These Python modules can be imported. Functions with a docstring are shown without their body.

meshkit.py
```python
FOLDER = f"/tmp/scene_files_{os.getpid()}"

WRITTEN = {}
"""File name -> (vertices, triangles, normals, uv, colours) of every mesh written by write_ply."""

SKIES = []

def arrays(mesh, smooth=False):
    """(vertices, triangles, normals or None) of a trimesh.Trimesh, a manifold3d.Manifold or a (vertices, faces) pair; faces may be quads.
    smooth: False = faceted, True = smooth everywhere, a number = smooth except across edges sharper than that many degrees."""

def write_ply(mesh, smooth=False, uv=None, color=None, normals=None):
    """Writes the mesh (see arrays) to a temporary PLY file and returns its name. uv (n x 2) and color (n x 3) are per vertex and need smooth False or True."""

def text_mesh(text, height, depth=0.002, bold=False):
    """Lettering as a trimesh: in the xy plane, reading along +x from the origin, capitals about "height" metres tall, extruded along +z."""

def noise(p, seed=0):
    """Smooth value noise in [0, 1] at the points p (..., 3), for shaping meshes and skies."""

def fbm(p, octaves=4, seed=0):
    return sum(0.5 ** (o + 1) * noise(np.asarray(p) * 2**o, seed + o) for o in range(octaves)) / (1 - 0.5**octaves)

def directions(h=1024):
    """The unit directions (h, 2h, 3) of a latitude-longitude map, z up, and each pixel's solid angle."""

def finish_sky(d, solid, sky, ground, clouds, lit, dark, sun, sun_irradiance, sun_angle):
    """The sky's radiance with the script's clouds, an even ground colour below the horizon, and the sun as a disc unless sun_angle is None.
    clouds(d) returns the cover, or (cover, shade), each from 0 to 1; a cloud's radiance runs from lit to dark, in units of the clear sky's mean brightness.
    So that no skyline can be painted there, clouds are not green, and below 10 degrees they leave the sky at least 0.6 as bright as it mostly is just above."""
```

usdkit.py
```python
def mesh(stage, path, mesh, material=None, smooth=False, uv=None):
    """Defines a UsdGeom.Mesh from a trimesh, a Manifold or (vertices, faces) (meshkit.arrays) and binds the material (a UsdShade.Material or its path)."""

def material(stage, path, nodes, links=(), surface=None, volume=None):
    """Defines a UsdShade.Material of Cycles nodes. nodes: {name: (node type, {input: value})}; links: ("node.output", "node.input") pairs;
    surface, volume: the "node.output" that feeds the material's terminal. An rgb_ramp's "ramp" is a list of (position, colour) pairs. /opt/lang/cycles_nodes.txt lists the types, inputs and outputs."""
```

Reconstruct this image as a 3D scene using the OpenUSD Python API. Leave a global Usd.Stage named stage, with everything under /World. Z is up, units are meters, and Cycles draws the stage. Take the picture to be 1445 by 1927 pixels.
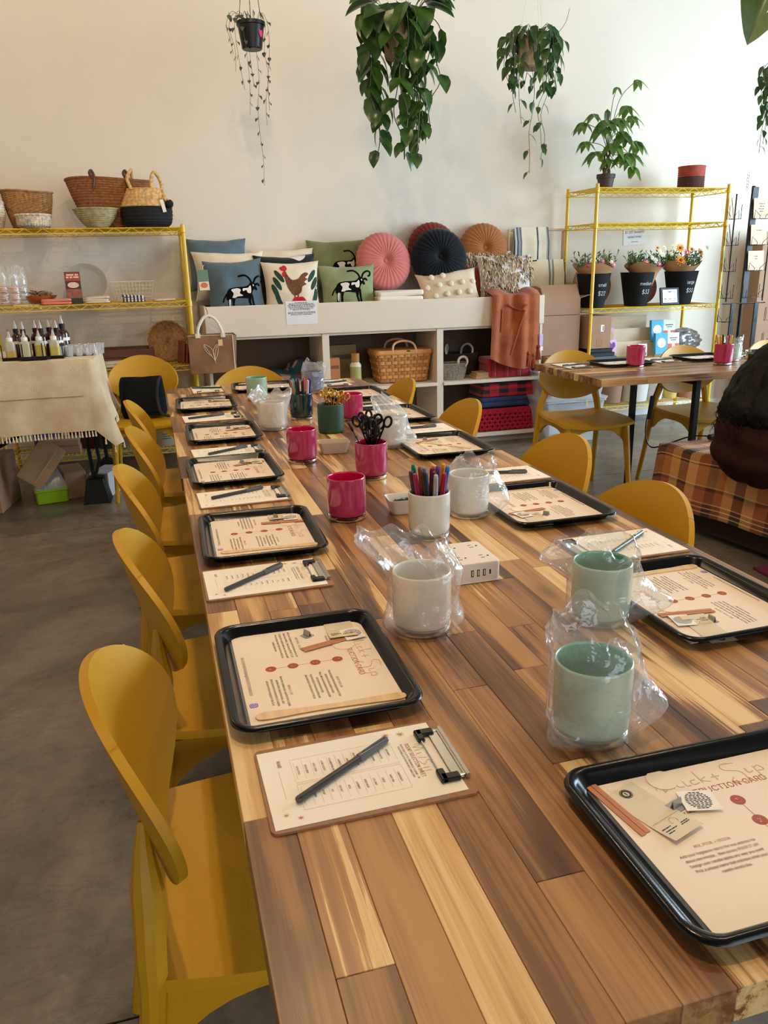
import math, random, glob, numpy as np, trimesh, usdkit, meshkit
import manifold3d as m3
from pxr import Usd, UsdGeom, UsdLux, UsdShade, Gf, Sdf, Vt
from shapely.geometry import Polygon, LineString, Point
from shapely import affinity, union_all, box as sbox
PI = math.pi
stage = Usd.Stage.CreateInMemory()
UsdGeom.SetStageUpAxis(stage, 'Z'); UsdGeom.SetStageMetersPerUnit(stage, 1.0)
W = UsdGeom.Xform.Define(stage, '/World'); stage.SetDefaultPrim(W.GetPrim())
UsdGeom.Scope.Define(stage, '/World/Looks')
rnd = random.Random(7); nrg = np.random.default_rng(11)

# ---------------------------------------------------------------- camera (solved from table edges, sheets of paper and verticals)
F_PX, YAW, PITCH, ROLL = 1484.479, 0.273767, 0.302925, -0.023890
CAM = np.array([-0.0382, -0.3927, 1.3056])
fw = np.array([math.sin(YAW)*math.cos(PITCH), math.cos(YAW)*math.cos(PITCH), -math.sin(PITCH)])
r0 = np.array([math.cos(YAW), -math.sin(YAW), 0]); u0 = np.cross(r0, fw)
rt = r0*math.cos(ROLL)+u0*math.sin(ROLL); up = -r0*math.sin(ROLL)+u0*math.cos(ROLL)
cam = UsdGeom.Camera.Define(stage, '/World/camera')
cam.CreateHorizontalApertureAttr(36.0); cam.CreateVerticalApertureAttr(48.0)
cam.CreateFocalLengthAttr(36.0*F_PX/1445); cam.CreateClippingRangeAttr((0.02, 100))
cam.AddTransformOp().Set(Gf.Matrix4d(*rt, 0, *up, 0, *(-fw), 0, *CAM, 1))
EXPOSURE = 0.02
cam.CreateExposureAttr(EXPOSURE)

# ---------------------------------------------------------------- light: day through the windows, warm lamps under the ceiling
def lin(c): return tuple((x/255/12.92 if x/255 < .04045 else ((x/255+.055)/1.055)**2.4) for x in c)
dome = UsdLux.DomeLight.Define(stage, '/World/sky_light'); dome.CreateIntensityAttr(0.5); dome.CreateColorAttr(Gf.Vec3f(.75, .86, 1.0))
def rect(name, loc, rot, w, h, power, col):
    l = UsdLux.RectLight.Define(stage, '/World/'+name); l.CreateWidthAttr(w); l.CreateHeightAttr(h); l.CreateIntensityAttr(power); l.CreateColorAttr(Gf.Vec3f(*col))
    l.AddTranslateOp().Set(Gf.Vec3d(*loc)); l.AddRotateXYZOp().Set(Gf.Vec3f(*rot))
rect('daylight_side', (6.42, 2.6, 1.9), (0, 90, 0), 2.5, 3.6, 15.0, (.60, .82, 1.0))      # the side window: faces -x
rect('daylight_front', (2.6, -4.42, 1.7), (90, 0, 0), 5.0, 2.5, 2.0, (.86, .93, 1.0))     # the shop front behind the camera: faces +y
LAMPS = [(0.22, 0.62, 2.1), (0.35, 2.3, 1.7), (-1.1, 4.0, .8), (1.3, 4.0, .4), (2.0, 1.2, .9)]   # x, y, share
LAMP_I, LAMP_C = 430, (1, .74, .47)

# ---------------------------------------------------------------- naming
seen = {}
def numbered(parent, name):
    k = (parent, name); n = seen.get(k, 0); seen[k] = n+1
    return f'{parent}/{name}' + (f'_{n:03d}' if n else '')
def tag(pr, label=None, cat=None, group=None, kind=None):
    for k, v in (('label', label), ('category', cat), ('group', group), ('kind', kind)):
        if v: pr.SetCustomDataByKey(k, v)
    return pr
def place(x, loc=(0, 0, 0), rot=(0, 0, 0), sc=None):
    x.AddTranslateOp().Set(Gf.Vec3d(*map(float, loc))); x.AddRotateXYZOp().Set(Gf.Vec3f(*map(float, rot)))
    if sc is not None: x.AddScaleOp().Set(Gf.Vec3f(*(sc if np.ndim(sc) else (sc, sc, sc))))
def thing(name, label, cat, loc=(0, 0, 0), rot=0, group=None, kind=None, sc=None):
    x = UsdGeom.Xform.Define(stage, numbered('/World', name))
    place(x, loc, rot if np.ndim(rot) else (0, 0, rot), sc)
    return tag(x.GetPrim(), label, cat, group, kind)
def part(parent, name, mesh, mt, smooth=35, label=None, kind=None, uv=None, loc=None, rot=(0, 0, 0)):
    m = usdkit.mesh(stage, numbered(str(parent.GetPath()), name), mesh, mt, smooth, uv)
    if loc is not None: place(m, loc, rot)
    return tag(m.GetPrim(), label, None, None, kind)
def struct(name, mesh, mt, label=None, cat=None, smooth=False):
    m = usdkit.mesh(stage, numbered('/World', name), mesh, mt, smooth)
    return tag(m.GetPrim(), label, cat, None, 'structure')
def dup(src, label, loc, rot=0, group=None, sc=None):
    was = src.GetCustomData(); name = src.GetName()
    while name[-4:-3] == '_' and name[-3:].isdigit(): name = name[:-4]
    x = UsdGeom.Xform.Define(stage, numbered('/World', name)); place(x, loc, rot if np.ndim(rot) else (0, 0, rot), sc)
    p = x.GetPrim(); p.GetReferences().AddInternalReference(src.GetPath()); p.SetInstanceable(True)
    return tag(p, label, was.get('category'), group or was.get('group'))

# ---------------------------------------------------------------- materials
MATS = {}
def raw(name, nodes, links, surface): MATS[name] = usdkit.material(stage, '/World/Looks/'+name, nodes, links, surface=surface); return MATS[name]
def mat(name, c, rough=.5, metal=0, var=0, vs=6, bump=0, bs=200, stretch=(1, 1, 1), coat=0, sheen=0, world=False, **kw):
    c = lin(c); n = {'p': ('principled_bsdf', dict(base_color=c, roughness=rough, metallic=metal, coat_weight=coat, sheen_weight=sheen, **kw))}; L = []
    if var or bump:
        n['tc'] = ('geometry', {}) if world else ('texture_coordinate', {})
        n['mp'] = ('mapping', {'scale': stretch}); L.append(('tc.position' if world else 'tc.object', 'mp.vector'))
    if var:
        n['nz'] = ('noise_texture', {'scale': vs, 'detail': 4}); L.append(('mp.vector', 'nz.vector'))
        n['rp'] = ('rgb_ramp', {'ramp': [(.3, [x*(1-var) for x in c]), (.7, [min(1, x*(1+var)) for x in c])]})
        L += [('nz.fac', 'rp.fac'), ('rp.color', 'p.base_color')]
    if bump:
        n['bn'] = ('noise_texture', {'scale': bs, 'detail': 3}); n['bp'] = ('bump', {'strength': bump, 'distance': .003})
        L += [('mp.vector', 'bn.vector'), ('bn.fac', 'bp.height'), ('bp.normal', 'p.normal')]
    return raw(name, n, L, 'p.BSDF')
def weave(name, c, c2=None, sc=400, rough=.9, sheen=.2, bump=.6):
    """Cloth: two crossed wave textures give threads."""
    c = lin(c); c2 = lin(c2) if c2 else tuple(x*.8 for x in c)
    n = {'tc': ('texture_coordinate', {}), 'nz': ('noise_texture', {'scale': 9, 'detail': 5}), 'rp': ('rgb_ramp', {'ramp': [(.35, c2), (.65, c)]}),
         'w1': ('noise_texture', {'scale': sc, 'detail': 1}), 'mp': ('mapping', {'scale': (1, 1, .15)}), 'w2': ('noise_texture', {'scale': sc, 'detail': 1}), 'mq': ('mapping', {'scale': (.15, 1, 1)}),
         'ad': ('math', {'math_type': 'add'}), 'b': ('bump', {'strength': bump, 'distance': .002}), 'p': ('principled_bsdf', {'roughness': rough, 'sheen_weight': sheen})}
    L = [('tc.object', 'nz.vector'), ('tc.object', 'mp.vector'), ('tc.object', 'mq.vector'), ('mp.vector', 'w1.vector'), ('mq.vector', 'w2.vector'), ('nz.fac', 'rp.fac'), ('rp.color', 'p.base_color'),
         ('w1.fac', 'ad.value1'), ('w2.fac', 'ad.value2'), ('ad.value', 'b.height'), ('b.normal', 'p.normal')]
    return raw(name, n, L, 'p.BSDF')
def stripes(name, ax, period, bands, other=None, rough=.9, src='object', mixf=.5, fine=0):
    """Cloth with woven stripes along one axis of the object, or of two axes crossed (plaid). bands: [(start 0..1, colour)]."""
    n = {'tc': ('texture_coordinate', {}), 'p': ('principled_bsdf', {'roughness': rough, 'sheen_weight': .2}), 'xy': ('separate_xyz', {})}; L = [('tc.'+src, 'xy.vector')]
    def axis(k, ax, period, bands):
        n['m'+k] = ('math', {'math_type': 'divide', 'value2': period}); n['f'+k] = ('math', {'math_type': 'fraction'})
        n['o'+k] = ('math', {'math_type': 'add', 'value2': 20.0})
        n['r'+k] = ('rgb_ramp', {'ramp': [(a, lin(c)) for a, c in bands], 'interpolate': False})
        L.extend([('xy.'+ax, 'm'+k+'.value1'), ('m'+k+'.value', 'o'+k+'.value1'), ('o'+k+'.value', 'f'+k+'.value1'), ('f'+k+'.value', 'r'+k+'.fac')])
        return 'r'+k+'.color'
    a = axis('a', ax, period, bands)
    if other:
        b = axis('b', *other); n['x'] = ('mix', {'fac': mixf}); L.extend([(a, 'x.color1'), (b, 'x.color2')]); a = 'x.color'
        if fine:
            n['ck'] = ('checker_texture', {'scale': fine, 'color1': (1, 1, 1), 'color2': (0, 0, 0)}); L.extend([('tc.'+src, 'ck.vector'), ('ck.fac', 'x.fac')])
    n['nz'] = ('noise_texture', {'scale': 300, 'detail': 2}); n['b'] = ('bump', {'strength': .5, 'distance': .002})
    L += [('tc.object', 'nz.vector'), ('nz.fac', 'b.height'), ('b.normal', 'p.normal'), (a, 'p.base_color')]
    return raw(name, n, L, 'p.BSDF')
def leafmat(name, c, c2, rough=.35, tr=.25):
    c, c2 = lin(c), lin(c2)
    return raw(name, {'oi': ('object_info', {}), 'tc': ('texture_coordinate', {}), 'nz': ('noise_texture', {'scale': 14, 'detail': 3}), 'rp': ('rgb_ramp', {'ramp': [(.35, c), (.7, c2)]}),
                      'p': ('principled_bsdf', {'roughness': rough, 'coat_weight': .25, 'coat_roughness': .2}), 't': ('translucent_bsdf', {}), 'm': ('mix_closure', {'fac': tr})},
               [('tc.object', 'nz.vector'), ('nz.fac', 'rp.fac'), ('rp.color', 'p.base_color'), ('rp.color', 't.color'), ('p.BSDF', 'm.closure1'), ('t.BSDF', 'm.closure2')], 'm.closure')
def film(name, tint=(1, 1, 1), haze=.06, rough=.08, bump=.4, bs=60, ior=1.5):
    """Thin clear plastic: see-through with a mirror-like sheen and a little milky haze."""
    return raw(name, {'tc': ('texture_coordinate', {}), 'nz': ('noise_texture', {'scale': bs, 'detail': 3}), 'vo': ('voronoi_texture', {'scale': bs*.55}), 'dm': ('vector_math', {'math_type': 'multiply_add', 'vector2': (.05, .05, .05)}), 'ha': ('math', {'math_type': 'multiply_add', 'value2': .8}), 'b': ('bump', {'strength': bump, 'distance': .006}), 'f': ('layer_weight', {'blend': .5}), 'fp': ('math', {'math_type': 'power', 'value2': 3.2}), 'fm': ('math', {'math_type': 'multiply_add', 'value2': .55, 'value3': ((ior-1)/(ior+1))**2*1.3}),
                      't': ('transparent_bsdf', {'color': tint}), 'g': ('glossy_bsdf', {'color': (1, 1, 1), 'roughness': rough}), 'd': ('diffuse_bsdf', {'color': (.9, .9, .9)}),
                      'm1': ('mix_closure', {'fac': haze}), 'm2': ('mix_closure', {})},
               [('tc.object', 'nz.vector'), ('nz.color', 'dm.vector1'), ('tc.object', 'dm.vector3'), ('dm.vector', 'vo.vector'), ('vo.distance', 'ha.value1'), ('nz.fac', 'ha.value3'), ('ha.value', 'b.height'), ('b.normal', 'f.normal'), ('f.facing', 'fp.value1'), ('fp.value', 'fm.value1'), ('b.normal', 'g.normal'), ('t.BSDF', 'm1.closure1'), ('d.BSDF', 'm1.closure2'), ('m1.closure', 'm2.closure1'), ('g.BSDF', 'm2.closure2'), ('fm.value', 'm2.fac')], 'm2.closure')
def wood(name, stops, axis='y', off=0, rough=.42, fine=1.0, knots=True, world=True):
    """Stave wood: broad heartwood/sapwood bands and fine grain drawn out along one axis, some knots."""
    k = {'x': 0, 'y': 1, 'z': 2}[axis]
    def st(a, b): s = [a, a, a]; s[k] = b; return tuple(s)
    n = {'g': ('geometry', {}) if world else ('texture_coordinate', {}), 'm1': ('mapping', {'scale': st(19, 1.5), 'location': (off*3.1, off*5.7, off*1.3)}), 'm2': ('mapping', {'scale': st(260*fine, 5), 'location': (off, off, off)}),
         'm3': ('mapping', {'scale': st(75*fine, 1.8), 'location': (off*2, off, 0)}),
         'n1': ('noise_texture', {'scale': 1.0, 'detail': 3, 'distortion': .5}), 'n2': ('noise_texture', {'scale': 1.0, 'detail': 5, 'roughness': .7}), 'n3': ('noise_texture', {'scale': 1.0, 'detail': 3, 'distortion': .8}),
         'a': ('math', {'math_type': 'multiply_add', 'value2': .30}), 'b': ('math', {'math_type': 'multiply_add', 'value2': .34}),
         'r': ('rgb_ramp', {'ramp': [(p, lin(c)) for p, c in stops]}), 'p': ('principled_bsdf', {'roughness': rough, 'coat_weight': .12, 'coat_roughness': .25}), 'bp': ('bump', {'strength': .12, 'distance': .001})}
    pos = 'g.position' if world else 'g.object'
    L = [(pos, 'm1.vector'), (pos, 'm2.vector'), (pos, 'm3.vector'), ('m1.vector', 'n1.vector'), ('m2.vector', 'n2.vector'), ('m3.vector', 'n3.vector'),
         ('n2.fac', 'a.value1'), ('n1.fac', 'a.value3'), ('n3.fac', 'b.value1'), ('a.value', 'b.value3'), ('n2.fac', 'bp.height'), ('bp.normal', 'p.normal'), ('b.value', 'r.fac')]
    c = 'r.color'
    if knots:
        n.update({'mk': ('mapping', {'scale': st(7, 3.4), 'location': (off*1.7, off*2.3, 0)}), 'v': ('voronoi_texture', {'scale': 1.0, 'randomness': 1}), 'rk': ('rgb_ramp', {'ramp': [(0, (.2, .19, .18)), (.06, (.36, .33, .30)), (.10, (.7, .66, .62)), (.17, (1, 1, 1))]}), 'mx': ('mix', {'mix_type': 'multiply', 'fac': .8})})
        L += [(pos, 'mk.vector'), ('mk.vector', 'v.vector'), ('v.distance', 'rk.fac'), (c, 'mx.color1'), ('rk.color', 'mx.color2')]; c = 'mx.color'
    L.append((c, 'p.base_color'))
    return raw(name, n, L, 'p.BSDF')

# ---------------------------------------------------------------- shapes
TM = trimesh.Trimesh
def cat(*ms):
    ms = [m for x in ms for m in (x if isinstance(x, (list, tuple)) else [x])]
    return trimesh.util.concatenate(ms)
def mv(m, x=0, y=0, z=0): m = m.copy(); m.apply_translation((x, y, z)); return m
def rot(m, ax, deg, at=(0, 0, 0)):
    m = m.copy(); m.apply_transform(trimesh.transformations.rotation_matrix(math.radians(deg), {'x': (1, 0, 0), 'y': (0, 1, 0), 'z': (0, 0, 1)}[ax], at)); return m
def scl(m, x, y, z): m = m.copy(); m.apply_transform(np.diag([x, y, z, 1.0])); return m
def bx(sx, sy, sz, x=0, y=0, z=0, b=.002):
    """Chamfered box, z is its BASE."""
    h = np.array([sx, sy, sz])/2; b = min(b, *(h*.9)); p = []
    for s in np.ndindex(2, 2, 2):
        s = np.array(s)*2-1
        for k in range(3):
            q = h-b; q[k] = h[k]; p.append(s*q)
    return mv(trimesh.convex.convex_hull(np.array(p)), x, y, z+sz/2)
def hexa(bot, top):
    """Convex solid from bottom and top corner lists."""
    return trimesh.convex.convex_hull(np.array(list(bot)+list(top), float))
def grid_faces(nu, nv, cu=False, cv=False):
    f = []
    for i in range(nu if cu else nu-1):
        for j in range(nv if cv else nv-1):
            a, b, c, d = i*nv+j, ((i+1) % nu)*nv+j, ((i+1) % nu)*nv+(j+1) % nv, i*nv+(j+1) % nv
            f += [(a, b, c), (a, c, d)]
    return f
def loft(rings, cap=True, closed=True):
    R = np.array(rings, float); nu, nv = R.shape[:2]; v = R.reshape(-1, 3); f = grid_faces(nu, nv, False, closed)
    if cap:
        n = len(v); v = np.vstack([v, R[0].mean(0), R[-1].mean(0)])
        for j in range(nv):
            f += [(n, j, (j+1) % nv), (n+1, (nu-1)*nv+(j+1) % nv, (nu-1)*nv+j)]
    m = TM(v, np.array(f), process=False); m.fix_normals() if cap and closed else None
    return m
def sheet(P): P = np.asarray(P, float); return TM(P.reshape(-1, 3), np.array(grid_faces(*P.shape[:2])), process=False)
def shell(P, t):
    """A surface grid given thickness t (centred), edges closed."""
    P = np.asarray(P, float); nu, nv = P.shape[:2]
    n = np.cross(np.gradient(P, axis=0), np.gradient(P, axis=1)); n /= np.linalg.norm(n, axis=-1, keepdims=True)+1e-12
    a, b = P+n*t/2, P-n*t/2; v = np.vstack([a.reshape(-1, 3), b.reshape(-1, 3)]); N = nu*nv
    f = grid_faces(nu, nv); f = f+[(x+N, z+N, y+N) for x, y, z in f]
    rim = [(i, 0) for i in range(nu)]+[(nu-1, j) for j in range(1, nv)]+[(i, nv-1) for i in range(nu-2, -1, -1)]+[(0, j) for j in range(nv-2, 0, -1)]
    ids = [i*nv+j for i, j in rim]
    for p, q in zip(ids, ids[1:]+ids[:1]): f += [(p, q, q+N), (p, q+N, p+N)]
    m = TM(v, np.array(f), process=False); m.fix_normals(); return m
def tube(pts, r, n=8, closed=False, cap=True, flat=1.0):
    p = np.array(pts, float); k = len(p); r = np.broadcast_to(np.asarray(r, float), (k,))
    t = np.gradient(p, axis=0) if not closed else np.roll(p, -1, 0)-np.roll(p, 1, 0); t /= np.linalg.norm(t, axis=1, keepdims=True)+1e-12
    ref = np.array([0, 0, 1.0]) if abs(t[0][2]) < .9 else np.array([1.0, 0, 0]); R = []
    u = np.cross(t[0], ref)
    for i in range(k):
        u = u-t[i]*(u@t[i]); u /= np.linalg.norm(u)+1e-12; w = np.cross(t[i], u); a = np.arange(n)/n*2*PI
        R.append(p[i]+r[i]*(np.cos(a)[:, None]*u+flat*np.sin(a)[:, None]*w))
    if closed: R.append(R[0])
    return loft(R, cap and not closed)
def lathe(prof, n=32, cap=False):
    a = np.arange(n)/n*2*PI
    m = loft([[(r*math.cos(x), r*math.sin(x), z) for x in a] for r, z in prof], cap=cap)
    return m
def cyl(r, h, x=0, y=0, z=0, n=20, b=.002, r2=None):
    r2 = r if r2 is None else r2; b = min(b, h*.4, r*.5, max(r2, 1e-4)*.9)
    return mv(lathe([(r-b, 0), (r, b), (r2, h-b), (r2-b, h)], n, True), x, y, z)
def rr(w, h, r, n=6):
    o = []
    for cx, cy, a0 in ((w/2-r, h/2-r, 0), (-w/2+r, h/2-r, 90), (-w/2+r, -h/2+r, 180), (w/2-r, -h/2+r, 270)):
        o += [(cx+r*math.cos(math.radians(a0+90*k/n)), cy+r*math.sin(math.radians(a0+90*k/n))) for k in range(n+1)]
    return np.array(o)
def ring3(p2, z): return np.column_stack([p2, np.full(len(p2), z)])
def flat(poly, z=0):
    gs = [g for g in getattr(poly, 'geoms', [poly]) if g.geom_type == 'Polygon' and g.area > 1e-12]
    out = []
    for g in gs:
        v, f = trimesh.creation.triangulate_polygon(g, engine='earcut'); out.append(TM(np.column_stack([v, np.full(len(v), z)]), f, process=False))
    m = cat(out)
    if m.face_normals[:, 2].sum() < 0: m.invert()
    return m
def extr(poly, h, z=0):
    gs = [g for g in getattr(poly, 'geoms', [poly]) if g.geom_type == 'Polygon' and g.area > 1e-12]
    return mv(cat([trimesh.creation.extrude_polygon(g, h, engine='earcut') for g in gs]), 0, 0, z)
def spline(pts, n=24, closed=False):
    """Catmull-Rom through points."""
    p = np.array(pts, float)
    if closed: q = np.vstack([p[-1], p, p[0], p[1]])
    else: q = np.vstack([2*p[0]-p[1], p, 2*p[-1]-p[-2]])
    m = len(q)-3; out = []
    for s in np.linspace(0, m, n, endpoint=not closed):
        i = min(int(s), m-1); t = s-i; a, b, c, d = q[i:i+4]
        out.append(.5*(2*b+(c-a)*t+(2*a-5*b+4*c-d)*t*t+(3*b-a-3*c+d)*t**3))
    return np.array(out)
def frame(m, o, d, n):
    """Places a mesh whose +y runs along d and whose +z faces n, at o."""
    d = np.array(d, float); d /= np.linalg.norm(d); n = np.array(n, float); n = n-d*(n@d); n /= np.linalg.norm(n)+1e-9; T = np.eye(4)
    T[:3, 0], T[:3, 1], T[:3, 2], T[:3, 3] = np.cross(d, n), d, n, o
    m = m.copy(); m.apply_transform(T); return m
GL = {}
def glyphs(text, px=44):
    """Lettering outlines as one shapely shape, capitals 1 high, centred on x, baseline y = 0."""
    from PIL import Image, ImageDraw, ImageFont
    if (text, px) not in GL:
        f = GL.setdefault(px, None) or ImageFont.truetype(glob.glob('/opt/blender-*/*/datafiles/fonts/Inter.woff2')[0], px); GL[px] = f
        x0, y0, x1, y1 = f.getbbox(text, anchor='ls'); im = Image.new('L', (x1-x0+8, y1-y0+8)); ImageDraw.Draw(im).text((4-x0, 4-y0), text, 255, font=f, anchor='ls')
        on = np.pad(np.asarray(im) > 120, ((0, 0), (1, 1))).astype(np.int8); rows, st = np.nonzero(np.diff(on, axis=1) == 1); en = np.nonzero(np.diff(on, axis=1) == -1)[1]
        g = union_all(sbox(st, -rows-1, en, -rows)).buffer(.5).buffer(-.5).simplify(.75); s = 1/(px*.73)
        GL[(text, px)] = affinity.affine_transform(g, [s, 0, 0, s, -(x1-x0)/2*s-4*s, (4-y0)*s])
    return GL[(text, px)]
def text(t, h, x=0, y=0, z=0, px=44, sx=.8, maxw=None):
    g = glyphs(t, px); w = (g.bounds[2]-g.bounds[0])*h*sx
    if maxw and w > maxw: sx *= maxw/w
    return mv(flat(affinity.scale(g, h*sx, h, origin=(0, 0))), x, y, z)
def bars(rows, h, seed=0):
    """Print too small to read: rows of (x, y, width) broken into word-long dashes."""
    r = random.Random(seed); o = []
    for x, y, w in rows:
        q = x-w/2
        while q < x+w/2-h*.5: e = min(x+w/2, q+h*r.uniform(1.5, 5)); o.append(sbox(q, y, e, y+h)); q = e+h*.7
    return union_all(o)
def stroke(pts, w, n=40): return LineString(spline(pts, n)).buffer(w/2, 3)
def star(r, k=8, thin=.18): return Polygon([((r if i % 2 == 0 else r*thin)*math.cos(i*PI/k), (r if i % 2 == 0 else r*thin)*math.sin(i*PI/k)) for i in range(2*k)])
def ell(a, b, x=0, y=0, n=24): return Polygon([(x+a*math.cos(t), y+b*math.sin(t)) for t in np.arange(n)/n*2*PI])
# ---------------------------------------------------------------- the setting
wall_m = mat('wall_paint', (229, 217, 199), .85, var=.03, vs=1.2, bump=.15, bs=90, world=True)
ceil_m = mat('ceiling_paint', (128, 124, 118), .9)
trim_m = mat('trim_paint', (238, 238, 236), .5)
floor_m = raw('polished_concrete', {'g': ('geometry', {}), 'n1': ('noise_texture', {'scale': 1.6, 'detail': 8, 'roughness': .68, 'distortion': .6}), 'n2': ('noise_texture', {'scale': 14, 'detail': 6, 'roughness': .7}), 'mp': ('mapping', {'scale': (2.2, 5.5, 1)}), 'n3': ('noise_texture', {'scale': 1.3, 'detail': 7, 'roughness': .7, 'distortion': 1.4}),
              'r1': ('rgb_ramp', {'ramp': [(.3, lin((80, 70, 59))), (.5, lin((118, 105, 90))), (.72, lin((150, 137, 120)))]}), 'r2': ('rgb_ramp', {'ramp': [(.3, (.72, .72, .72)), (.65, (1, 1, 1))]}), 'r3': ('rgb_ramp', {'ramp': [(.465, (1, 1, 1)), (.488, (.5, .48, .46)), (.512, (1, 1, 1))]}),
              'm': ('mix', {'mix_type': 'multiply', 'fac': .6}), 'm2': ('mix', {'mix_type': 'multiply', 'fac': .5}), 'rr': ('rgb_ramp', {'ramp': [(.3, (.24,)*3), (.7, (.46,)*3)]}), 'b': ('bump', {'strength': .1, 'distance': .004}), 'p': ('principled_bsdf', {'specular_ior_level': .45})},
              [('g.position', 'n1.vector'), ('g.position', 'n2.vector'), ('g.position', 'mp.vector'), ('mp.vector', 'n3.vector'), ('n1.fac', 'r1.fac'), ('n2.fac', 'r2.fac'), ('n3.fac', 'r3.fac'), ('r1.color', 'm.color1'), ('r2.color', 'm.color2'), ('m.color', 'm2.color1'), ('r3.color', 'm2.color2'), ('m2.color', 'p.base_color'), ('n2.fac', 'rr.fac'), ('rr.color', 'p.roughness'), ('n1.fac', 'b.height'), ('b.normal', 'p.normal')], 'p.BSDF')
X0, X1, Y0, Y1, H = -4.2, 6.4, -4.4, 5.6, 4.0
fl = struct('floor', bx(X1-X0, Y1-Y0, .2, (X0+X1)/2, (Y0+Y1)/2, -.206, 0), mat('joint_filler', (58, 52, 47), .9), 'grey brown mottled polished concrete floor with a saw-cut joint', 'floor')
for a, b in ((Y0, .800), (.806, 3.9), (3.906, Y1)): part(fl, 'concrete_slab', bx(X1-X0, b-a, .006, (X0+X1)/2, (a+b)/2, -.006, 0), floor_m, False)
struct('ceiling', bx(X1-X0, Y1-Y0, .1, (X0+X1)/2, (Y0+Y1)/2, H, 0), ceil_m, 'plain grey ceiling overhead', 'ceiling')
struct('wall_back', bx(X1-X0, .12, H, (X0+X1)/2, Y1+.06, 0, 0), wall_m, 'wide cream painted wall behind the shelves and hanging plants', 'wall')
struct('wall_left', bx(.12, Y1-Y0, H, X0-.06, (Y0+Y1)/2, 0, 0), wall_m, 'cream wall at the far left end of the shop', 'wall')
def holed(L, Ht, holes):   # wall in its own plane: length L, openings (x0, x1, z0, z1)
    p = sbox(0, 0, L, Ht)
    for h in holes: p = p.difference(sbox(h[0], h[2], h[1], h[3]))
    return extr(p, .12)
m = rot(rot(holed(Y1-Y0, H, [(2.6-Y0-1.8, 2.6-Y0+1.8, .65, 3.15)]), 'x', 90), 'z', 90); struct('wall_right', mv(m, X1, Y0, 0), wall_m, 'cream wall with the wide side window', 'wall')
m = rot(holed(X1-X0, H, [(.1-X0, 5.1-X0, .45, 2.95)]), 'x', 90); struct('wall_front', mv(m, X0, Y0, 0), wall_m, 'cream shop-front wall with the wide window', 'wall')
pane_m = film('window_pane', haze=.0, bump=0)
for nme, org, L, ax in (('window_1', (X1+.03, .8, .65), 3.6, 1), ('window_2', (.1, Y0-.09, .45), 5.0, 0)):
    fr = []
    for k in range(5): fr.append(bx(.05, .06, 2.5, L*k/4, 0, 0))
    for z in (0, 2.45): fr.append(bx(L, .06, .05, L/2, 0, z))
    m = cat(fr); m = rot(m, 'z', 90) if ax else m
    w = struct(nme, mv(m, *org), trim_m, 'white framed window letting in daylight', 'window')
    p = mv(bx(L, .006, 2.5, L/2, 0, 0, 0), 0, 0, 0); p = rot(p, 'z', 90) if ax else p
    part(w, 'pane', mv(p, *org), pane_m, False)
struct('baseboard_back', bx(X1-X0, .018, .095, (X0+X1)/2, Y1-.009, 0, .004), trim_m, 'white baseboard along the foot of the back wall', 'baseboard')
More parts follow.
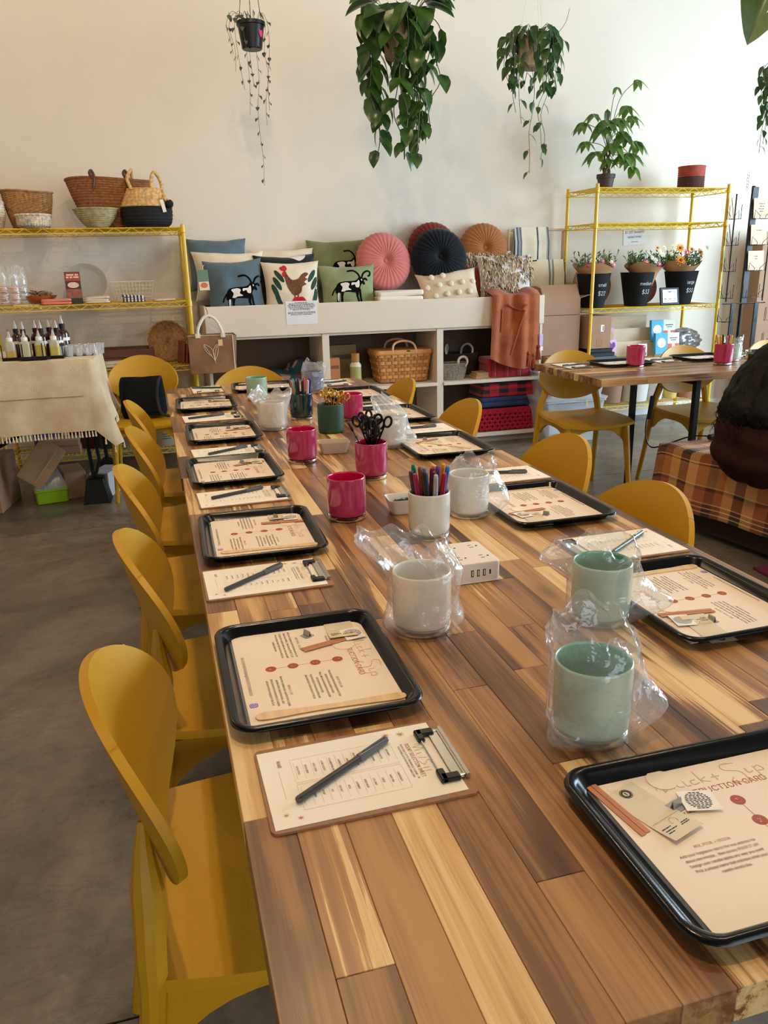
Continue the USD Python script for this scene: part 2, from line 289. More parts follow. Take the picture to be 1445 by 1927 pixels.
# warm lamps under the ceiling (the shop's own lighting, above the frame)
for i, (x, y, sh) in enumerate(LAMPS):
    l = UsdLux.SphereLight.Define(stage, f'/World/ceiling_lamp_light_{i:03d}'); l.CreateRadiusAttr(.045); l.CreateIntensityAttr(LAMP_I*sh); l.CreateColorAttr(Gf.Vec3f(*LAMP_C)); l.AddTranslateOp().Set(Gf.Vec3d(x, y, 3.4))

# ---------------------------------------------------------------- tables of wooden staves
DK, MD, MI, WA, LI, CR = (82, 50, 27), (118, 77, 42), (156, 109, 63), (183, 134, 79), (212, 167, 105), (233, 197, 140)
VAR = [[(.66, DK), (.80, MD), (.95, MI)], [(.66, DK), (.78, MD), (.86, MI), (.96, WA)], [(.66, MD), (.78, MI), (.86, WA), (.97, LI)], [(.68, MD), (.80, MI), (.95, WA)], [(.70, WA), (.80, LI), (.92, CR)],
       [(.68, DK), (.78, MD), (.83, MI), (.845, LI), (.93, CR)], [(.66, DK), (.76, MI), (.92, WA)], [(.68, MI), (.78, WA), (.86, MI), (.95, MD)], [(.68, LI), (.77, CR), (.80, WA), (.90, MI)], [(.68, DK), (.84, MD), (.98, MI)],
       [(.70, CR), (.795, LI), (.81, MI), (.93, DK)], [(.68, MD), (.79, WA), (.90, LI)]]
for ax in 'yx':
    for k, v in enumerate(VAR): wood(f'stave_{ax}{k}', v, ax, k+1)
under_m = mat('table_underside', (120, 84, 54), .7); steel_m = mat('black_steel', (12, 12, 13), .5, specular_ior_level=.3)
def table(label, x0, y0, wx, wy, along, legs, sd, th=.036, rw=.0508):
    t = thing('wooden_table', label, 'table'); r = random.Random(sd); ln, wd = (wy, wx) if along == 'y' else (wx, wy); nr = round(wd/rw); s = wd/nr; last = -1
    for i in range(nr):
        a = -r.uniform(0, .35)
        while a < ln:
            b = a+r.uniform(.3, .62); lo, hi = max(a, 0), min(b, ln); a = b
            if ln-hi < .09: hi = a = ln
            if hi-lo < .03: continue
            k = r.choice([0, 0, 1, 1, 2, 3, 3, 4, 4, 5, 6, 7, 8, 9, 10, 11]); k = k if k != last else (k+5) % 12; last = k
            z = .75-th-r.uniform(0, .0002); g = .0003
            m = bx(s-g, hi-lo-g, th, (i+.5)*s, (lo+hi)/2, 0, .0007) if along == 'y' else bx(hi-lo-g, s-g, th, (lo+hi)/2, (i+.5)*s, 0, .0007)
            part(t, 'stave', mv(m, x0, y0, z), MATS[f'stave_{along}{k}'], False)
    for q in legs: part(t, 'leg', q, steel_m)
    return t
def uleg(x, ya, yb): return cat(bx(.03, .03, .70, x, ya, .012), bx(.03, .03, .70, x, yb, .012), bx(.03, yb-ya, .03, x, (ya+yb)/2, .684), bx(.03, yb-ya+.04, .012, x, (ya+yb)/2, 0))
def uleg2(y, xa, xb): return mv(rot(uleg(0, xa, xb), 'z', -90), 0, y, 0)
TW, TL = .965, 1.815
table('long stave-topped work table nearest the camera', 0, 0, TW, TL-.001, 'y', [uleg2(.3, .15, .8), uleg2(1.5, .15, .8)], 5)
table('stave-topped work table farther off, pushed end to end behind the nearest one', -.004, TL, TW+.004, TL, 'y', [uleg2(TL+.3, .15, .8), uleg2(TL+1.5, .15, .8)], 23)
table('stave-topped table on black legs at the right, beside the person', 2.034, 3.018, 1.83, .72, 'x', [uleg(2.62, 3.07, 3.63), uleg(3.45, 3.07, 3.63)], 9, rw=.045)

# ---------------------------------------------------------------- yellow chairs
yel = mat('yellow_plastic', (198, 146, 8), .45, bump=.12, bs=700)
def chair(label, loc, rz):
    t = thing('plastic_chair', label, 'chair', loc, rz, 'yellow plastic chairs')
    nu, nv = 15, 15; P = np.zeros((nu, nv, 3))
    for i, a in enumerate(np.linspace(-1, 1, nu)):
        for j, b in enumerate(np.linspace(-1, 1, nv)):
            u, v = a*math.sqrt(1-.16*b*b), b*math.sqrt(1-.13*a*a)
            P[i, j] = (u*(.218+.012*v), v*.215, .448+.016*abs(u)**2-.022*max(0, v-.45)**1.5*2-.008*(1-v*v))
    part(t, 'seat', shell(P, .016), yel, 50)
    # the oval back, curved round the sitter, tilted
    P = np.zeros((39, 39, 3))
    for i, a in enumerate(np.sin(np.linspace(-PI/2, PI/2, 39)*.97)/math.sin(PI/2*.97)):
        for j, b in enumerate(np.sin(np.linspace(-PI/2, PI/2, 39)*.97)/math.sin(PI/2*.97)):
            u, v = a*math.sqrt(1-b*b/2), b*math.sqrt(1-a*a/2); x, z = .207*u*(1-.06*v), .672+.137*v; P[i, j] = (x, -.205+1.35*x*x-.26*(z-.672), z)
    part(t, 'backrest', shell(P, .0125), yel, 70)
    for s in (-1, 1):
        part(t, 'leg', tube(spline([(s*.172, .172, .442), (s*.186, .19, .25), (s*.203, .213, 0)], 8), np.linspace(.021, .0125, 8), 10), yel)
        part(t, 'leg', tube(spline([(s*.21, -.262, 0), (s*.196, -.225, .22), (s*.188, -.195, .42), (s*.178, -.19, .50), (s*.160, -.186, .56), (s*.144, -.186, .61), (s*.128, -.184, .655)], 22), np.r_[np.linspace(.0135, .021, 15), np.linspace(.0205, .006, 7)], 10), yel)
    for (a, b, hx) in (((-.172, .172), (.172, .172), 0), ((-.186, -.192), (.186, -.192), 0), ((-.178, -.19), (-.172, .172), 1), ((.178, -.19), (.172, .172), 1)):
        L = math.dist(a, b); q = [(L*k/12, .446 if 1 else 0) for k in range(13)]+[(L*k/12, .415-.075*abs(k/6-1)**3) for k in range(12, -1, -1)]
        m = rot(mv(extr(Polygon(q), .018), 0, 0, -.009), 'x', 90); m = rot(m, 'z', math.degrees(math.atan2(b[1]-a[1], b[0]-a[0])))
        part(t, 'apron', mv(m, a[0], a[1], -.004), yel)
    return t
c0 = chair('yellow chair nearest the camera, at the left side of the table', (.07, .61, 0), -90)
NTH = ['', 'second', 'third', 'fourth', 'fifth']
for k, (x, y, a) in enumerate([(.09, 1.18, -88), (.068, 1.77, -90), (.085, 2.33, -92), (.065, 2.94, -90)], 1):
    dup(c0, f'yellow chair on the left side of the table, {NTH[k]} from the camera', (x, y, 0), a)
for k, (x, y, a) in enumerate([(.83, 1.12, 91), (.91, 1.68, 90), (.885, 2.42, 88), (.84, 3.07, 90)]):
    dup(c0, f'yellow chair on the right side of the long table, {["nearest the camera", "second from the camera", "third from the camera", "farthest from the camera"][k]}', (x, y, 0), a)
dup(c0, 'yellow chair at the far end of the long table, in front of the jute bag', (.43, 3.66, 0), 180)
dup(c0, 'yellow chair holding a black shoulder bag, beside the cloth-covered table', (-.13, 4.56, 0), 178)
dup(c0, 'yellow chair at the left end behind the right-hand table, near the clear storage bins', (2.27, 3.58, 0), 176)
dup(c0, 'yellow chair behind the middle of the right-hand table', (2.99, 3.50, 0), 181)
dup(c0, 'yellow chair behind the right-hand table, cut by the picture edge', (3.62, 3.52, 0), 180)
# ---------------------------------------------------------------- place settings: trays, cards, clipboards
tray_m = mat('tray_plastic', (7, 7, 8), .2, bump=.04, bs=900, specular_ior_level=.38)
card_m = mat('card_paper', (248, 227, 202), .5, var=.03, vs=5); ivory_m = mat('sheet_paper', (250, 240, 222), .8, var=.02, vs=5)
lam_m = film('laminate', haze=.10, rough=.12, bump=.03, bs=8); rust_i = mat('rust_ink', (176, 82, 58), .7); ink = mat('brown_ink', (92, 64, 54), .7); tan_i = mat('tan_ink', (222, 172, 136), .7); dk_i = mat('dark_ink', (48, 46, 44), .7)
stick_m = mat('birch_wood', (232, 198, 150), .6, var=.10, vs=3, stretch=(40, 2, 40)); wick_m = mat('cherry_wick', (196, 128, 84), .6, var=.14, vs=3, stretch=(60, 3, 60))
clip_m = mat('steel', (176, 176, 172), .42, .8); kraft_l = mat('label_paper', (226, 208, 178), .75, var=.03); white_p = mat('white_paper', (247, 240, 228), .75); cream_p = mat('cream_sticker', (247, 228, 200), .7)
board_m = mat('hardboard', (156, 112, 78), .6, var=.14, vs=120); rub_m = mat('black_rubber', (10, 10, 10), .4); chrome_m = mat('chrome', (190, 188, 182), .3, 1); pen_m = mat('smoke_plastic', (66, 66, 66), .25, transmission_weight=.2); pencap_m = mat('smoke_cap', (104, 106, 108), .2, transmission_weight=.25)
red_i = mat('red_ink', (222, 110, 84), .7); gold_i = mat('gold_ink', (196, 150, 92), .7); ig_m = raw('camera_badge', {'tc': ('texture_coordinate', {}), 'xy': ('separate_xyz', {}), 'm': ('math', {'math_type': 'multiply_add', 'value2': 60.0, 'value3': 6.2}), 'r': ('rgb_ramp', {'ramp': [(0, lin((250, 180, 80))), (.5, lin((225, 50, 110))), (1, lin((120, 60, 190)))]}), 'p': ('principled_bsdf', {})}, [('tc.object', 'xy.vector'), ('xy.y', 'm.value1'), ('m.value', 'r.fac'), ('r.color', 'p.base_color')], 'p.BSDF')
def tray_mesh():
    L = [(0, .0155, .032), (-.0015, .0185, .031), (-.005, .0198, .029), (-.009, .0185, .027), (-.0125, .016, .025), (-.019, .0055, .021), (-.023, .0034, .018), (-.026, .003, .016)]
    rg = [ring3(rr(.312+2*d, .252+2*d, r, 7), z) for d, z, r in L]
    un = [ring3(rr(.312+2*d, .252+2*d, r, 7), z) for d, z, r in [(-.026, .0002, .016), (-.021, .0006, .019), (-.014, .012, .024), (-.003, .0145, .030)]]
    return loft(rg[::-1] + [], cap=False), loft(un+[rg[0]], cap=False), flat(Polygon(rr(.26, .20, .016, 7)), .003), flat(Polygon(rr(.26, .20, .016, 7)), .0002)
def tray(label, x, y, z, rz):
    t = thing('serving_tray', label, 'tray', (x, y, z), rz, 'black plastic serving trays')
    a, b, c, d = tray_mesh(); m = cat(a, b, c, d); m.merge_vertices(); part(t, 'tray_body', m, tray_m, 60); return t
def card(label, loc, rz):
    t = thing('instruction_card', label, 'card', loc, rz, 'laminated instruction cards')
    s = part(t, 'sheet', bx(.279, .215, .0008, 0, 0, .0003, .0001), card_m, False)
    z = .00125
    def P(par, name, m, mt): part(par, name, m, mt, False)
    P(s, 'heading', cat(text('INSTRUCTION CARD', .0085, 0, .056, z, sx=.95)), rust_i)
    sc = [[(-.072, .075), (-.066, .09), (-.064, .07), (-.055, .088), (-.052, .072), (-.047, .088), (-.046, .074), (-.04, .072)], [(-.036, .080), (-.036, .072), (-.031, .072)], [(-.022, .079), (-.028, .078), (-.027, .072), (-.02, .073)], [(-.016, .092), (-.016, .072)], [(-.008, .080), (-.015, .076), (-.007, .071)],
          [(.003, .082), (.003, .072)], [(-.002, .077), (.008, .077)], [(.038, .092), (.022, .093), (.020, .084), (.036, .076), (.034, .060), (.018, .064), (.022, .07)], [(.044, .080), (.044, .072), (.050, .073)], [(.055, .080), (.054, .058)], [(.055, .078), (.062, .080), (.064, .072), (.056, .072)]]
    P(s, 'script_lettering', mv(flat(union_all([stroke(p, .0011) for p in sc])), 0, 0, z+.0001), tan_i)
    P(s, 'step_line', flat(sbox(-.0004, -.062, .0004, .036), z-.0001), rust_i)
    for k, v in enumerate((.036, .003, -.030, -.062)): P(s, 'step_dot', mv(flat(Point(0, v).buffer(.0078, 8).difference(affinity.translate(affinity.scale(glyphs(str(k+1)), .0052, .0065, origin=(0, 0)), 0, v-.0032))), 0, 0, z), rust_i)
    h = .0036; rows = []
    heads = [text('WICK YOUR JAR', h, .066, .022, z), text('MIX, POUR, + DESIGN', h, -.068, -.012, z), text('MINGLE + SIP', h, .066, -.047, z)]
    P(s, 'step_headings', cat(heads), rust_i)
    for x, y, ls in ((-.066, .040, ['Choose your fragrance oils', 'for your candle']), (.066, .015, ['Peel and apply the warning sticker to the', 'bottom of your candle vessel.', 'Next, take your wooden wick and slide', 'into the metal wick clip.', 'Peel the side of the wick sticker and', 'place directly in the center of the jar']),
                     (-.068, -.021, ['Add your fragrance oils to the wax and mix for', 'about one minute... then slowly POUR IT UP!', 'Design your candle labels any way you want!', 'Pick a unique name that matches what your', 'candle smells like.']), (.066, -.054, ['While the candles cure, use this time to grab', 'another drink, enjoy the music, and', 'check out our new collection of candles', 'and wax melts or engage in the Q+A'])):
        rows += [text(l, h, x, y-k*.0068, z, px=30, maxw=.112) for k, l in enumerate(ls)]
    P(s, 'step_text', cat(rows), ink); P(s, 'tag_line', text('TAG US ON INSTAGRAM @CREATIVITYCANDLECO', .0042, .008, -.1, z, px=30), ink)
    b = part(s, 'camera_badge', flat(Polygon(rr(.011, .011, .003)), 0), ig_m, False, loc=(.092, -.098, z))
    P(s, 'badge_outline', mv(flat(union_all([Polygon(rr(.0085, .0085, .0024)).difference(Polygon(rr(.0073, .0073, .002))), Point(0, 0).buffer(.0024).difference(Point(0, 0).buffer(.0015)), Point(.0027, .0027).buffer(.0006)])), .092, -.098, z+.0002), white_p)
    part(t, 'laminate', mv(flat(Polygon(rr(.288, .222, .004)).difference(sbox(-.1392, -.1072, .1392, .1072))), 0, 0, .0008), lam_m, False, label='clear laminate margin of the card')
    return t
def stick(label, loc, rz):
    t = thing('stir_stick', label, 'stick', loc, rz, 'wooden stir sticks'); P = spline([(-.1, 0), (-.095, .0075), (-.075, .009), (-.04, .0065), (0, .0055), (.05, .007), (.085, .0085), (.098, .006), (.101, 0)], 30)
    part(t, 'stick', extr(Polygon(np.vstack([P, P[::-1]*[1, -1]])).buffer(0), .0018), stick_m, False); return t
def wickm(label, loc, rz):
    t = thing('wooden_wick', label, 'wick', loc, rz, 'wooden candle wicks')
    for k in (0, 1): part(t, 'wick_strip', bx(.0064, .094, .0009, -.0035+k*.0068, k*.0015, k*.0002, .0002), wick_m, False)
    return t
def wclip(label, loc, rz):
    t = thing('wick_clip', label, 'clip', loc, rz, 'metal wick clips')
    part(t, 'base_plate', bx(.016, .016, .0008, 0, 0, 0, .0003), clip_m, False)
    for s in (-1, 1): part(t, 'jaw', mv(rot(bx(.014, .0009, .0085, 0, 0, 0, .0003), 'x', s*12), 0, s*.0022, .0007), clip_m, False)
    return t
def blabel(label, loc, rz, curl=.004):
    t = thing('paper_label', label, 'label', loc, rz, 'kraft paper candle labels'); u = np.linspace(-1, 1, 9)
    def zz(x, y): return .0004+curl*max(0, -y/.045)**2
    part(t, 'label_paper', shell([[(x, y, zz(x, y)) for y in np.linspace(-.045, .045, 9)] for x in np.linspace(-.022, .022, 4)], .0003), kraft_l, True)
    e = union_all([Point(0, .034).buffer(.0072).difference(Point(0, .034).buffer(.0066)), Point(0, .034).buffer(.006).difference(Point(0, .034).buffer(.0038)), sbox(-.0006, .0315, .0006, .0365)])
    part(t, 'emblem', flat(e, .0008), dk_i, False)
    part(t, 'print', cat(flat(union_all([sbox(-.020, -.0158, .020, -.0155), Point(.004, -.023).buffer(.005).difference(Point(.004, -.023).buffer(.0047))]), zz(0, -.022)+.0006), *[flat(bars([(x, y, w)], .0011, k), zz(0, y)+.0005) for k, (w, x, y) in enumerate(((.013, -.012, -.027), (.017, -.009, -.031), (.009, -.013, -.0345), (.010, .012, -.030), (.012, .011, -.0325)))]), dk_i, False)
    return t
def wstick(label, loc, rz):
    t = thing('warning_sticker', label, 'sticker', loc, rz, 'round warning stickers')
    part(t, 'backing', bx(.038, .032, .0004, 0, 0, 0, .0001), white_p, False); ls = []
    for k in range(11):
        y = -.0125+k*.0025; w = 2*math.sqrt(max(1e-6, .0142**2-y*y)); n = max(2, int(w/.004)); r = random.Random(k)
        ls += [sbox(-w/2+i*w/n, y-.0006, -w/2+(i+r.uniform(.6, .9))*w/n, y+.0006) for i in range(n)]
    part(t, 'fine_print', flat(union_all(ls), .0006), dk_i, False); return t
def rstick(label, loc, rz):
    t = thing('round_sticker', label, 'sticker', loc, rz, 'cream round wick stickers'); part(t, 'disc', extr(Point(0, 0).buffer(.0165, 10), .0006), cream_p, False); return t
def clipboard(label, loc, rz):
    t = thing('clipboard', label, 'clipboard', loc, rz, 'brown clipboards'); part(t, 'board', extr(Polygon(rr(.152, .229, .008)), .003), board_m, False)
    c = part(t, 'clip', bx(.10, .012, .0012, 0, .1005, .0055, .0004), chrome_m, False)
    for s in (-1, 1):
        part(c, 'rubber_corner', cat(bx(.012, .022, .006, s*.046, .091, .0036, .0015), bx(.022, .009, .006, s*.041, .083, .0036, .0015)), rub_m, False)
        part(c, 'wire_arm', tube([(s*.046, .1, .0065), (s*.046, .111, .0075), (s*.04, .113, .0075)], .0012, 6), chrome_m)
    part(c, 'wire_bar', cat(tube([(-.036, .082, .0066), (0, .0825, .0066), (.036, .082, .0066)], .0013, 6), tube([(-.05, .111, .0075), (.05, .111, .0075)], .0026, 8), tube([(-.046, .1075, .007), (.046, .1075, .007)], .0016, 8)), chrome_m)
    return t
SC = ['BERGAMOT', 'SANDALWOOD', 'SALTED CARAMEL', 'TOBACCO', 'GRAPEFRUIT + MINT', 'VANILLA', 'OAKMOSS', 'CUCUMBER MELON', 'HONEYSUCKLE', 'APPLE CIDER', 'FRESH LINEN', 'EUCALYPTUS', 'LEMONGRASS', 'SWEET PEA', 'CEDAR', 'COCONUT', 'AMBER NOIR', 'LAVENDER', 'ROSE', 'SEA SALT', 'FIG', 'PEONY', 'JASMINE', 'CITRUS']
def ssheet(label, loc, rz):
    t = thing('scent_sheet', label, 'paper', loc, rz, 'scent selection sheets'); s = part(t, 'paper', bx(.14, .214, .0005, 0, 0, 0, .0001), ivory_m, False); z = .0008
    part(s, 'heading', text('SCENT SELECTION SHEET', .0048, 0, .066, z), rust_i, False)
    part(s, 'intro', cat(text('PLEASE SELECT UP TO 3 FRAGRANCES TO BLEND - OR', .0024, 0, .0605, z, px=28, maxw=.104), text('TO BE PAIRED AS IS FOR THE BEST CANDLE EVER', .0024, 0, .0563, z, px=28, maxw=.104)), ink, False)
    sc = [[(-.03, .078), (-.026, .086), (-.024, .074), (-.019, .086), (-.017, .074)], [(-.011, .08), (-.01, .073)], [(0, .083), (-.003, .074)], [(.012, .086), (.004, .083), (.012, .076), (.004, .072)], [(.018, .08), (.018, .073)], [(.024, .08), (.023, .067)]]
    part(s, 'script_lettering', mv(flat(union_all([stroke(p, .0007, 24) for p in sc])), 0, 0, z), tan_i, False)
    ls = []
    for c in (0, 1):
        tx = []; x0 = -.046+c*.048; ls.append(sbox(x0, -.072, x0+.045, .05).difference(sbox(x0+.0003, -.0717, x0+.0447, .0497)))
        for k in range(12):
            y = .041-k*.0098; tx.append(text(SC[c*12+k], .0024, x0+.0225, y, z, px=28, maxw=.034)); ls.append(sbox(x0+.006, y-.002, x0+.039, y-.0017))
        part(s, 'scent_list', cat(tx), ink, False)
    ls.append(sbox(-.028, -.0875, .024, -.0871)); part(s, 'ruled_lines', flat(union_all(ls), z), tan_i, False)
    part(s, 'name_line', text('NAME', .0045, -.041, -.087, z), rust_i, False)
    part(s, 'stars', cat(flat(affinity.translate(star(.0065, 8), -.058, .050), z), flat(affinity.translate(star(.005, 8), .058, -.078), z)), red_i, False)
    part(s, 'pale_stars', cat(flat(affinity.translate(star(.007, 8), -.055, .068), z), flat(affinity.translate(star(.005, 8), .05, -.092), z)), gold_i, False); return t
def pen(label, loc, rz):
    t = thing('ballpoint_pen', label, 'pen', loc, rz, 'grey ballpoint pens'); t2 = .0045
    part(t, 'barrel', tube([(-.075, 0, t2), (-.073, 0, t2), (.03, 0, t2)], [.0034, .0042, .0042], 10), pen_m); part(t, 'cap', cat(tube([(.022, 0, t2), (.024, 0, t2), (.07, 0, t2), (.073, 0, t2)], [.0046, .0052, .0046, .003], 10), bx(.04, .002, .0022, .05, 0, t2+.0045, .0006)), pencap_m); return t
TP = [('at the left side, nearest the camera', .13, .615, -90, .137, .632), ('at the left side, second from the camera', .14, 1.236, -91, .149, 1.262), ('at the left side, third from the camera', .142, 1.828, -89, .147, 1.838), ('at the left side, fourth from the camera', .163, 2.385, -90, .169, 2.39), ('at the far left corner, fifth from the camera', .148, 3.035, -92, .15, 3.045),
      ('at the far end of the long table', .452, 3.44, 176, .45, 3.445), ('at the right side, farthest from the camera', .812, 3.04, 90, .81, 3.04), ('at the right side, beyond the black scissors', .82, 2.485, 91, .822, 2.49), ('at the right side, near the joint of the tables', .803, 1.912, 90, .805, 1.925), ('at the right side, behind the white wrapped jar', .798, 1.227, 90, .80, 1.24), ('at the right side, beside the farther mint jar', .793, .648, 91, .793, .652),
      ('at the near end, in the right front corner', .492, .149, 0, .508, .152)]
T2 = [('on the right-hand table, behind the pink cup', 2.44, 3.50, 180, 2.44, 3.50), ('on the right-hand table, left of the bagged mint jar', 2.99, 3.52, 181, 2.99, 3.52), ('on the right-hand table, by the picture edge', 3.50, 3.53, 180, 3.50, 3.53)]
pro = {}
def put(kind, fn, label, loc, rz):
    if kind in pro: return dup(pro[kind], label, loc, rz)
    pro[kind] = fn(label, loc, rz) if kind != 'tray' else tray(label, *loc, rz); return pro[kind]
ADD = {0: dict(stick=(.127, 0, 88), wick=(-.052, .037, 14), label=(-.105, .062, 88), wst=(-.07, .076, 8), cream=(-.042, .055, 0), clip=(-.09, .008, 30)),
       11: dict(wick=(-.130, .065, 9), label=(-.097, .047, 18), wst=(-.042, .045, -14), cream=(-.057, .089, 0), clip=(-.069, .046, 20))}
rs = random.Random(3)
for i, (pl, x, y, rz, cx_, cy_) in enumerate(TP+T2):
    put('tray', None, f'black plastic tray {pl}', (x, y, .7502), rz)
    put('card', card, f'laminated instruction card on the tray {pl}', (cx_, cy_, .7536), rz)
    d = ADD.get(i) or dict(stick=(.122+rs.uniform(-.006, .006), rs.uniform(-.01, .01), 88+rs.uniform(-3, 3)), wick=(-.05+rs.uniform(-.02, .02), .05+rs.uniform(-.02, .01), rs.uniform(-8, 20)), label=(-.108, .055+rs.uniform(-.01, .01), 80+rs.uniform(-8, 14)), wst=(-.072, .072, rs.uniform(-12, 12)), cream=(-.02+rs.uniform(-.02, .01), .06, 0), clip=(-.085, .01+rs.uniform(-.005, .03), rs.uniform(0, 60)))
    if i == 8: d.update(stick=(.0, -.01, 40), wick=(.075, .02, 25), clip=(.095, .02, 30), wst=(.11, .06, 10), label=(-.10, .03, 80), cream=(.07, .07, 0))
    if i > 11: d = dict(wick=d['wick'], clip=d['clip'])
    c, s = math.cos(math.radians(rz)), math.sin(math.radians(rz))
    for k, (fn, zz, what) in dict(label=(blabel, .7549, 'kraft candle label'), stick=(stick, .7549, 'wooden stir stick'), wick=(wickm, .7560 if i != 11 else .7549, 'flat wooden wicks'), cream=(rstick, .7549, 'cream round sticker'), wst=(wstick, .7572, 'white fine-print sticker'), clip=(wclip, .7550, 'metal wick clip')).items():
        if k in d:
            u, v, a = d[k]; put(k, fn, f'{what} on the tray {pl}', (cx_+u*c-v*s, cy_+u*s+v*c, zz), rz+a)
CB = [('at the left side, nearest the camera', .14, .362, -90, (-.005, -.018), 123), ('at the left side, second from the camera', .118, .99, -90, (.0, -.02), 128), ('at the left side, third from the camera', .14, 1.565, -89, (-.02, -.01), 112), ('at the left side, fourth from the camera', .154, 2.10, -88, (.0, .0), 118), ('at the left side, fifth from the camera', .152, 2.735, -88, (-.01, -.02), 106), ('at the far left corner of the long table', .185, 3.51, 180, (0, -.03), -20),
      ('at the right side, nearest the camera', .828, .928, 90, (0, -.02), -55), ('at the right side, behind the white wrapped jar', .836, 1.523, 90, (.01, 0), -105), ('at the right side, beyond the black scissors', .832, 2.205, 90, (.01, .01), -88), ('at the right side, second farthest', .828, 2.76, 91, (.01, 0), -88), ('at the far right corner of the long table', .80, 3.46, 180, (0, 0), 20),
      ('on the right-hand table, at its left end', 2.17, 3.55, 180, (.0, 0), 14), ('on the right-hand table, between the two trays', 2.73, 3.55, 180, (0, 0), 6), ('on the right-hand table, near the small tub', 3.28, 3.56, 180, (0, 0), 5)]
for i, (pl, x, y, rz, (u, v), pa) in enumerate(CB):
    c, s = math.cos(math.radians(rz)), math.sin(math.radians(rz))
    put('cb', clipboard, f'brown clipboard {pl}', (x, y, .7501), rz); put('sh', ssheet, f'printed scent sheet on the clipboard {pl}', (x-.0*c-.004*-s, y-.004*c, .7532), rz+.8)
    put('pen', pen, f'grey capped pen lying on the clipboard {pl}', (x+u*c-v*s, y+u*s+v*c, .7540), rz+pa-(0 if pa < 90 else 0))
# ---------------------------------------------------------------- candle vessels, cups of pens and scissors, wrapped jars
def glaze(name, c, rough=.16, film_=420, **k): return mat(name, c, rough, coat=.9, coat_roughness=.04, thin_film_thickness=film_, thin_film_ior=1.45, var=.10, vs=7, **k)
pink_m = glaze('pink_glaze', (180, 46, 92)); pinkin_m = mat('pink_inside', (206, 14, 74), .25, coat=.5); mint_m = glaze('mint_glaze', (160, 186, 158), .2, 300); mintin_m = mat('mint_inside', (110, 176, 148), .3, coat=.4); pearl_m = glaze('pearl_glaze', (222, 219, 204), .15, 380); pearlin_m = mat('pearl_inside', (226, 220, 205), .35)
night_m = glaze('oil_slick_glaze', (34, 62, 78), .12, 520, metal=.5); nightin_m = mat('dark_inside', (40, 46, 54), .3); green_m = mat('green_ceramic', (40, 74, 52), .5); navy_m = glaze('violet_glaze', (74, 82, 132), .12, 480, metal=.3); wax_m = glaze('white_glaze', (232, 214, 186), .25, 250)
glass_m = mat('clear_glass', (238, 240, 236), .03, transmission_weight=1, ior=1.48)
def vessel(label, loc, body, inside, h=.1, r=.0445, base=True, cat_='candle jar', group=None, nm='candle_vessel', rz=0):
    t = thing(nm, label, cat_, loc, rz, group); z0 = .011 if base else .0
    part(t, 'outer_wall', lathe([(r*.2, z0), (r*.86, z0), (r*.95, z0+.003), (r*.985, z0+.01), (r, z0+.03), (r, h-.003), (r-.0008, h-.0008), (r-.002, h)], 40), body, 50)
    part(t, 'inner_wall', lathe([(r-.002, h), (r-.0036, h-.001), (r-.0042, h-.004), (r-.0045, .02), (r-.008, .0155), (.0005, .015)], 40), inside, 50)
    if base: part(t, 'glass_base', lathe([(.001, .0005), (r*.88, .0005), (r*.96, .0025), (r*.985, .0065), (r*.97, .0108), (r*.9, .0109), (.001, .0105)], 40), glass_m, 50)
    return t
vessel('pink glass candle jar standing empty in the middle of the long table, nearest the camera', (.35, 1.305, .7502), pink_m, pinkin_m)
vessel('empty pink glass candle jar behind the nearest empty pink one, left of the beige dish', (.355, 1.895, .7502), pink_m, pinkin_m, rz=70)
vessel('pink glass candle jar holding black scissors', (.50, 1.64, .7502), pink_m, pinkin_m, rz=140)
vessel('pink glass candle jar behind the green cup', (.652, 2.49, .7502), pink_m, pinkin_m, rz=200)
vessel('mint marbled candle jar without a bag, near the far end of the long table', (.378, 3.115, .7502), mint_m, mintin_m, r=.046)
vessel('pearl white glass cup full of coloured markers', (.487, 1.122, .7502), pearl_m, pearlin_m, h=.1, cat_='cup', nm='pen_cup')
vessel('oil-slick dark glass cup full of markers', (.479, 2.582, .7502), night_m, nightin_m, cat_='cup', nm='pen_cup')
vessel('matt dark green cup holding gold scissors', (.531, 2.295, .7502), green_m, green_m, base=False, cat_='cup', nm='scissor_cup', r=.046)
bag_m = film('clear_bag', haze=.15, rough=.12, bump=1.0, bs=34, ior=1.55); bagw_m = film('milky_bag', tint=(.96, .95, .93), haze=.30, rough=.16, bump=.7, bs=28, ior=1.6)
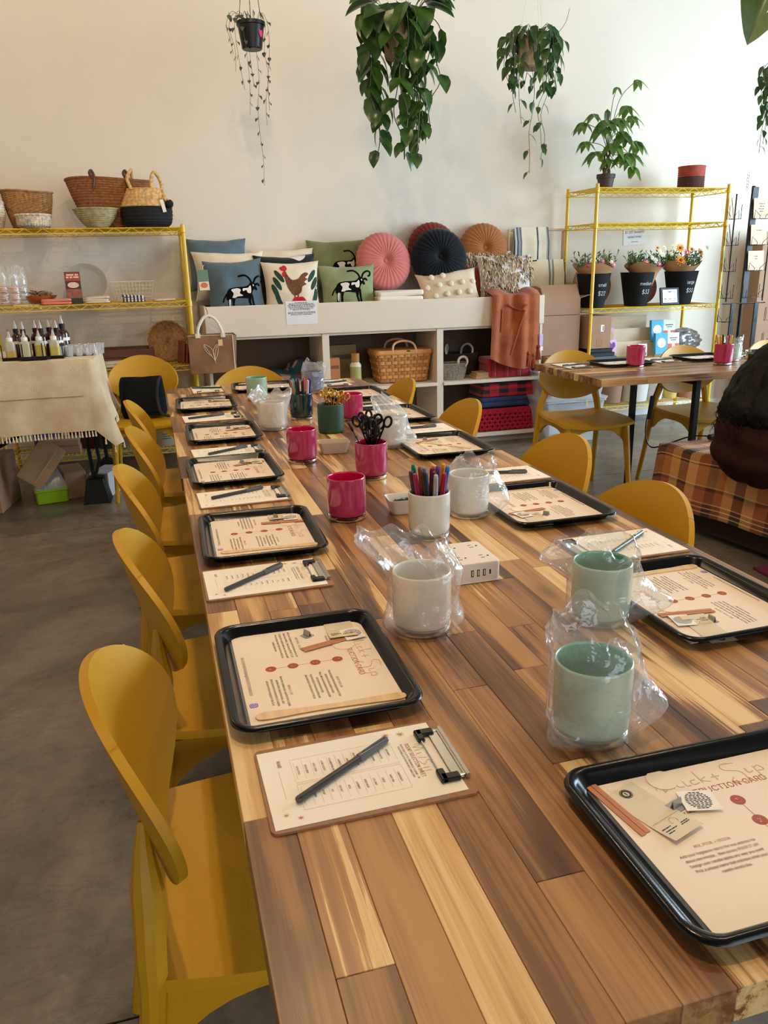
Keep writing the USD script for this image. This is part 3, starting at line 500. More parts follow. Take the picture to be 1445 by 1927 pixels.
def bag(label, loc, sd, lobes, top=(.15, .06, 0, 0), mt=None, r=.05, h=.104, shrink=.0, amp=.0075, opening=True, grp=None):
    """A crumpled clear bag round a jar: rings of noise-creased film, lobes where loose film sticks out, a ruffled mouth."""
    na, rg = 72, []; zs = list(np.linspace(.002, h, 15))+list(np.linspace(h+.006, top[0], 9)); th = np.arange(na)/na*2*PI
    for i, z in enumerate(zs):
        k = max(0, (z-h)/(top[0]-h)); e = min(1, i/2)
        rr_ = np.full(na, (r+.002)*(.86+.14*e) if z <= h else r*(1-k)+top[1]*k+.004*math.sin(k*PI))
        p = np.column_stack([np.cos(th)*3.2, np.sin(th)*3.2, np.full(na, z*34)+sd*9.1]); c1 = np.abs(meshkit.noise(p, sd)-.5)*2; p2 = np.column_stack([np.cos(th)*8, np.sin(th)*8, np.full(na, z*75)+sd]); c2 = np.abs(meshkit.noise(p2, sd+5)-.5)*2
        rr_ = rr_+amp*(1-c1)*(.5+.9*k)+amp*.75*(1-c2)*(.4+k)-amp*.35
        zz = np.full(na, z); 
        for (a, zl, out, wa, wz, dz) in lobes:
            da = (th-math.radians(a)+PI) % (2*PI)-PI; g = np.exp(-(da/math.radians(wa))**2-((z-zl)/wz)**2); rr_ = rr_+out*g; zz = zz+dz*g
        if k > 0: zz = zz+k*.016*(meshkit.noise(np.column_stack([np.cos(th)*2, np.sin(th)*2, np.full(na, sd*3.3)]), sd)-.5)*2+k*.006*np.sin(th*7+sd)
        rg.append(np.column_stack([np.cos(th)*rr_+top[2]*k, np.sin(th)*rr_+top[3]*k, np.maximum(zz, .001)]))
    m = loft(rg, cap=False)
    t = thing('plastic_bag', label, 'bag', loc, 0, grp or 'clear plastic bags round candle jars'); part(t, 'film', m, mt or bag_m, 28); return t
JR = [('white candle jar wrapped in a bag', (.328, .702), wax_m, pearlin_m, .047, 'left of the white power block'), ('white candle jar wrapped in a bag', (.622, 1.233), pearl_m, pearlin_m, .046, 'right of the cup of coloured markers'), ('mint green candle jar in a bag', (.612, .642), mint_m, mintin_m, .047, 'farther of the two front mint jars'),
      ('mint green candle jar in a bag', (.43, .358), mint_m, mintin_m, .047, 'nearest the camera, above the front tray'), ('white candle jar in a bag', (.345, 2.42), wax_m, pearlin_m, .0455, 'left of the dark marker cup'), ('violet candle jar in a bag', (.65, 3.21), navy_m, nightin_m, .046, 'near the far end of the long table'), ('white candle jar in a bag', (.665, 1.99), pearl_m, pearlin_m, .045, 'behind the black scissors')]
for (l, (x, y), a, b, r, w) in JR: vessel(f'{l}, {w}', (x, y, .7502), a, b, r=r)
B = lambda i, what, *a, **k: bag(f'{what} {JR[i][5]}', (*JR[i][1], .7503), i+2, *a, r=JR[i][4]+.003, **k)
B(0, 'clear bag, mouth raised leftward,', [(150, .135, .030, 40, .03, .012), (200, .15, .02, 30, .03, .02), (-20, .095, .012, 40, .03, 0), (-25, .02, .014, 30, .02, 0), (190, .02, .016, 25, .018, 0), (20, .03, .012, 30, .03, 0)], top=(.152, .044, -.02, .012))
B(1, 'clear bag crumpled rightward, on the jar', [(-20, .05, .030, 35, .03, 0), (10, .085, .022, 30, .03, 0), (-40, .03, .02, 30, .03, 0)], top=(.128, .032, .018, .0))
B(2, 'clear bag with one tail, on the', [(-28, .025, .055, 17, .025, .01), (-10, .06, .02, 35, .03, 0), (165, .115, .045, 22, .022, -.01), (40, .10, .012, 30, .03, 0)], top=(.132, .045, -.004, .0))
B(3, 'clear bag with two tails, on the mint jar', [(-8, .03, .044, 24, .028, 0), (20, .075, .022, 35, .03, 0), (205, .012, .022, 22, .016, 0), (60, .12, .01, 40, .03, .01)], top=(.142, .038, .0, .014))
B(4, 'milky bag with a ruffled open top,', [(190, .11, .03, 25, .02, .01), (10, .105, .02, 30, .03, .02)], top=(.138, .055, .0, 0), mt=bagw_m)
B(5, 'clear bag gathered above the violet jar', [(10, .11, .015, 40, .03, .0)], top=(.142, .036, .006, 0))
B(6, 'milky bag pulled up to a point,', [(-30, .03, .028, 30, .025, 0), (160, .05, .018, 30, .03, 0)], top=(.165, .006, -.045, .02), mt=bagw_m)
lidt = thing('jar_lid', 'white round lid lying beside the oil-slick marker cup', 'lid', (.512, 3.16, .7502)); part(lidt, 'disc', cyl(.036, .006, n=32), mat('white_gloss', (242, 240, 234), .3))
# markers and scissors in cups
capm = {}
def cm(c):
    if c not in capm: capm[c] = mat(f'marker_{c[0]}_{c[1]}_{c[2]}', c, .3)
    return capm[c]
def stand(cx, cy, z0, r, a, lean, L):
    """Base point on the cup floor and top point leaning on the rim."""
    b = np.array([cx-math.cos(a)*r*.55, cy-math.sin(a)*r*.55, z0]); d = np.array([math.cos(a)*lean, math.sin(a)*lean, 1.0]); d /= np.linalg.norm(d); return b, d
def marker(cup, k, n, cname, c, cx, cy, r, L=.135, z0=.768, fat=.0052, gold=False):
    no = min(n, 10); a = 2*PI*k/no+.4 if k < no else 2*PI*(k-no)/max(1, n-no)+.9; q = r*(.88 if k < no else .42); b = np.array([cx+.62*q*math.cos(a+.15), cy+.62*q*math.sin(a+.15), z0]); d = np.array([cx+q*math.cos(a), cy+q*math.sin(a), .85])-b; d /= np.linalg.norm(d)
    t = thing('marker_pen', f'{cname} marker standing in the {cup}', 'marker'); p = lambda s: b+d*L*s
    part(t, 'barrel', tube([p(0), p(.02), p(.62)], [fat*.5, fat*.92, fat*.92], 10), cm((60, 60, 62)) if not gold else cm((190, 150, 80)))
    part(t, 'cap', tube([p(.55), p(.56), p(.95), p(.99), p(1)], [fat*.95, fat*1.08, fat, fat*.8, fat*.4], 12), cm(c)); part(t, 'pocket_clip', tube([p(.94)+np.array([0, -fat*1.4, 0]), p(.62)+np.array([0, -fat*1.5, 0])], .0012, 6), cm(c))
C1 = [('orange', (232, 140, 30)), ('scarlet', (228, 62, 30)), ('grey', (150, 152, 152)), ('teal', (0, 120, 96)), ('dark plum', (84, 40, 54)), ('magenta', (160, 30, 84)), ('black', (34, 34, 36)), ('silver grey', (176, 176, 172)), ('crimson', (170, 30, 60)), ('sky blue', (30, 120, 178)), ('wine red', (130, 26, 70)), ('royal blue', (48, 78, 160)), ('brown', (140, 74, 38)), ('light blue', (66, 136, 190)), ('dark brown', (92, 52, 36)), ('violet', (92, 60, 130))]
for k, (n, c) in enumerate(C1): marker('pearl white cup', k, len(C1), n, c, .487, 1.122, .036, L=.128 if k % 3 else .136)
C2 = [('dark purple', (66, 40, 80)), ('red', (216, 44, 36)), ('plum', (60, 30, 60)), ('green', (60, 150, 50)), ('blue', (30, 60, 160)), ('tan brown', (190, 120, 80)), ('navy', (36, 36, 74)), ('black', (30, 30, 32)), ('pale pink', (230, 190, 180)), ('ink blue', (40, 60, 130))]
for k, (n, c) in enumerate(C2): marker('oil-slick dark cup', k, len(C2), n, c, .479, 2.582, .036, L=.135)
blk_s = mat('black_scissor', (8, 8, 9), .35, specular_ior_level=.35); gold_s = mat('gold_scissor', (226, 178, 88), .2, .95)
def scissors(label, b, d, tw, mt, L, rl, grp, open_=.25):
    t = thing('scissors', label, 'scissors', group=grp); d = np.array(d)/np.linalg.norm(d); s = np.cross(d, (math.cos(tw), math.sin(tw), 0)); s /= np.linalg.norm(s); b = np.array(b)
    for e in (-1, 1):
        q = [b+s*e*.002, b+d*L*.55+s*e*.004, b+d*L*.74+s*e*.008]; part(t, 'blade', tube(q, [.0018, .0048, .0040], 8, flat=.4), mt)
        c = b+d*(L*.74+rl*1.02)+s*e*(rl*.78+.003); a = np.arange(20)/20*2*PI
        part(t, 'finger_loop', tube([c+s*e*math.cos(x)*rl*.72+d*math.sin(x)*rl*(1.1 if e > 0 else .98) for x in a], .0032, 8, closed=True), mt)
    part(t, 'pivot', trimesh.creation.icosphere(1, .004).apply_translation(b+d*L*.62), mt)
for k in range(10):
    a = k*2*PI/10+.4; le = (.22, .5, .35)[k % 3]; b, d = stand(.50, 1.64, .767, .034*(.5+.5*(k % 2)), a, le, 1)
    scissors(f'black scissors in the pink jar, handles up, leaning {["right", "back right", "far back right", "back", "back left", "left", "front left", "front", "front right", "far right"][k]}', b, d, a+1.2+k*.5, blk_s, .162+.013*(k % 3), .0135, 'black scissors in the pink jar')
for k in range(6):
    a = [2.6, 2.2, 1.9, .2, .45, -.2][k]; b, d = stand(.531, 2.295, .757, .03, a, (.28, .34, .2, .5, .42, .55)[k], 1)
    scissors(f'gold scissors in the green cup, {["far left", "left", "left of the middle", "right, uppermost", "right", "far right"][k]} of the bunch', b, d, a+.8+k*.7, gold_s, .160+.008*(k % 2), .0115, 'gold scissors in the green cup')
# dishes
def dish(label, x, y, rz, c):
    t = thing('ceramic_dish', label, 'dish', (x, y, .7502), rz); m = mat('dish_glaze_'+str(c[2]), c, .35)
    part(t, 'bowl', loft([ring3(rr(w, h, r, 6), z) for w, h, r, z in [(.001, .001, .0004, .0005), (.072, .045, .008, .0003), (.078, .05, .01, .003), (.098, .068, .012, .036), (.0975, .0675, .012, .0368), (.094, .064, .011, .0365), (.076, .047, .009, .006), (.0705, .042, .008, .0045), (.001, .001, .0004, .0045)]], cap=False), m, 40); return t
dish('small beige rectangular dish with a red bit in it, beside the empty pink jar', .468, 1.975, -4, (206, 190, 166))
dish('small white rectangular dish full of metal wick clips, behind the cup of markers', .495, 1.305, -3, (240, 234, 224))
t = thing('red_wax_bit', 'dark red wax bit in the beige dish', 'wax', (.47, 1.978, .7552)); part(t, 'crumb', cat(*[mv(trimesh.creation.icosphere(1, .006), -.01+.009*k, .004*(-1)**k, .004) for k in range(4)]), mat('dark_red_wax', (96, 22, 22), .4))
t = thing('wick_clip_heap', 'heap of dark metal wick clips in the white dish', 'wick clips', (.495, 1.305, .7552), kind='stuff'); part(t, 'clips', cat(*[mv(rot(rot(bx(.013, .007, .003, b=.0005), 'x', rnd.uniform(-50, 50)), 'z', rnd.uniform(0, 180)), rnd.uniform(-.028, .028), rnd.uniform(-.016, .016), rnd.uniform(.003, .022)) for _ in range(70)]), mat('dark_steel', (60, 60, 62), .35, .8), False)
# power block
pw = mat('white_abs', (240, 226, 212), .4); sl = mat('slot_black', (26, 25, 25), .5)
t = thing('power_block', 'white power block with outlets on top and USB ports in front', 'power strip', (.484, .90, .7502), 0)
part(t, 'housing', mv(loft([ring3(rr(w, h, r, 5), z) for w, h, r, z in [(.084, .112, .008, 0), (.087, .115, .009, .002), (.087, .115, .009, .036), (.085, .113, .009, .0385), (.08, .108, .009, .0395)]]), 0, 0, 0), pw, 40)
part(t, 'front_frame', bx(.0885, .0012, .0025, 0, -.0575, .001, .0004), pw, False)
for k in range(3):
    u = part(t, 'usb_port', bx(.0052, .0014, .013, -.012+.0115*k, -.0575, .013, .0004), sl, False); part(u, 'tongue', bx(.0020, .001, .0095, -.012+.0115*k, -.0584, .015, .0002), pw, False)
part(t, 'usb_c_port', bx(.0032, .0014, .009, .0225, -.0575, .015, .001), sl, False)
for sx in (-1, 1):
    for sy in (-1, 1):
        part(t, 'outlet', cat(bx(.007, .0016, .0006, sx*.022-.004, sy*.028+.006, .0393, .0002), bx(.008, .0016, .0006, sx*.022-.004, sy*.028-.006, .0393, .0002), cyl(.0022, .0006, sx*.022+.008, sy*.028, .0393, 10, .0001)), sl, False)
# right-hand table things
vessel('pink cup standing empty on the right-hand table', (2.455, 3.385, .7502), pink_m, pinkin_m, h=.112, r=.049, cat_='cup', nm='pink_cup')
vessel('pink cup full of pens on the right-hand table', (2.915, 3.26, .7502), pink_m, pinkin_m, h=.112, r=.049, cat_='cup', nm='pen_cup', rz=90)
vessel('mint candle jar in a bag on the right-hand table', (3.06, 3.37, .7502), mint_m, mintin_m, r=.042); bag('clear bag round the mint jar on the right-hand table', (3.06, 3.37, .7503), 31, [(10, .05, .012, 40, .03, 0)], top=(.13, .035, .0, 0), r=.045)
C3 = [('red', (200, 30, 50)), ('black', (30, 30, 32)), ('yellow', (240, 190, 30)), ('golden', (222, 160, 40)), ('amber', (226, 150, 40)), ('grey', (150, 150, 150)), ('lemon', (240, 210, 60)), ('charcoal', (60, 56, 60))]
for k, (n, c) in enumerate(C3): marker('pink cup on the right-hand table', k, 8, n, c, 2.915, 3.26, .038, L=.14)
t = thing('plastic_tub', 'small clear tub of dark bits on the right-hand table', 'tub', (3.235, 3.41, .7502)); part(t, 'tub_wall', lathe([(.001, .0005), (.036, .0005), (.042, .045), (.0405, .045), (.035, .003), (.001, .003)], 28), glass_m); part(t, 'contents', cyl(.035, .026, z=.004), mat('dark_bits', (70, 62, 58), .6, var=.4, vs=200))
# ---------------------------------------------------------------- yellow wire shelving
ysteel = mat('yellow_steel', (226, 186, 40), .35, coat=.3)
def truss(a, b, z, h=.030, pitch=.05):
    a, b = np.array(a, float), np.array(b, float); L = np.linalg.norm(b-a); n = max(2, int(L/pitch)); q = [np.array([*(a+(b-a)*k/n), z-(h if k % 2 else 0)]) for k in range(n+1)]
    return [tube([(*a, z), (*b, z)], .0034, 6), tube([(*a, z-h), (*b, z-h)], .0034, 6), tube(q, .0027, 5)]
def wire_shelf(label, x0, x1, y0, y1, levels, top):
    t = thing('wire_shelf_unit', label, 'shelf')
    for x in (x0, x1):
        for y in (y0, y1):
            p = part(t, 'post', cyl(.0132, top, x, y, 0, 16, .003), ysteel)
            for z in levels: part(p, 'collar', cyl(.0175, .042, x, y, z-.034, 14, .004, .0155), ysteel)
    for z in levels:
        s = part(t, 'shelf_frame', cat(truss((x0, y0), (x1, y0), z), truss((x0, y1), (x1, y1), z), truss((x0, y0), (x0, y1), z), truss((x1, y0), (x1, y1), z)), ysteel, 50)
        n = int((x1-x0)/.026); part(s, 'wire_deck', cat([tube([(x0+(x1-x0)*k/n, y0, z+.0025), (x0+(x1-x0)*k/n, y1, z+.0025)], .0023, 4) for k in range(1, n)]+[tube([(x0, y0+(y1-y0)*k/4, z-.001), (x1, y0+(y1-y0)*k/4, z-.001)], .003, 5) for k in (1, 2, 3)]), ysteel, 50, kind='stuff')
    return t
LS = (1.565, 1.112, .70, .152); RS = (1.806, 1.562, .955, .56, .20)
wire_shelf('yellow wire shelving at the left holding baskets', -1.03, .213, 5.07, 5.5, LS, 1.585)
wire_shelf('yellow wire shelving at the right holding flower buckets', 3.155, 4.275, 5.07, 5.5, RS, 1.835)

# ---------------------------------------------------------------- baskets
def weave_m(name, c, c2, **k): return mat(name, c, .85, var=.35, vs=60, bump=.8, bs=180, **k)
rattan = weave_m('rattan', (168, 122, 74), 0); seag = weave_m('seagrass', (150, 98, 56), 0); straw = weave_m('pale_straw', (214, 172, 112), 0); blackw = mat('black_woven', (12, 12, 13), .8, bump=.8, bs=200); cottonw = weave_m('cotton_rope', (222, 208, 184), 0); leath = mat('brown_leather', (92, 52, 32), .5); white_r = mat('white_rope', (238, 228, 210), .8, bump=.6, bs=200)
def oval(rx, ry, z, n=56, sq=2.0, wob=0, sd=0):
    a = np.arange(n)/n*2*PI; c, s = np.cos(a), np.sin(a); k = (np.abs(c)**sq+np.abs(s)**sq)**(-1/sq)
    return np.column_stack([c*k*rx, s*k*ry, np.full(n, z)+wob*np.sin(a*2+sd)])
def basket(label, x, y, z, rz, prof, m, coils=0, woven=0, asp=1.0, sq=2.0, wob=0, name='woven_basket', cat_='basket', split=None, group=None, wall=.006):
    """prof: (radius, height) up the outside; coils: rope rings; woven: over-and-under bumps round the wall."""
    t = thing(name, label, cat_, (x, y, z), rz, group); P = spline(prof, 3*max(10, coils)+1 if coils else 34); n = 72; R = []
    for i, (r, h) in enumerate(P):
        o = oval(r, r*asp, h, n, sq, wob*h/P[-1][1])
        if coils: d = .0035*abs(math.sin(i*PI/3))-.001
        else: d = 0
        a = np.arange(n); w = (np.sin(a*PI/2+(i % 2)*PI) if woven else 0)*woven; l = np.linalg.norm(o[:, :2], axis=1, keepdims=True); o[:, :2] *= 1+(d+np.reshape(w, (-1, 1) if woven else ()))/l; R.append(o)
    inn = [o*[1-wall/max(o[:, 0].max(), .01), 1-wall/max(o[:, 1].max(), .01), 1] for o in R[::-1]]
    if split:
        k = next(i for i, (r, h) in enumerate(P) if h >= split[0])
        part(t, 'lower_wall', loft([R[0]*[.02, .02, 1]]+R[:k+1], cap=False), split[1], 40, label=split[2]); part(t, 'upper_wall', loft(R[k:]+inn, cap=False), m, 40)
    else: part(t, 'basket_wall', loft([R[0]*[.02, .02, 1]]+R+inn+[inn[-1]*[.02, .02, 1]], cap=False), m, 40)
    part(t, 'rim', tube(np.vstack([R[-1]]), .006, 6, closed=True), m); return t
def handle(t, pts, r, m, name='handle', n=20, closed=False): return part(t, name, tube(spline(pts, n), r, 8), m)
zt = LS[0]+.006
basket('brown woven square basket on the left shelf, at the picture edge', -.70, 5.28, zt, 4, [(.10, 0), (.118, .06), (.138, .15), (.146, .215)], rattan, woven=.0035, sq=3.4, wob=.006)
basket('small white ribbed rope bowl in front of the square woven basket', -.665, 5.13, zt, 0, [(.075, 0), (.095, .02), (.098, .075)], cottonw, woven=.004, name='rope_bowl', cat_='bowl')
basket('cream rope basket cut by the left picture edge', -.93, 5.18, zt, 0, [(.08, 0), (.10, .06), (.105, .15)], cottonw, coils=12, name='rope_basket')
b = basket('big brown oval basket with two braided loop handles', -.205, 5.33, zt, 2, [(.155, 0), (.185, .06), (.235, .19), (.268, .292)], seag, coils=22, asp=.62, wob=.008)
for s in (-1, 1): handle(b, [(s*.10, -.15, .29), (s*.10-.012, -.152, .32), (s*.10, -.145, .335), (s*.10+.012, -.158, .30), (s*.10+.004, -.166, .25), (s*.10-.006, -.164, .225)], .009, leath, n=24)
basket('beige and green coiled bowl in front of the big oval basket', -.30, 5.15, zt, 0, [(.06, 0), (.09, .03), (.118, .07), (.135, .108)], mat('green_coil', (176, 160, 116), .85, var=.25, vs=40), coils=11, name='coiled_bowl', cat_='bowl')
b = basket('tan belly basket with a black lower half, handles and black pompom', .005, 5.17, zt, -3, [(.125, 0), (.15, .03), (.158, .105), (.14, .16), (.108, .225)], straw, coils=14, asp=.8, split=(.118, blackw, 'black lower half'))
for s, tilt in ((-1, 0), (1, 1)): handle(b, [(s*.075-.03*(s > 0), -.07, .22), (s*.07-.025, -.05, .285), (s*.07, -.02, .335), (s*.08+.01, .02, .315), (s*.09+.02, .05, .225)] if s < 0 else [(.045, -.06, .22), (.05, -.04, .29), (.07, -.01, .325), (.10, .02, .28), (.11, -.03, .21), (.12, -.07, .165)], .010, straw, n=26)
part(b, 'pompom', trimesh.creation.icosphere(3, .026).apply_translation((.145, -.075, .135)), blackw, True, label='black pompom'); part(b, 'price_tag', mv(rot(bx(.022, .0015, .075, b=.0005), 'y', -12), .115, -.105, .085), white_p, False, label='white price tag')
part(b, 'tassel', cat(*[tube([(.12, -.085, .17), (.12+.03*math.cos(k), -.085+.02*math.sin(k), .155+.008*math.sin(k*2))], .003, 5) for k in range(12)]), straw)

# ---------------------------------------------------------------- things on the left shelf
zm = LS[1]+.0045; lin_c = weave('cream_linen', (226, 206, 176)); coral = weave('coral_cloth', (232, 130, 104)); bw_cloth = stripes('black_white_cloth', 'x', .022, [(0, (40, 40, 44)), (.35, (225, 215, 196)), (.8, (90, 90, 92))])
def folded(label, x, y, z, w, d, n, lh, m, rz=0, name='folded_cloth', cat_='cloth', group=None, sd=0, sub='fold'):
    """A folded textile: rounded layers, each a part."""
    t = thing(name, label, cat_, (x, y, z), rz, group); r = random.Random(sd+int(x*1000))
    for k in range(n):
        ww, dd = w*(1-.03*r.random()), d*(1-.03*r.random()); R = [ring3(rr(ww-2*e, dd-2*e, .02, 5), zz) for e, zz in ((.006, 0), (.001, lh*.2), (0, lh*.5), (.001, lh*.8), (.007, lh))]
        m_ = loft(R); v = m_.vertices; v[:, 2] += .006*(meshkit.noise(np.column_stack([v[:, 0]*14, v[:, 1]*14, np.full(len(v), k+sd)]), 3)-.5)*(k+1)*.6; part(t, sub, mv(m_, r.uniform(-.004, .004), 0, k*lh*.96+.002), m, 40)
    return t
folded('coral folded cloth on the left shelf', -.60, 5.13, zm, .185, .12, 2, .016, coral, 4); folded('cream folded cloth right of the dark printed box', -.355, 5.13, zm, .15, .12, 3, .014, lin_c, 0, sd=2); folded('black and cream patterned folded cloth in front of the wire basket', -.135, 5.13, zm, .14, .12, 3, .015, bw_cloth, 3, sd=3); folded('thin cream cloth at the right end of the left shelf', .06, 5.14, zm, .14, .10, 1, .014, lin_c, 0, sd=4)
# dark printed box, grey oval platter, bowl of sticks, wire basket, gift bags, wooden spoons
t = thing('printed_box', 'tall dark box printed with a pale bowl, before the grey platter', 'box', (-.492, 5.17, zm), 5); part(t, 'box_body', bx(.092, .05, .195, b=.002), mat('maroon_card', (70, 34, 32), .45), False)
for n, s, c in (('top_band', bx(.086, .001, .05, 0, -.0255, .14, .0002), (168, 62, 44)), ('picture', bx(.088, .001, .055, 0, -.0255, .035, .0002), (150, 84, 60)), ('base_band', bx(.092, .001, .032, 0, -.0257, .0, .0002), (52, 48, 46))): part(t, n, s, mat('print_'+n, c, .5, var=.4, vs=60), False)
part(t, 'printed_bowl', mv(rot(extr(ell(.034, .018), .001), 'x', 90), 0, -.0256, .115), mat('print_bowl', (226, 190, 164), .5, var=.15, vs=80), False)
part(t, 'lettering', rot(flat(bars([(0, .172, .07), (0, .158, .075)], .009, 2)), 'x', 90).apply_translation((0, -.0268, 0)), kraft_l, False)
t = thing('oval_platter', 'grey oval platter standing behind the dark printed box', 'plate', (-.43, 5.36, zm)); R = []
def pl(a, b, y): return np.column_stack([oval(a, b, 0, 48)[:, 0], np.full(48, y), oval(a, b, 0, 48)[:, 1]+.125])
part(t, 'plate_body', rot(loft([pl(.002, .002, 0), pl(.09, .08, 0), pl(.105, .095, -.006), pl(.135, .122, -.014), pl(.135, .122, -.009), pl(.105, .096, .002), pl(.002, .002, .005)], cap=False), 'x', -8), mat('grey_glaze', (176, 170, 156), .3), 40)
t = thing('amber_bowl', 'amber glass bowl heaped with small wrapped sticks', 'bowl', (-.71, 5.25, zm)); part(t, 'bowl', lathe([(.001, .002), (.05, .002), (.085, .025), (.108, .055), (.105, .055), (.08, .028), (.045, .007), (.001, .006)], 32), mat('amber_glass', (176, 96, 40), .15, coat=.5)); r = random.Random(5)
part(t, 'wrapped_sticks', cat(*[mv(rot(rot(bx(.075, .009, .006, b=.002), 'y', r.uniform(-25, 25)), 'z', r.uniform(0, 180)), r.uniform(-.05, .05), r.uniform(-.04, .04), r.uniform(.04, .075)) for _ in range(46)]), mat('stick_wrap', (150, 112, 88), .35, var=.4, vs=30, coat=.5), False, kind='stuff')
t = thing('wire_basket', 'white wire grid basket at the back of the left shelf', 'basket', (-.135, 5.36, zm)); wm = mat('white_wire', (226, 212, 188), .4); W1 = []
for k in range(13): x = -.13+.26*k/12; W1 += [tube([(x*.86, -.10, .003), (x*1.06, -.125, .125)], .0013, 5), tube([(x*.86, .10, .003), (x*1.06, .125, .125)], .0013, 5)]
for k in range(6): f = k/5; W1.append(tube([(-.112-.026*f, -.10-.025*f, .003+.122*f), (.112+.026*f, -.10-.025*f, .003+.122*f), (.112+.026*f, .10+.025*f, .003+.122*f), (-.112-.026*f, .10+.025*f, .003+.122*f)], .0024 if k == 5 else .0013, 5, closed=True))
part(t, 'grid', cat(W1), wm, 50)
for i, (x, y, c) in enumerate([(-.905, 5.17, (206, 130, 96)), (-.84, 5.16, (214, 150, 110)), (-.80, 5.20, (190, 170, 160))]):
    bag(['clear gift bag of striped sweets nearest the left edge', 'clear gift bag of striped sweets in the middle of three', 'tall clear gift bag, rightmost of the three'][i], (x, y, zm), 41+i, [(80, .19, .012, 40, .03, .0)], top=(.235, .016, 0, 0), r=.034, h=.15, amp=.004, grp='clear gift bags of sweets')
    t = thing('striped_sweets', ['striped sweets inside the gift bag nearest the left edge', 'striped sweets inside the middle gift bag', 'striped sweets inside the rightmost gift bag'][i], 'sweets', (x, y, zm+.003)); part(t, 'sweet_discs', cat(*[mv(rot(cyl(.026, .013, n=16, b=.003), 'x', 15*(-1)**k), 0, 0, .012+.022*k) for k in range(5)]), stripes(f'sweet_stripe_{i}', 'z', .011, [(0, c), (.6, (240, 220, 200))]), 40)
t = thing('wooden_spoon_set', 'flat wooden spoons lying on the left shelf edge', 'spoons', (-.78, 5.10, zm), 4); [part(t, 'spoon', mv(extr(union_all([sbox(-.07, -.005, .05, .005), ell(.022, .013, .06, 0)]), .005), 0, .016*k, .0005), stick_m, False) for k in range(3)]
# lower levels
zl = LS[2]+.0045
basket('round woven hat leaning on the lower left shelf', .055, 5.37, zl+.137, (82, 0, 12), [(.02, -.012), (.09, -.006), (.125, .0), (.132, .012)], rattan, woven=.002, name='woven_hat', cat_='hat')
dkwood = wood('dark_wood', [(.55, (62, 30, 20)), (.8, (100, 54, 36)), (1, (120, 70, 46))], 'x', 3, knots=False, world=False)
t = thing('wooden_crate', 'dark wooden crate on the lower left shelf behind the chair', 'crate', (-.25, 5.34, zl)); [part(t, 'plank', s, dkwood, False) for s in (bx(.42, .012, .05, 0, -.13, .0), bx(.42, .012, .05, 0, -.13, .055), bx(.42, .012, .105, 0, .13, 0), bx(.012, .25, .105, -.204, 0, 0), bx(.012, .25, .105, .204, 0, 0), bx(.40, .25, .01, 0, 0, 0))]
folded('crumpled pale cloth in front of the dark wooden crate', -.29, 5.14, zl, .17, .09, 2, .02, lin_c, 8, sd=9)
for k in range(3):
    t = thing('wooden_board', f'reddish wooden board leaning by the shelf post, {["left", "middle", "right"][k]} of three', 'board', (.125+.022*k, 5.2, zl), (0, 8, 20)); part(t, 'board', bx(.012, .10, .15-.02*k, b=.003), mat('red_wood', (134, 66, 42), .5, var=.2, vs=20), False)
t = thing('red_book', 'thin red book lying behind the clear cups', 'book', (-.42, 5.2, zl)); part(t, 'cover', bx(.22, .16, .014, b=.002), mat('red_cover', (128, 46, 40), .5), False); part(t, 'page_block', bx(.212, .155, .010, .003, -.005, .002, .001), kraft_l, False)
zb = LS[3]+.0045
def carton(label, x, y, z, sx, sy, sz, rz=0, m=None, tape=True, lab=False, flaps=0, name='cardboard_box', group=None, b=.003):
    t = thing(name, label, 'box', (x, y, z), rz, group); m = m or cardb
    if flaps:
        w = .005; part(t, 'box_body', cat(bx(sx, w, sz, 0, -sy/2, 0, .001), bx(sx, w, sz, 0, sy/2, 0, .001), bx(w, sy, sz, -sx/2, 0, 0, .001), bx(w, sy, sz, sx/2, 0, 0, .001), bx(sx, sy, w, 0, 0, 0, .001)), m, False)
        for s, a in ((-1, -flaps), (1, flaps*.5)): part(t, 'flap', mv(rot(bx(sx*.99, .004, sy*.42, b=.001), 'x', -s*a), 0, s*sy/2, sz-.002), m, False)
        for s in (-1, 1): part(t, 'flap', mv(rot(bx(.004, sy*.98, sx*.3, b=.001), 'y', s*75), s*sx/2, 0, sz-.002), m, False)
    else:
        part(t, 'box_body', bx(sx, sy, sz, b=b), m, False); part(t, 'lid_seam', bx(sx*1.004, .0025, .001, 0, 0, sz-.0005, .0002), mat_seam, False)
    if tape: part(t, 'tape', cat(bx(.05, .001, sz*.25, 0, -sy/2-.0006-(.0025 if flaps else 0), sz*.05, .0002)), mat_tape, False)
    if lab: part(t, 'shipping_label', cat(bx(.028, .001, .05, .02, -sy/2-.001, sz*.52, .0002)), white_p, False); part(t, 'label_print', bx(.006, .0006, .036, .026, -sy/2-.0017, sz*.545, .0001), dk_i, False)
    return t
cardb = mat('cardboard', (160, 122, 94), .8, var=.05, vs=6); mat_seam = mat('box_seam', (112, 80, 56), .9); mat_tape = mat('parcel_tape', (158, 112, 72), .25)
carton('small cardboard box on the bottom left shelf, under the other', -.70, 5.2, zb, .24, .16, .05); carton('small cardboard box on top of another on the bottom left shelf', -.70, 5.2, zb+.051, .23, .16, .045)
t = thing('blue_bin', 'blue bin on the bottom left shelf behind the tassels', 'bin', (-.80, 5.33, zb)); part(t, 'bin_wall', loft([ring3(rr(.16, .12, .02), 0), ring3(rr(.18, .14, .02), .21), ring3(rr(.172, .132, .02), .21), ring3(rr(.152, .112, .02), .004)]), mat('blue_plastic', (70, 84, 128), .5))
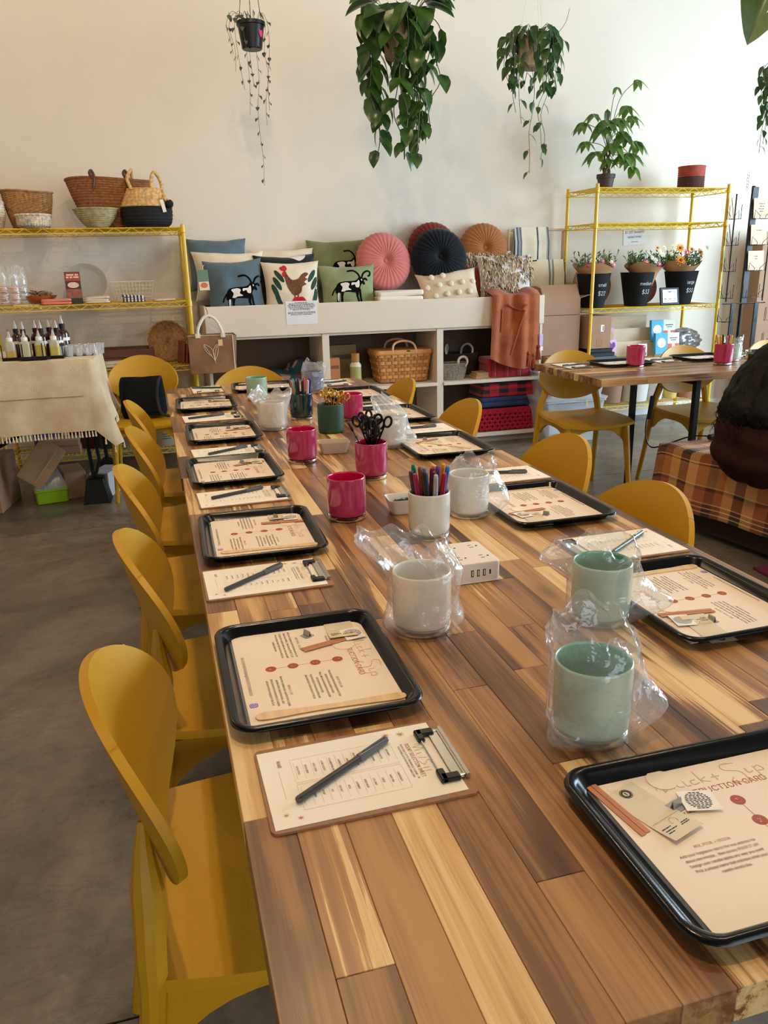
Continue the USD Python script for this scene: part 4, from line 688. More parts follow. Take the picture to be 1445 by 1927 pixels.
t = thing('red_bag', 'dark red bag on the bottom left shelf', 'bag', (-.55, 5.33, zb)); part(t, 'bag_body', loft([oval(a, b_, z, 28, 2.6, .01) for a, b_, z in ((.10, .08, 0), (.12, .09, .05), (.11, .07, .15), (.08, .03, .21))]), mat('maroon_cloth', (92, 34, 32), .9, var=.2, vs=12))
for i, (x, y, c, l) in enumerate([(-.40, 5.25, (56, 58, 60), 'dark grey pail on the bottom left shelf'), (-.235, 5.2, (186, 176, 158), 'white tub under the bag chair, left of two'), (-.02, 5.2, (186, 176, 158), 'white tub under the bag chair, right of two')]):
    t = thing('storage_tub', l, 'tub', (x, y, zb)); part(t, 'tub_wall', lathe([(.001, 0), (.075, 0), (.088, .17), (.092, .172), (.092, .18), (.08, .18), (.072, .006), (.001, .006)], 28), mat(f'tub_{c[0]}_{i}', c, .45)); 
    if i: part(t, 'print_label', cat(*[mv(rot(bx(.06-.01*(k % 2), .001, .006, b=.0002), 'z', 0), 0, -.0805-.0009*k, .05+.016*k) for k in range(5)]), mat('tub_print_%d' % i, (96, 92, 90), .6), False)

# ---------------------------------------------------------------- cloth-covered table, its bottles, and the things under it
cloth_m = weave('table_linen', (232, 210, 172), (214, 188, 148), sc=500); hem_m = mat('tassel_cotton', (236, 220, 190), .9)
TX0, TX1, TY0, TY1, TZ = -1.75, -.36, 4.17, 4.85, .86
t = thing('folding_table', 'folding table hidden under the cream tasselled cloth at the left', 'table'); part(t, 'table_top', bx(TX1-TX0-.02, TY1-TY0-.02, .03, (TX0+TX1)/2, (TY0+TY1)/2, TZ-.034), mat('grey_laminate', (120, 118, 114), .6), False)
for x in (-1.6, -1.12): part(t, 'leg', cat(tube([(x, TY0+.1, .83), (x-.05, TY0+.06, 0)], .012), tube([(x, TY1-.1, .83), (x-.05, TY1-.06, 0)], .012), tube([(x-.03, TY0+.08, .35), (x-.03, TY1-.08, .35)], .009)), steel_m)
part(t, 'brace', tube([(-1.12, 4.30, .30), (-.70, 4.34, .50), (-.5, 4.36, .60)], .011), steel_m)
cl = thing('tablecloth', 'cream cloth with a tasselled hem draped over the left table', 'tablecloth')
nd = 14
perim = [(TX0+(TX1-TX0)*k/40, TY0) for k in range(41)]+[(TX1, TY0+(TY1-TY0)*k/22) for k in range(1, 23)]
out = [(0, -1)]*40+[(.7, -.7)]+[(1, 0)]*22; P = np.zeros((len(perim), nd+1, 3))
hems = []
for i, ((x, y), (nx, ny)) in enumerate(zip(perim, out)):
    c = math.exp(-((i-40)/(.35 if i < 40 else 3.4))**2); hz = .475-.125*c+(.0 if i < 40 else .03); hems.append(hz)
    for j in range(nd+1):
        f = j/nd; z = TZ+.004-(TZ-hz)*f; o = .006+.014*f+f*(.012*math.sin(i*.55)+.010*math.sin(i*.23+1)+(.03*c if i >= 40 else .012*c)+(.045*f if i > 40 else 0))
        P[i, j] = (x+nx*o+(.03*f*c), y+ny*o, z)
part(cl, 'skirt', shell(P, .003), cloth_m, 60)
part(cl, 'top_cloth', bx(TX1-TX0+.012, TY1-TY0+.012, .005, (TX0+TX1)/2, (TY0+TY1)/2, TZ, .0025), cloth_m, False)
Q = P[:39, :8].copy(); Q[:, :, 1] -= .006+.002*np.linspace(0, 1, 8); Q[:, :, 2] = np.maximum(Q[:, :, 2], .612); part(cl, 'upper_layer', shell(Q, .003), cloth_m, 60)
for i in range(16, len(perim)-8):
    for hlf in ((0, .5) if i < 40 else (0,)):
        a = P[i, -1]*(1-hlf)+P[min(i+1, len(perim)-1), -1]*hlf
        part(cl, 'tassel', lathe([(.0015, 0), (.0028, -.008), (.0048, -.013), (.0036, -.018), (.0052, -.027), (.006, -.036), (.001, -.037)], 8).apply_translation(a+np.array([rnd.uniform(-.003, .003), 0, .002])), hem_m, True)
zt2 = TZ+.0055
amber = mat('amber_bottle', (56, 16, 14), .12, coat=.6); dropw = mat('dropper_clear', (214, 210, 204), .25, transmission_weight=.5); blk = mat('black_plastic', (9, 9, 10), .4, specular_ior_level=.35)
proto = None
def dropper(label, x, y, s=1.0):
    global proto
    if proto: return dup(proto, label, (x, y, zt2+.0035), rnd.uniform(0, 90), sc=s)
    t = thing('dropper_bottle', label, 'bottle', (x, y, zt2+.0035), 0, 'amber dropper bottles', sc=s); proto = t
    part(t, 'bottle_body', lathe([(.001, 0), (.026, 0), (.029, .004), (.029, .10), (.022, .117), (.012, .124), (.012, .13)], 24), amber); part(t, 'cap', cyl(.0135, .024, z=.128, n=18), blk); part(t, 'nozzle', lathe([(.009, .150), (.008, .162), (.004, .178), (.0025, .19), (.0005, .192)], 16), dropw); part(t, 'paper_band', lathe([(.0294, .07), (.0296, .071), (.0296, .084), (.0294, .085)], 24), white_p); return t
pos7 = [(-.70, 4.42), (-.655, 4.36), (-.60, 4.42), (-.565, 4.36), (-.53, 4.43), (-.485, 4.36), (-.46, 4.42)]
for k, (x, y) in enumerate(pos7): dropper(f'amber dropper bottle on the left table, {["first", "second", "third", "fourth", "fifth", "sixth", "seventh"][k]} from the left picture edge', x-.06, y, 1.0 if k < 6 else 1.12)
oil = [(196, 170, 96), (206, 196, 160), (190, 164, 70), (196, 180, 90)]
for k in range(4):
    t = thing('squeeze_bottle', f'clear squeeze bottle of oil in the black caddy, {["leftmost, with pale amber oil", "second, with cloudy oil", "third, with golden oil", "rightmost, with yellow oil"][k]}', 'bottle', (-.775+.073*k, 4.27, zt2+.012)); part(t, 'bottle_wall', loft([ring3(rr(.048, .04, .012), 0), ring3(rr(.05, .042, .012), .003), ring3(rr(.05, .042, .012), .075), ring3(rr(.03, .03, .012), .088)]), mat(f'squeeze_wall_{k}', (216, 210, 190), .3, transmission_weight=.25), 40)
    part(t, 'oil', loft([ring3(rr(.0512, .0432, .012), .004), ring3(rr(.0512, .0432, .012), .038+.012*((k*3) % 4))]), mat(f'oil_{k}', oil[k], .3), 40, label='oil showing through the wall'); part(t, 'collar', cyl(.0165, .02, z=.086, n=18), white_p); part(t, 'spout', lathe([(.012, .106), (.008, .115), (.004, .138), (.002, .142)], 14), dropw); part(t, 'red_tip', cyl(.0035, .012, z=.138, n=10, b=.001), mat(f'red_tip_{k}', (206, 40, 50), .4))
t = thing('bottle_caddy', 'black wire caddy holding the squeeze bottles', 'caddy', (-.665, 4.27, zt2)); part(t, 'base', bx(.31, .07, .010, b=.003), blk, False); [part(t, 'wire', tube([(-.15+.1*k, -.035, .008), (-.15+.1*k, -.035, .085)], .003, 6), blk) for k in range(4)]; part(t, 'rail', tube([(-.155, -.035, .014), (.155, -.035, .014)], .0035, 6), blk)
t = thing('black_dish', 'small black dish in front of the squeeze bottles', 'dish', (-.655, 4.205, zt2)); part(t, 'dish', loft([ring3(rr(w, h, .015), z) for w, h, z in ((.12, .03, 0), (.16, .05, .012), (.15, .045, .012), (.11, .025, .004))]), blk, 40)
t = thing('black_tray', 'flat black tray under the amber dropper bottles', 'tray', (-.60, 4.40, zt2)); part(t, 'tray', bx(.46, .15, .003, b=.001), blk, False)
cupp = None
for k in range(10):
    x, y = -.595+.048*(k % 5)+.012*(k // 5)+.06, 4.30+.075*(k // 5)+.012*(k % 5)
    lb = f'clear plastic shot cup on the left table, {["first", "second", "third", "fourth", "fifth"][k % 5]} of the {"front" if k < 5 else "back"} row'
    if cupp: dup(cupp, lb, (x, y, zt2+.0001))
    else:
        cupp = thing('clear_cup', lb, 'cup', (x, y, zt2+.0001), 0, 'clear shot cups'); part(cupp, 'cup_wall', lathe([(.001, .0006), (.017, .0006), (.0235, .058), (.0225, .058), (.016, .003), (.001, .003)], 20), film('cup_plastic', haze=.16, rough=.08, bump=.05, bs=20, ior=1.6)); part(cupp, 'cup_rim', tube([(.0235*math.cos(a), .0235*math.sin(a), .058) for a in np.arange(20)/20*2*PI], .0012, 6, closed=True), dropw)
# on the floor under it
carton('large brown cardboard box on the floor at the left edge', -1.07, 4.55, 0, .26, .36, .30, -8)
t = thing('paper_bag', 'brown paper bag leaning under the left table', 'bag', (-.815, 4.43, .155), (4, 38, 0)); part(t, 'bag_body', loft([ring3(rr(.15, .035, .004), 0), ring3(rr(.155, .04, .004), .02), ring3(rr(.155, .03, .004), .21), ring3(rr(.15, .008, .003), .27)]), mat('kraft_paper', (178, 146, 110), .8, var=.06, vs=10), 30); part(t, 'fold', bx(.012, .003, .24, .03, -.021, .02, .001), mat('kraft_fold', (190, 160, 124), .8), False)
lime = mat('lime_plastic', (142, 190, 22), .35); clr = film('clear_lid', haze=.25, rough=.15, bump=.05, bs=10)
t = thing('tool_case', 'lime green tool case with a clear lid under the left table', 'case', (-.735, 4.60, 0), 12); part(t, 'case_body', loft([ring3(rr(w, h, .015), z) for w, h, z in ((.165, .25, 0), (.175, .26, .004), (.18, .268, .075), (.192, .28, .077), (.192, .28, .09), (.18, .265, .09), (.17, .255, .02))]), lime, 40); part(t, 'clear_lid', loft([ring3(rr(.18, .266, .015), .09), ring3(rr(.175, .26, .015), .105), ring3(rr(.13, .20, .015), .165), ring3(rr(.12, .19, .015), .168)]), clr, 40, label='clear lid'); part(t, 'handle', tube(spline([(0, -.06, .166), (0, -.05, .21), (0, 0, .222), (0, .05, .21), (0, .06, .166)], 16), .009), lime); [part(t, 'inner_tray', bx(.006, .10, .004, -.03+.06*k, -.07, .10, .001), white_p, False) for k in range(2)]
carton('brown and white shoebox-like carton beside the lime tool case', -.605, 4.66, 0, .125, .24, .165, 14, b=.004); carton('white carton behind the black dustpan', -.40, 4.62, 0, .12, .22, .15, -22, m=mat('white_card', (206, 206, 206), .6), tape=False)
t = thing('lobby_dustpan', 'black upright dustpan standing under the left table', 'dustpan', (-.453, 4.45, 0), -3); part(t, 'pan', loft([ring3(rr(.158, .16, .01), .0), ring3(rr(.15, .15, .01), .004), ring3(rr(.10, .10, .02), .14), ring3(rr(.085, .085, .02), .148)]), blk, 30); part(t, 'handle', tube([(-.01, 0, .145), (-.04, .02, .70)], .011), blk); part(t, 'yoke', tube([(0, 0, .15), (.03, .03, .24), (.0, .03, .62)], .010), blk)
t = thing('broom', 'black broom head leaning behind the dustpan', 'broom', (-.40, 4.80, .03), 0); part(t, 'bristle_head', loft([ring3(rr(.16, .05, .01), 0), ring3(rr(.14, .045, .01), .10), ring3(rr(.05, .03, .01), .15)]), blk); part(t, 'handle', tube([(0, 0, .15), (-.02, .0, .78)], .011), blk)
# ---------------------------------------------------------------- black bag on its chair, jute bag
t = thing('shoulder_bag', 'black shoulder bag with a long strap on the yellow chair', 'bag', (-.135, 4.60, .462), 178); bagb = mat('black_nylon', (7, 7, 8), .8, bump=.4, bs=300, specular_ior_level=.2)
part(t, 'bag_body', rot(loft([oval(a, b_, z, 36, 3.4, .004) for a, b_, z in ((.125, .05, 0), (.135, .06, .03), (.13, .05, .14), (.122, .03, .215), (.118, .012, .235))]), 'x', 10), bagb, 40); part(t, 'front_pocket', rot(loft([ring3(rr(.2, .01, .004), .03), ring3(rr(.2, .016, .005), .08), ring3(rr(.19, .008, .003), .15)]), 'x', 10).apply_translation((0, .058, 0)), bagb, 40)
part(t, 'strap', tube(spline([(-.115, .01, .235), (-.10, .055, .21), (-.085, .075, .12), (-.10, .10, .03), (-.15, .12, .012), (-.16, .05, .02)], 26), .009, 8, flat=.4), mat('strap_web', (40, 40, 48), .8)); part(t, 'strap_end', tube(spline([(.11, .01, .235), (.118, .05, .2), (.122, .06, .12)], 12), .009, 8, flat=.4), bagb)
cab = mat('cabinet_paint', (226, 208, 186), .55, var=.02, vs=4)
jute = weave('jute', (162, 118, 78), (136, 96, 62), sc=600, bump=1.0); piping = mat('cotton_piping', (228, 214, 194), .8)
t = thing('jute_bag', 'brown jute tote with a stitched leaf and white rope handles hanging on the cabinet', 'bag', (.318, 4.985, .655), -2); 
part(t, 'bag_front', bx(.285, .006, .245, 0, -.045, 0, .002), jute, False); part(t, 'bag_back', bx(.285, .006, .25, 0.012, .03, 0, .002), jute, False); part(t, 'gusset', cat(hexa([(.14, -.045, 0), (.142, -.045, 0), (.15, -.005, 0), (.152, -.005, 0)], [(.14, -.045, .24), (.142, -.045, .24), (.17, -.005, .235), (.172, -.005, .235)]), hexa([(.15, -.005, 0), (.152, -.005, 0), (.152, .03, 0), (.154, .03, 0)], [(.17, -.005, .235), (.172, -.005, .235), (.152, .03, .25), (.154, .03, .25)]), bx(.28, .075, .005, .005, -.008, 0, .001)), jute, False)
part(t, 'edge_piping', cat(tube([(.143, -.048, .002), (.143, -.048, .243)], .003, 6), tube([(.156, .033, .002), (.156, .033, .25)], .003, 6), tube([(-.142, -.048, .244), (.143, -.048, .243)], .002, 6)), piping)
for y in (-.052, .028): handle(t, [(-.078, y, .235), (-.07, y, .29), (-.035, y*.6-.01, .35), (.0, y*.5-.01, .366), (.045, y*.6-.01, .34), (.075, y, .28), (.082, y, .235)], .0085, white_r)
part(t, 'handle_cuff', cat(bx(.032, .012, .03, -.078, -.053, .228), bx(.028, .012, .028, .082, -.053, .228)), piping, False)
lf = union_all([LineString(spline(p, 30)).buffer(.0014) for p in ([(.02, -.02), (.0, .01), (-.03, .04), (-.045, .085), (-.01, .072), (.012, .04), (.02, -.02)], [(-.04, .08), (-.01, .03), (.02, -.02)], [(.02, -.02), (.012, .04), (.03, .075), (.045, .085), (.044, .05), (.034, .01), (.02, -.02), (.026, -.04)], [(.02, -.015), (.026, .04), (.042, .08)])])
part(t, 'stitched_leaf', rot(extr(lf, .0012), 'x', 90).apply_translation((.0, -.0485, .10)), piping, False, label='stitched leaf outline'); part(t, 'price_tag', bx(.028, .001, .04, .062, -.0535, .175, .0003), mat('tag_card', (226, 196, 140), .7), False); part(t, 'hook', tube(spline([(-.012, .0, .415), (-.005, -.012, .40), (-.002, -.015, .372), (.004, -.012, .355), (.010, -.03, .352)], 14), .002, 6), steel_m)

# ---------------------------------------------------------------- white cabinet with its cubbies
CX0, CX1, CY0, CY1 = .30, 2.757, 5.05, 5.56
t = thing('display_cabinet', 'long off-white cabinet with a cushion trough on top and open cubbies below', 'cabinet')
part(t, 'front_panel', bx(CX1-CX0, .022, .205, (CX0+CX1)/2, CY0+.011, .867, .003), cab, False)
for x in (CX0+.011, CX1-.011): part(t, 'side_panel', bx(.022, CY1-CY0-.022, 1.07, x, (CY0+CY1)/2+.011, 0, .002), cab, False)
for x in (1.105, 1.945): part(t, 'divider', bx(.05, CY1-CY0-.03, .80, x, (CY0+CY1)/2, .067, .002), cab, False)
part(t, 'back_panel', bx(CX1-CX0, .012, 1.05, (CX0+CX1)/2, CY1-.006, .01, .001), mat('brown_hardboard', (104, 84, 66), .8), False, label='back panel with cubby shade painted in as brown'); part(t, 'trough_floor', bx(CX1-CX0-.05, CY1-CY0-.04, .018, (CX0+CX1)/2, (CY0+CY1)/2, .85, .001), cab, False); part(t, 'bottom_shelf', bx(CX1-CX0-.05, CY1-CY0-.03, .03, (CX0+CX1)/2, (CY0+CY1)/2-.01, .05, .001), cab, False); part(t, 'plinth', bx(CX1-CX0-.06, .02, .05, (CX0+CX1)/2, CY0+.05, 0, .001), mat('plinth_shadow_paint', (150, 136, 120), .7), False)  # brown of the back panel stands in for the shade inside the cubbies
for a, b_ in ((CX0+.022, 1.08), (1.13, 1.92), (1.97, CX1-.022)): part(t, 'shelf', bx(b_-a-.002, CY1-CY0-.03, .025, (a+b_)/2, (CY0+CY1)/2-.008, .455, .002), cab, False)
pine = mat('raw_pine', (206, 164, 116), .7, var=.1, vs=3, stretch=(4, 4, 40))
for x in (.72, 1.108, 1.505): part(t, 'trough_divider', bx(.018, CY1-CY0-.04, .19, x, (CY0+CY1)/2, .868, .001), pine, False)
t = thing('notice_sheet', 'white notice sheet hanging on the cabinet front below the rooster cushion', 'paper', (.945, CY0-.0015, .935)); part(t, 'paper', bx(.215, .001, .155, b=.0002), mat('office_paper', (232, 228, 226), .8), False); r = random.Random(4)
part(t, 'typed_lines', rot(flat(bars([(0, .142-k*.0078, w) for k, w in enumerate((.09, .17, .185, .185, .17, .16, .12, .18, .185, .185, .15))if k != 7], .0038, 4)), 'x', 90).apply_translation((0, -.0009, 0)), mat('typed_ink', (70, 68, 70), .8), False)

# ---------------------------------------------------------------- cushions
from scipy.interpolate import LinearNDInterpolator
def cush_y(u, v, th, p=.46): return th*max(0, (1-abs(u)**2.2)*(1-abs(v)**2.2))**p
FRONT = {}
def cushion(label, x, y, z, w, h, th, m, tilt=14, rz=0, sd=0, wr=.013, group=None, roll=0, name='cushion'):
    """Standing square cushion, base point at its lower edge; leans back by tilt."""
    n = 27; U = np.linspace(-1, 1, n); F = np.zeros((n, n, 3)); B_ = F.copy()
    for i, u in enumerate(U):
        for j, v in enumerate(U):
            k = 1-.105*(1-v*v)*abs(u)**2; q = 1-.105*(1-u*u)*abs(v)**2; dy = cush_y(u, v, th); wv = wr*(meshkit.noise(np.array([u*2.6+sd, v*2.6, sd*1.7]), sd)-.5)*2*(dy/th)
            F[i, j] = (u*k*w/2, -dy-wv, h/2+v*q*h/2+.010*meshkit.noise(np.array([u*3, sd, 1.]), 2)*(v > .6)); B_[i, j] = (u*k*w/2, dy*.8, F[i, j, 2])
    t = thing(name, label, 'cushion', (x, y, z), (-tilt, roll, rz), group); FRONT[str(t.GetPath())] = F; part(t, 'cover', cat(sheet(F), sheet(B_[:, ::-1])), m, True); return t
def on_cushion(t, name, poly, w, h, th, m, lift=.0016, label=None):
    """A flat motif laid over the cushion's front."""
    g = flat(poly.intersection(sbox(-w*.47, h*.02, w*.47, h*.97))); v, fc_ = trimesh.remesh.subdivide_to_size(g.vertices, g.faces, .022); F = FRONT[str(t.GetPath())].reshape(-1, 3)
    y = LinearNDInterpolator(F[:, [0, 2]], F[:, 1], fill_value=-.01)(v[:, :2]); o = np.column_stack([v[:, 0], y-lift, v[:, 1]]); g = TM(o, fc_, process=False)
    part(t, name, g, m, True, label=label)
CZ = .872
lb_ = weave('slate_linen', (92, 112, 124), (78, 98, 110)); lg_ = weave('olive_linen', (130, 136, 88), (112, 118, 74)); lg2 = weave('sage_linen', (148, 156, 110), (132, 140, 96)); ivy = weave('ivory_cotton', (238, 222, 196), (226, 208, 180)); blkc = weave('black_cotton', (10, 10, 11), (7, 7, 8)); felt_k = mat('black_felt', (8, 8, 9), .95, specular_ior_level=.15); felt_w = mat('white_felt', (228, 216, 204), .9)
def goat(sx, ox, oz):
    S = lambda P: affinity.affine_transform(Polygon(spline(P, 70, True)).buffer(0), [sx, 0, 0, sx, ox, oz])
    body = S([(-1.0, .30), (-.98, .62), (-.80, .86), (-.4, .92), (0, .93), (.22, 1.0), (.38, 1.16), (.52, 1.12), (.62, .96), (.70, .78), (.62, .72), (.50, .78), (.40, .62), (.36, .40), (.2, .30), (-.3, .36), (-.7, .34)])
    legs = union_all([affinity.affine_transform(Polygon(p), [sx, 0, 0, sx, ox, oz]) for p in ([(-.98, .5), (-.72, .5), (-.78, .2), (-.86, -.2), (-.98, -.2), (-.94, .2)], [(-.72, .45), (-.52, .42), (-.62, .1), (-.62, -.2), (-.74, -.2), (-.74, .1)], [(.12, .45), (.32, .45), (.26, .1), (.36, -.2), (.24, -.2), (.14, .1)], [(.3, .45), (.42, .5), (.44, .1), (.5, -.2), (.38, -.2), (.33, .1)])])
    tail = affinity.affine_transform(LineString(spline([(-.97, .6), (-1.12, .4), (-1.2, .22)], 12)).buffer(.035), [sx, 0, 0, sx, ox, oz])
    horns = union_all([affinity.affine_transform(LineString(spline(p, 24)).buffer(b_), [sx, 0, 0, sx, ox, oz]) for p, b_ in (([(.42, 1.12), (.30, 1.36), (.08, 1.52), (-.22, 1.5)], .05), ([(.52, 1.1), (.66, 1.36), (.92, 1.5), (1.08, 1.44), (1.06, 1.28), (.96, 1.22)], .05), ([(.6, 1.02), (.74, 1.06), (.82, 1.0)], .06))])
    wh = union_all([S(p) for p in ([(-.72, .80), (-.40, .86), (-.22, .78), (-.28, .60), (-.12, .46), (-.4, .44), (-.55, .38), (-.7, .4), (-.62, .6)], [(-.08, .84), (.18, .86), (.33, .98), (.36, .76), (.30, .58), (.14, .6), (.08, .74), (-.1, .7)], [(-.9, .28), (-.8, .3), (-.82, .1), (-.86, -.1), (-.92, -.1)], [(.46, 1.02), (.5, 1.04), (.54, .96), (.49, .94)])])
    return union_all([body, legs, tail, horns]), wh
def goat_cushion(label, x, y, z, w, h, th, m, tilt, rz, sd, sx, ox, oz, roll=0):
    t = cushion(label, x, y, z, w, h, th, m, tilt, rz, sd, roll=roll); a, b_ = goat(sx, ox, oz); on_cushion(t, 'goat_motif', a, w, h, th, felt_k, .0014, 'black felt horned goat'); on_cushion(t, 'goat_patch', b_, w, h, th, felt_w, .0030, 'white felt patches'); return t
goat_cushion('blue linen cushion with a horned goat, tipped up in the back row at the left', .455, 5.46, 1.16, .42, .36, .085, lb_, 14, 2, 1, .115, .04, .05)
cushion('long cream cushion behind the front blue goat cushion', .52, 5.37, 1.10, .50, .33, .08, ivy, 14, 2, 2)
tc_ = goat_cushion('blue linen cushion with a horned goat, in the front row', .54, 5.19, .97, .40, .40, .085, lb_, 12, 2, 3, .125, .05, .09, -2)
tg = part(tc_, 'swing_tag', bx(.07, .002, .135, -.215, -.115, .19, .0005), mat('sage_card', (98, 128, 108), .6), False, label='green and peach swing tag'); part(tg, 'printed_panel', bx(.064, .0012, .055, -.215, -.1164, .194, .0003), mat('peach_card', (232, 206, 184), .6), False); part(tg, 'printed_mark', rot(extr(ell(.024, .017), .0008), 'x', 90).apply_translation((-.215, -.1172, .226)), mat('rust_mark', (196, 110, 70), .6), False); part(tg, 'string', tube([(-.215, -.115, .322), (-.20, -.06, .36), (-.185, -.005, .38)], .0015, 5), white_r)
t = cushion('cream cushion with a black band, behind the rooster cushion', .90, 5.42, 1.10, .46, .345, .08, ivy, 14, -1, 4)
t = cushion('black cushion with a scooped cream edge, right behind the rooster cushion', .90, 5.32, 1.06, .44, .34, .075, blkc, 13, 0, 5); on_cushion(t, 'scooped_edge', Polygon(spline([(-.15, .35), (-.08, .325), (0, .315), (.06, .30), (.10, .285), (.14, .31), (.155, .35)], 30)).buffer(0), .46, .34, .075, felt_w, .002, 'cream scooped edge')
t = cushion('white cushion with a rooster between leafy sprigs', .915, 5.18, .965, .40, .385, .085, ivy, 10, 0, 6)
W_, H_, T_ = .40, .385, .085; rdm = mat('rooster_red', (196, 24, 48), .85); brm = mat('rooster_brown', (112, 66, 40), .85, var=.5, vs=120); grm = mat('leaf_felt', (36, 66, 50), .9, var=.3, vs=60)
on_cushion(t, 'rooster_body', union_all([Polygon(spline([(-.065, .30), (-.05, .315), (-.035, .28), (-.01, .25), (.03, .255), (.06, .285), (.09, .30), (.11, .29), (.085, .265), (.10, .255), (.075, .235), (.09, .22), (.06, .205), (.05, .17), (.02, .15), (-.01, .155), (-.04, .20), (-.055, .25)], 80, True)).buffer(0), sbox(.0, .125, .008, .16), sbox(.022, .125, .03, .16)]), W_, H_, T_, brm, .0016, 'striped brown rooster')
on_cushion(t, 'rooster_comb', union_all([Polygon(spline([(-.075, .315), (-.085, .335), (-.065, .345), (-.055, .352), (-.04, .345), (-.035, .325), (-.05, .31)], 30, True)).buffer(0), ell(.011, .017, -.062, .287)]), W_, H_, T_, rdm, .003, 'red comb and wattle'); on_cushion(t, 'red_flower', union_all([ell(.028, .026, .03+.03*math.cos(a), .095+.02*math.sin(a)) for a in np.arange(6)/6*2*PI]), W_, H_, T_, rdm, .0016, 'red flower')
lv = []
for s in (-1, 1):
    for k in range(5):
        a = s*(.62+.18*k); lv.append(affinity.translate(affinity.rotate(ell(.016, .05), -math.degrees(a)*.55+s*8, origin=(0, 0)), .02+s*(.145-.016*abs(k-2)), .085+.048*k))
for q in lv: on_cushion(t, 'felt_leaf', q, W_, H_, T_, grm, .0016)
goat_cushion('green linen cushion with a horned goat, in the back row', 1.31, 5.47, 1.13, .44, .37, .085, lg_, 14, -1, 8, .12, .07, .09)
goat_cushion('green linen cushion with a horned goat, in the front row', 1.315, 5.19, .94, .41, .38, .085, lg2, 10, 0, 9, .125, .02, .14)
def tufted(label, x, y, z, R_, m, tilt, rz, sd):
    t = thing('round_cushion', label, 'cushion', (x, y, z), (90-tilt, 0, rz)); na, nr = 128, 15; rg = []; r = random.Random(sd); ph = np.array([r.uniform(-.9, .9) for _ in range(na)])
    for q in list(np.linspace(.02, 1, nr)): 
        a = np.arange(na)/na*2*PI; pl_ = (np.cos(a*32+.7*np.sin(a*5+sd)))*.0042*min(1, q*2.2)*(1-.4*q); h_ = .066*(1-abs(q*1.0)**3.2)**.55-.042*math.exp(-(q/.17)**2)
        rg.append(np.column_stack([np.cos(a)*(R_*q), np.sin(a)*(R_*q)+R_, h_+pl_]))
    a = np.arange(na)/na*2*PI; e = [np.column_stack([np.cos(a)*(R_*1.012+.0035*np.cos(a*32)), np.sin(a)*(R_*1.012+.0035*np.cos(a*32))+R_, np.full(na, zz)]) for zz in (-.008, -.02)]
    bk = [np.column_stack([np.cos(a)*R_*q, np.sin(a)*R_*q+R_, np.full(na, -.03-.05*(1-q**3)**.5)]) for q in (.97, .8, .5, .02)]
    part(t, 'cover', loft(rg+e+bk), m, 60); part(t, 'button', scl(trimesh.creation.icosphere(2, .017), 1, 1, .55).apply_translation((0, R_, .030)), m, True); return t
def velvet(n, c): return mat(n, c, .8, sheen=.15, bump=.3, bs=200, specular_ior_level=.2)
tufted('rust red pleated round cushion, behind the black one', 2.045, 5.455, 1.23, .19, velvet('rust_velvet', (128, 42, 28)), 10, -2, 1); tufted('caramel brown pleated round cushion at the back', 2.455, 5.465, 1.23, .185, velvet('caramel_velvet', (164, 104, 58)), 10, -6, 2)
tufted('dusty pink pleated round cushion', 1.622, 5.30, 1.13, .205, velvet('pink_velvet', (204, 116, 108)), 12, 4, 3); tufted('black pleated round cushion, right of the pink one', 2.03, 5.275, 1.145, .21, velvet('black_velvet', (9, 12, 20)), 12, -3, 4)
t = cushion('off-white cushion with woolly bobbles', 2.085, 5.145, .965, .46, .32, .075, weave('bobble_cotton', (228, 206, 176), (214, 190, 158), sc=200), 26, -4, 10, roll=-6)
for k in range(17):
    u, v = -.78+.39*(k % 5)+(.2 if (k//5) % 2 else 0), -.74+.48*(k//5)
    if abs(u) < .93: part(t, 'bobble', scl(trimesh.creation.icosphere(2, .021), 1, .55, 1).apply_translation((u*.22, -cush_y(u, v, .075)-.004, .16+v*.155)), ivy, True)
shag_c = [mat('shag_cream', (226, 206, 174), .95), mat('shag_tan', (176, 148, 112), .95), mat('shag_dark', (92, 78, 66), .95)]
def shaggy(label, x, y, z, w, h, th, tilt, rz, sd, lo):
    t = cushion(label, x, y, z, w, h, th, weave('shag_base_%d' % sd, (222, 212, 204)), tilt, rz, sd); r = random.Random(sd); L = [[], [], []]
    for k in range(620):
        u, v = r.uniform(-.96, .96), r.uniform(lo+.35*max(0, .0), .97)
        if lo > -.5 and v < lo+.55*abs(u-.1)*r.random(): continue
        if lo < -.5 and u > .35 and v < -.1+.5*r.random(): continue
        p = np.array([u*w/2, -cush_y(u, v, th)-.002, h/2+v*h/2]); d = np.array([r.uniform(-.012, .012), -.010-.012*r.random(), -.022-.02*r.random()]); L[r.choice([0, 0, 1, 1, 2])].append(tube([p, p+d*.5+[0, -.007, .004], p+d], [.0042, .0042, .002], 5))
    for k, n in enumerate(('cream_yarn', 'tan_yarn', 'dark_yarn')): part(t, n, cat(L[k]), shag_c[k], True, kind='stuff')
shaggy('shaggy cream and brown yarn cushion at the front right', 2.52, 5.19, .95, .43, .42, .08, 14, -4, 21, -.9); shaggy('shaggy yarn cushion lying behind, under the caramel round cushion', 2.44, 5.40, 1.06, .46, .34, .07, 14, -2, 22, -.4)
cushion('rust red cushion squeezed between the shaggy ones', 2.47, 5.31, 1.02, .50, .27, .07, weave('rust_cotton', (150, 62, 36)), 16, -3, 23)
thr = stripes('cream_striped_throw', 'y', .19, [(0, (236, 222, 200)), (.14, (176, 112, 70)), (.19, (238, 226, 206)), (.3, (150, 100, 66)), (.34, (238, 226, 206)), (.8, (120, 84, 60)), (.82, (238, 226, 206))])
folded('folded cream throws with brown stripes, stacked in the trough', 1.665, 5.16, .99, .34, .17, 4, .036, thr, -2, name='folded_throw', cat_='throw', sd=3)
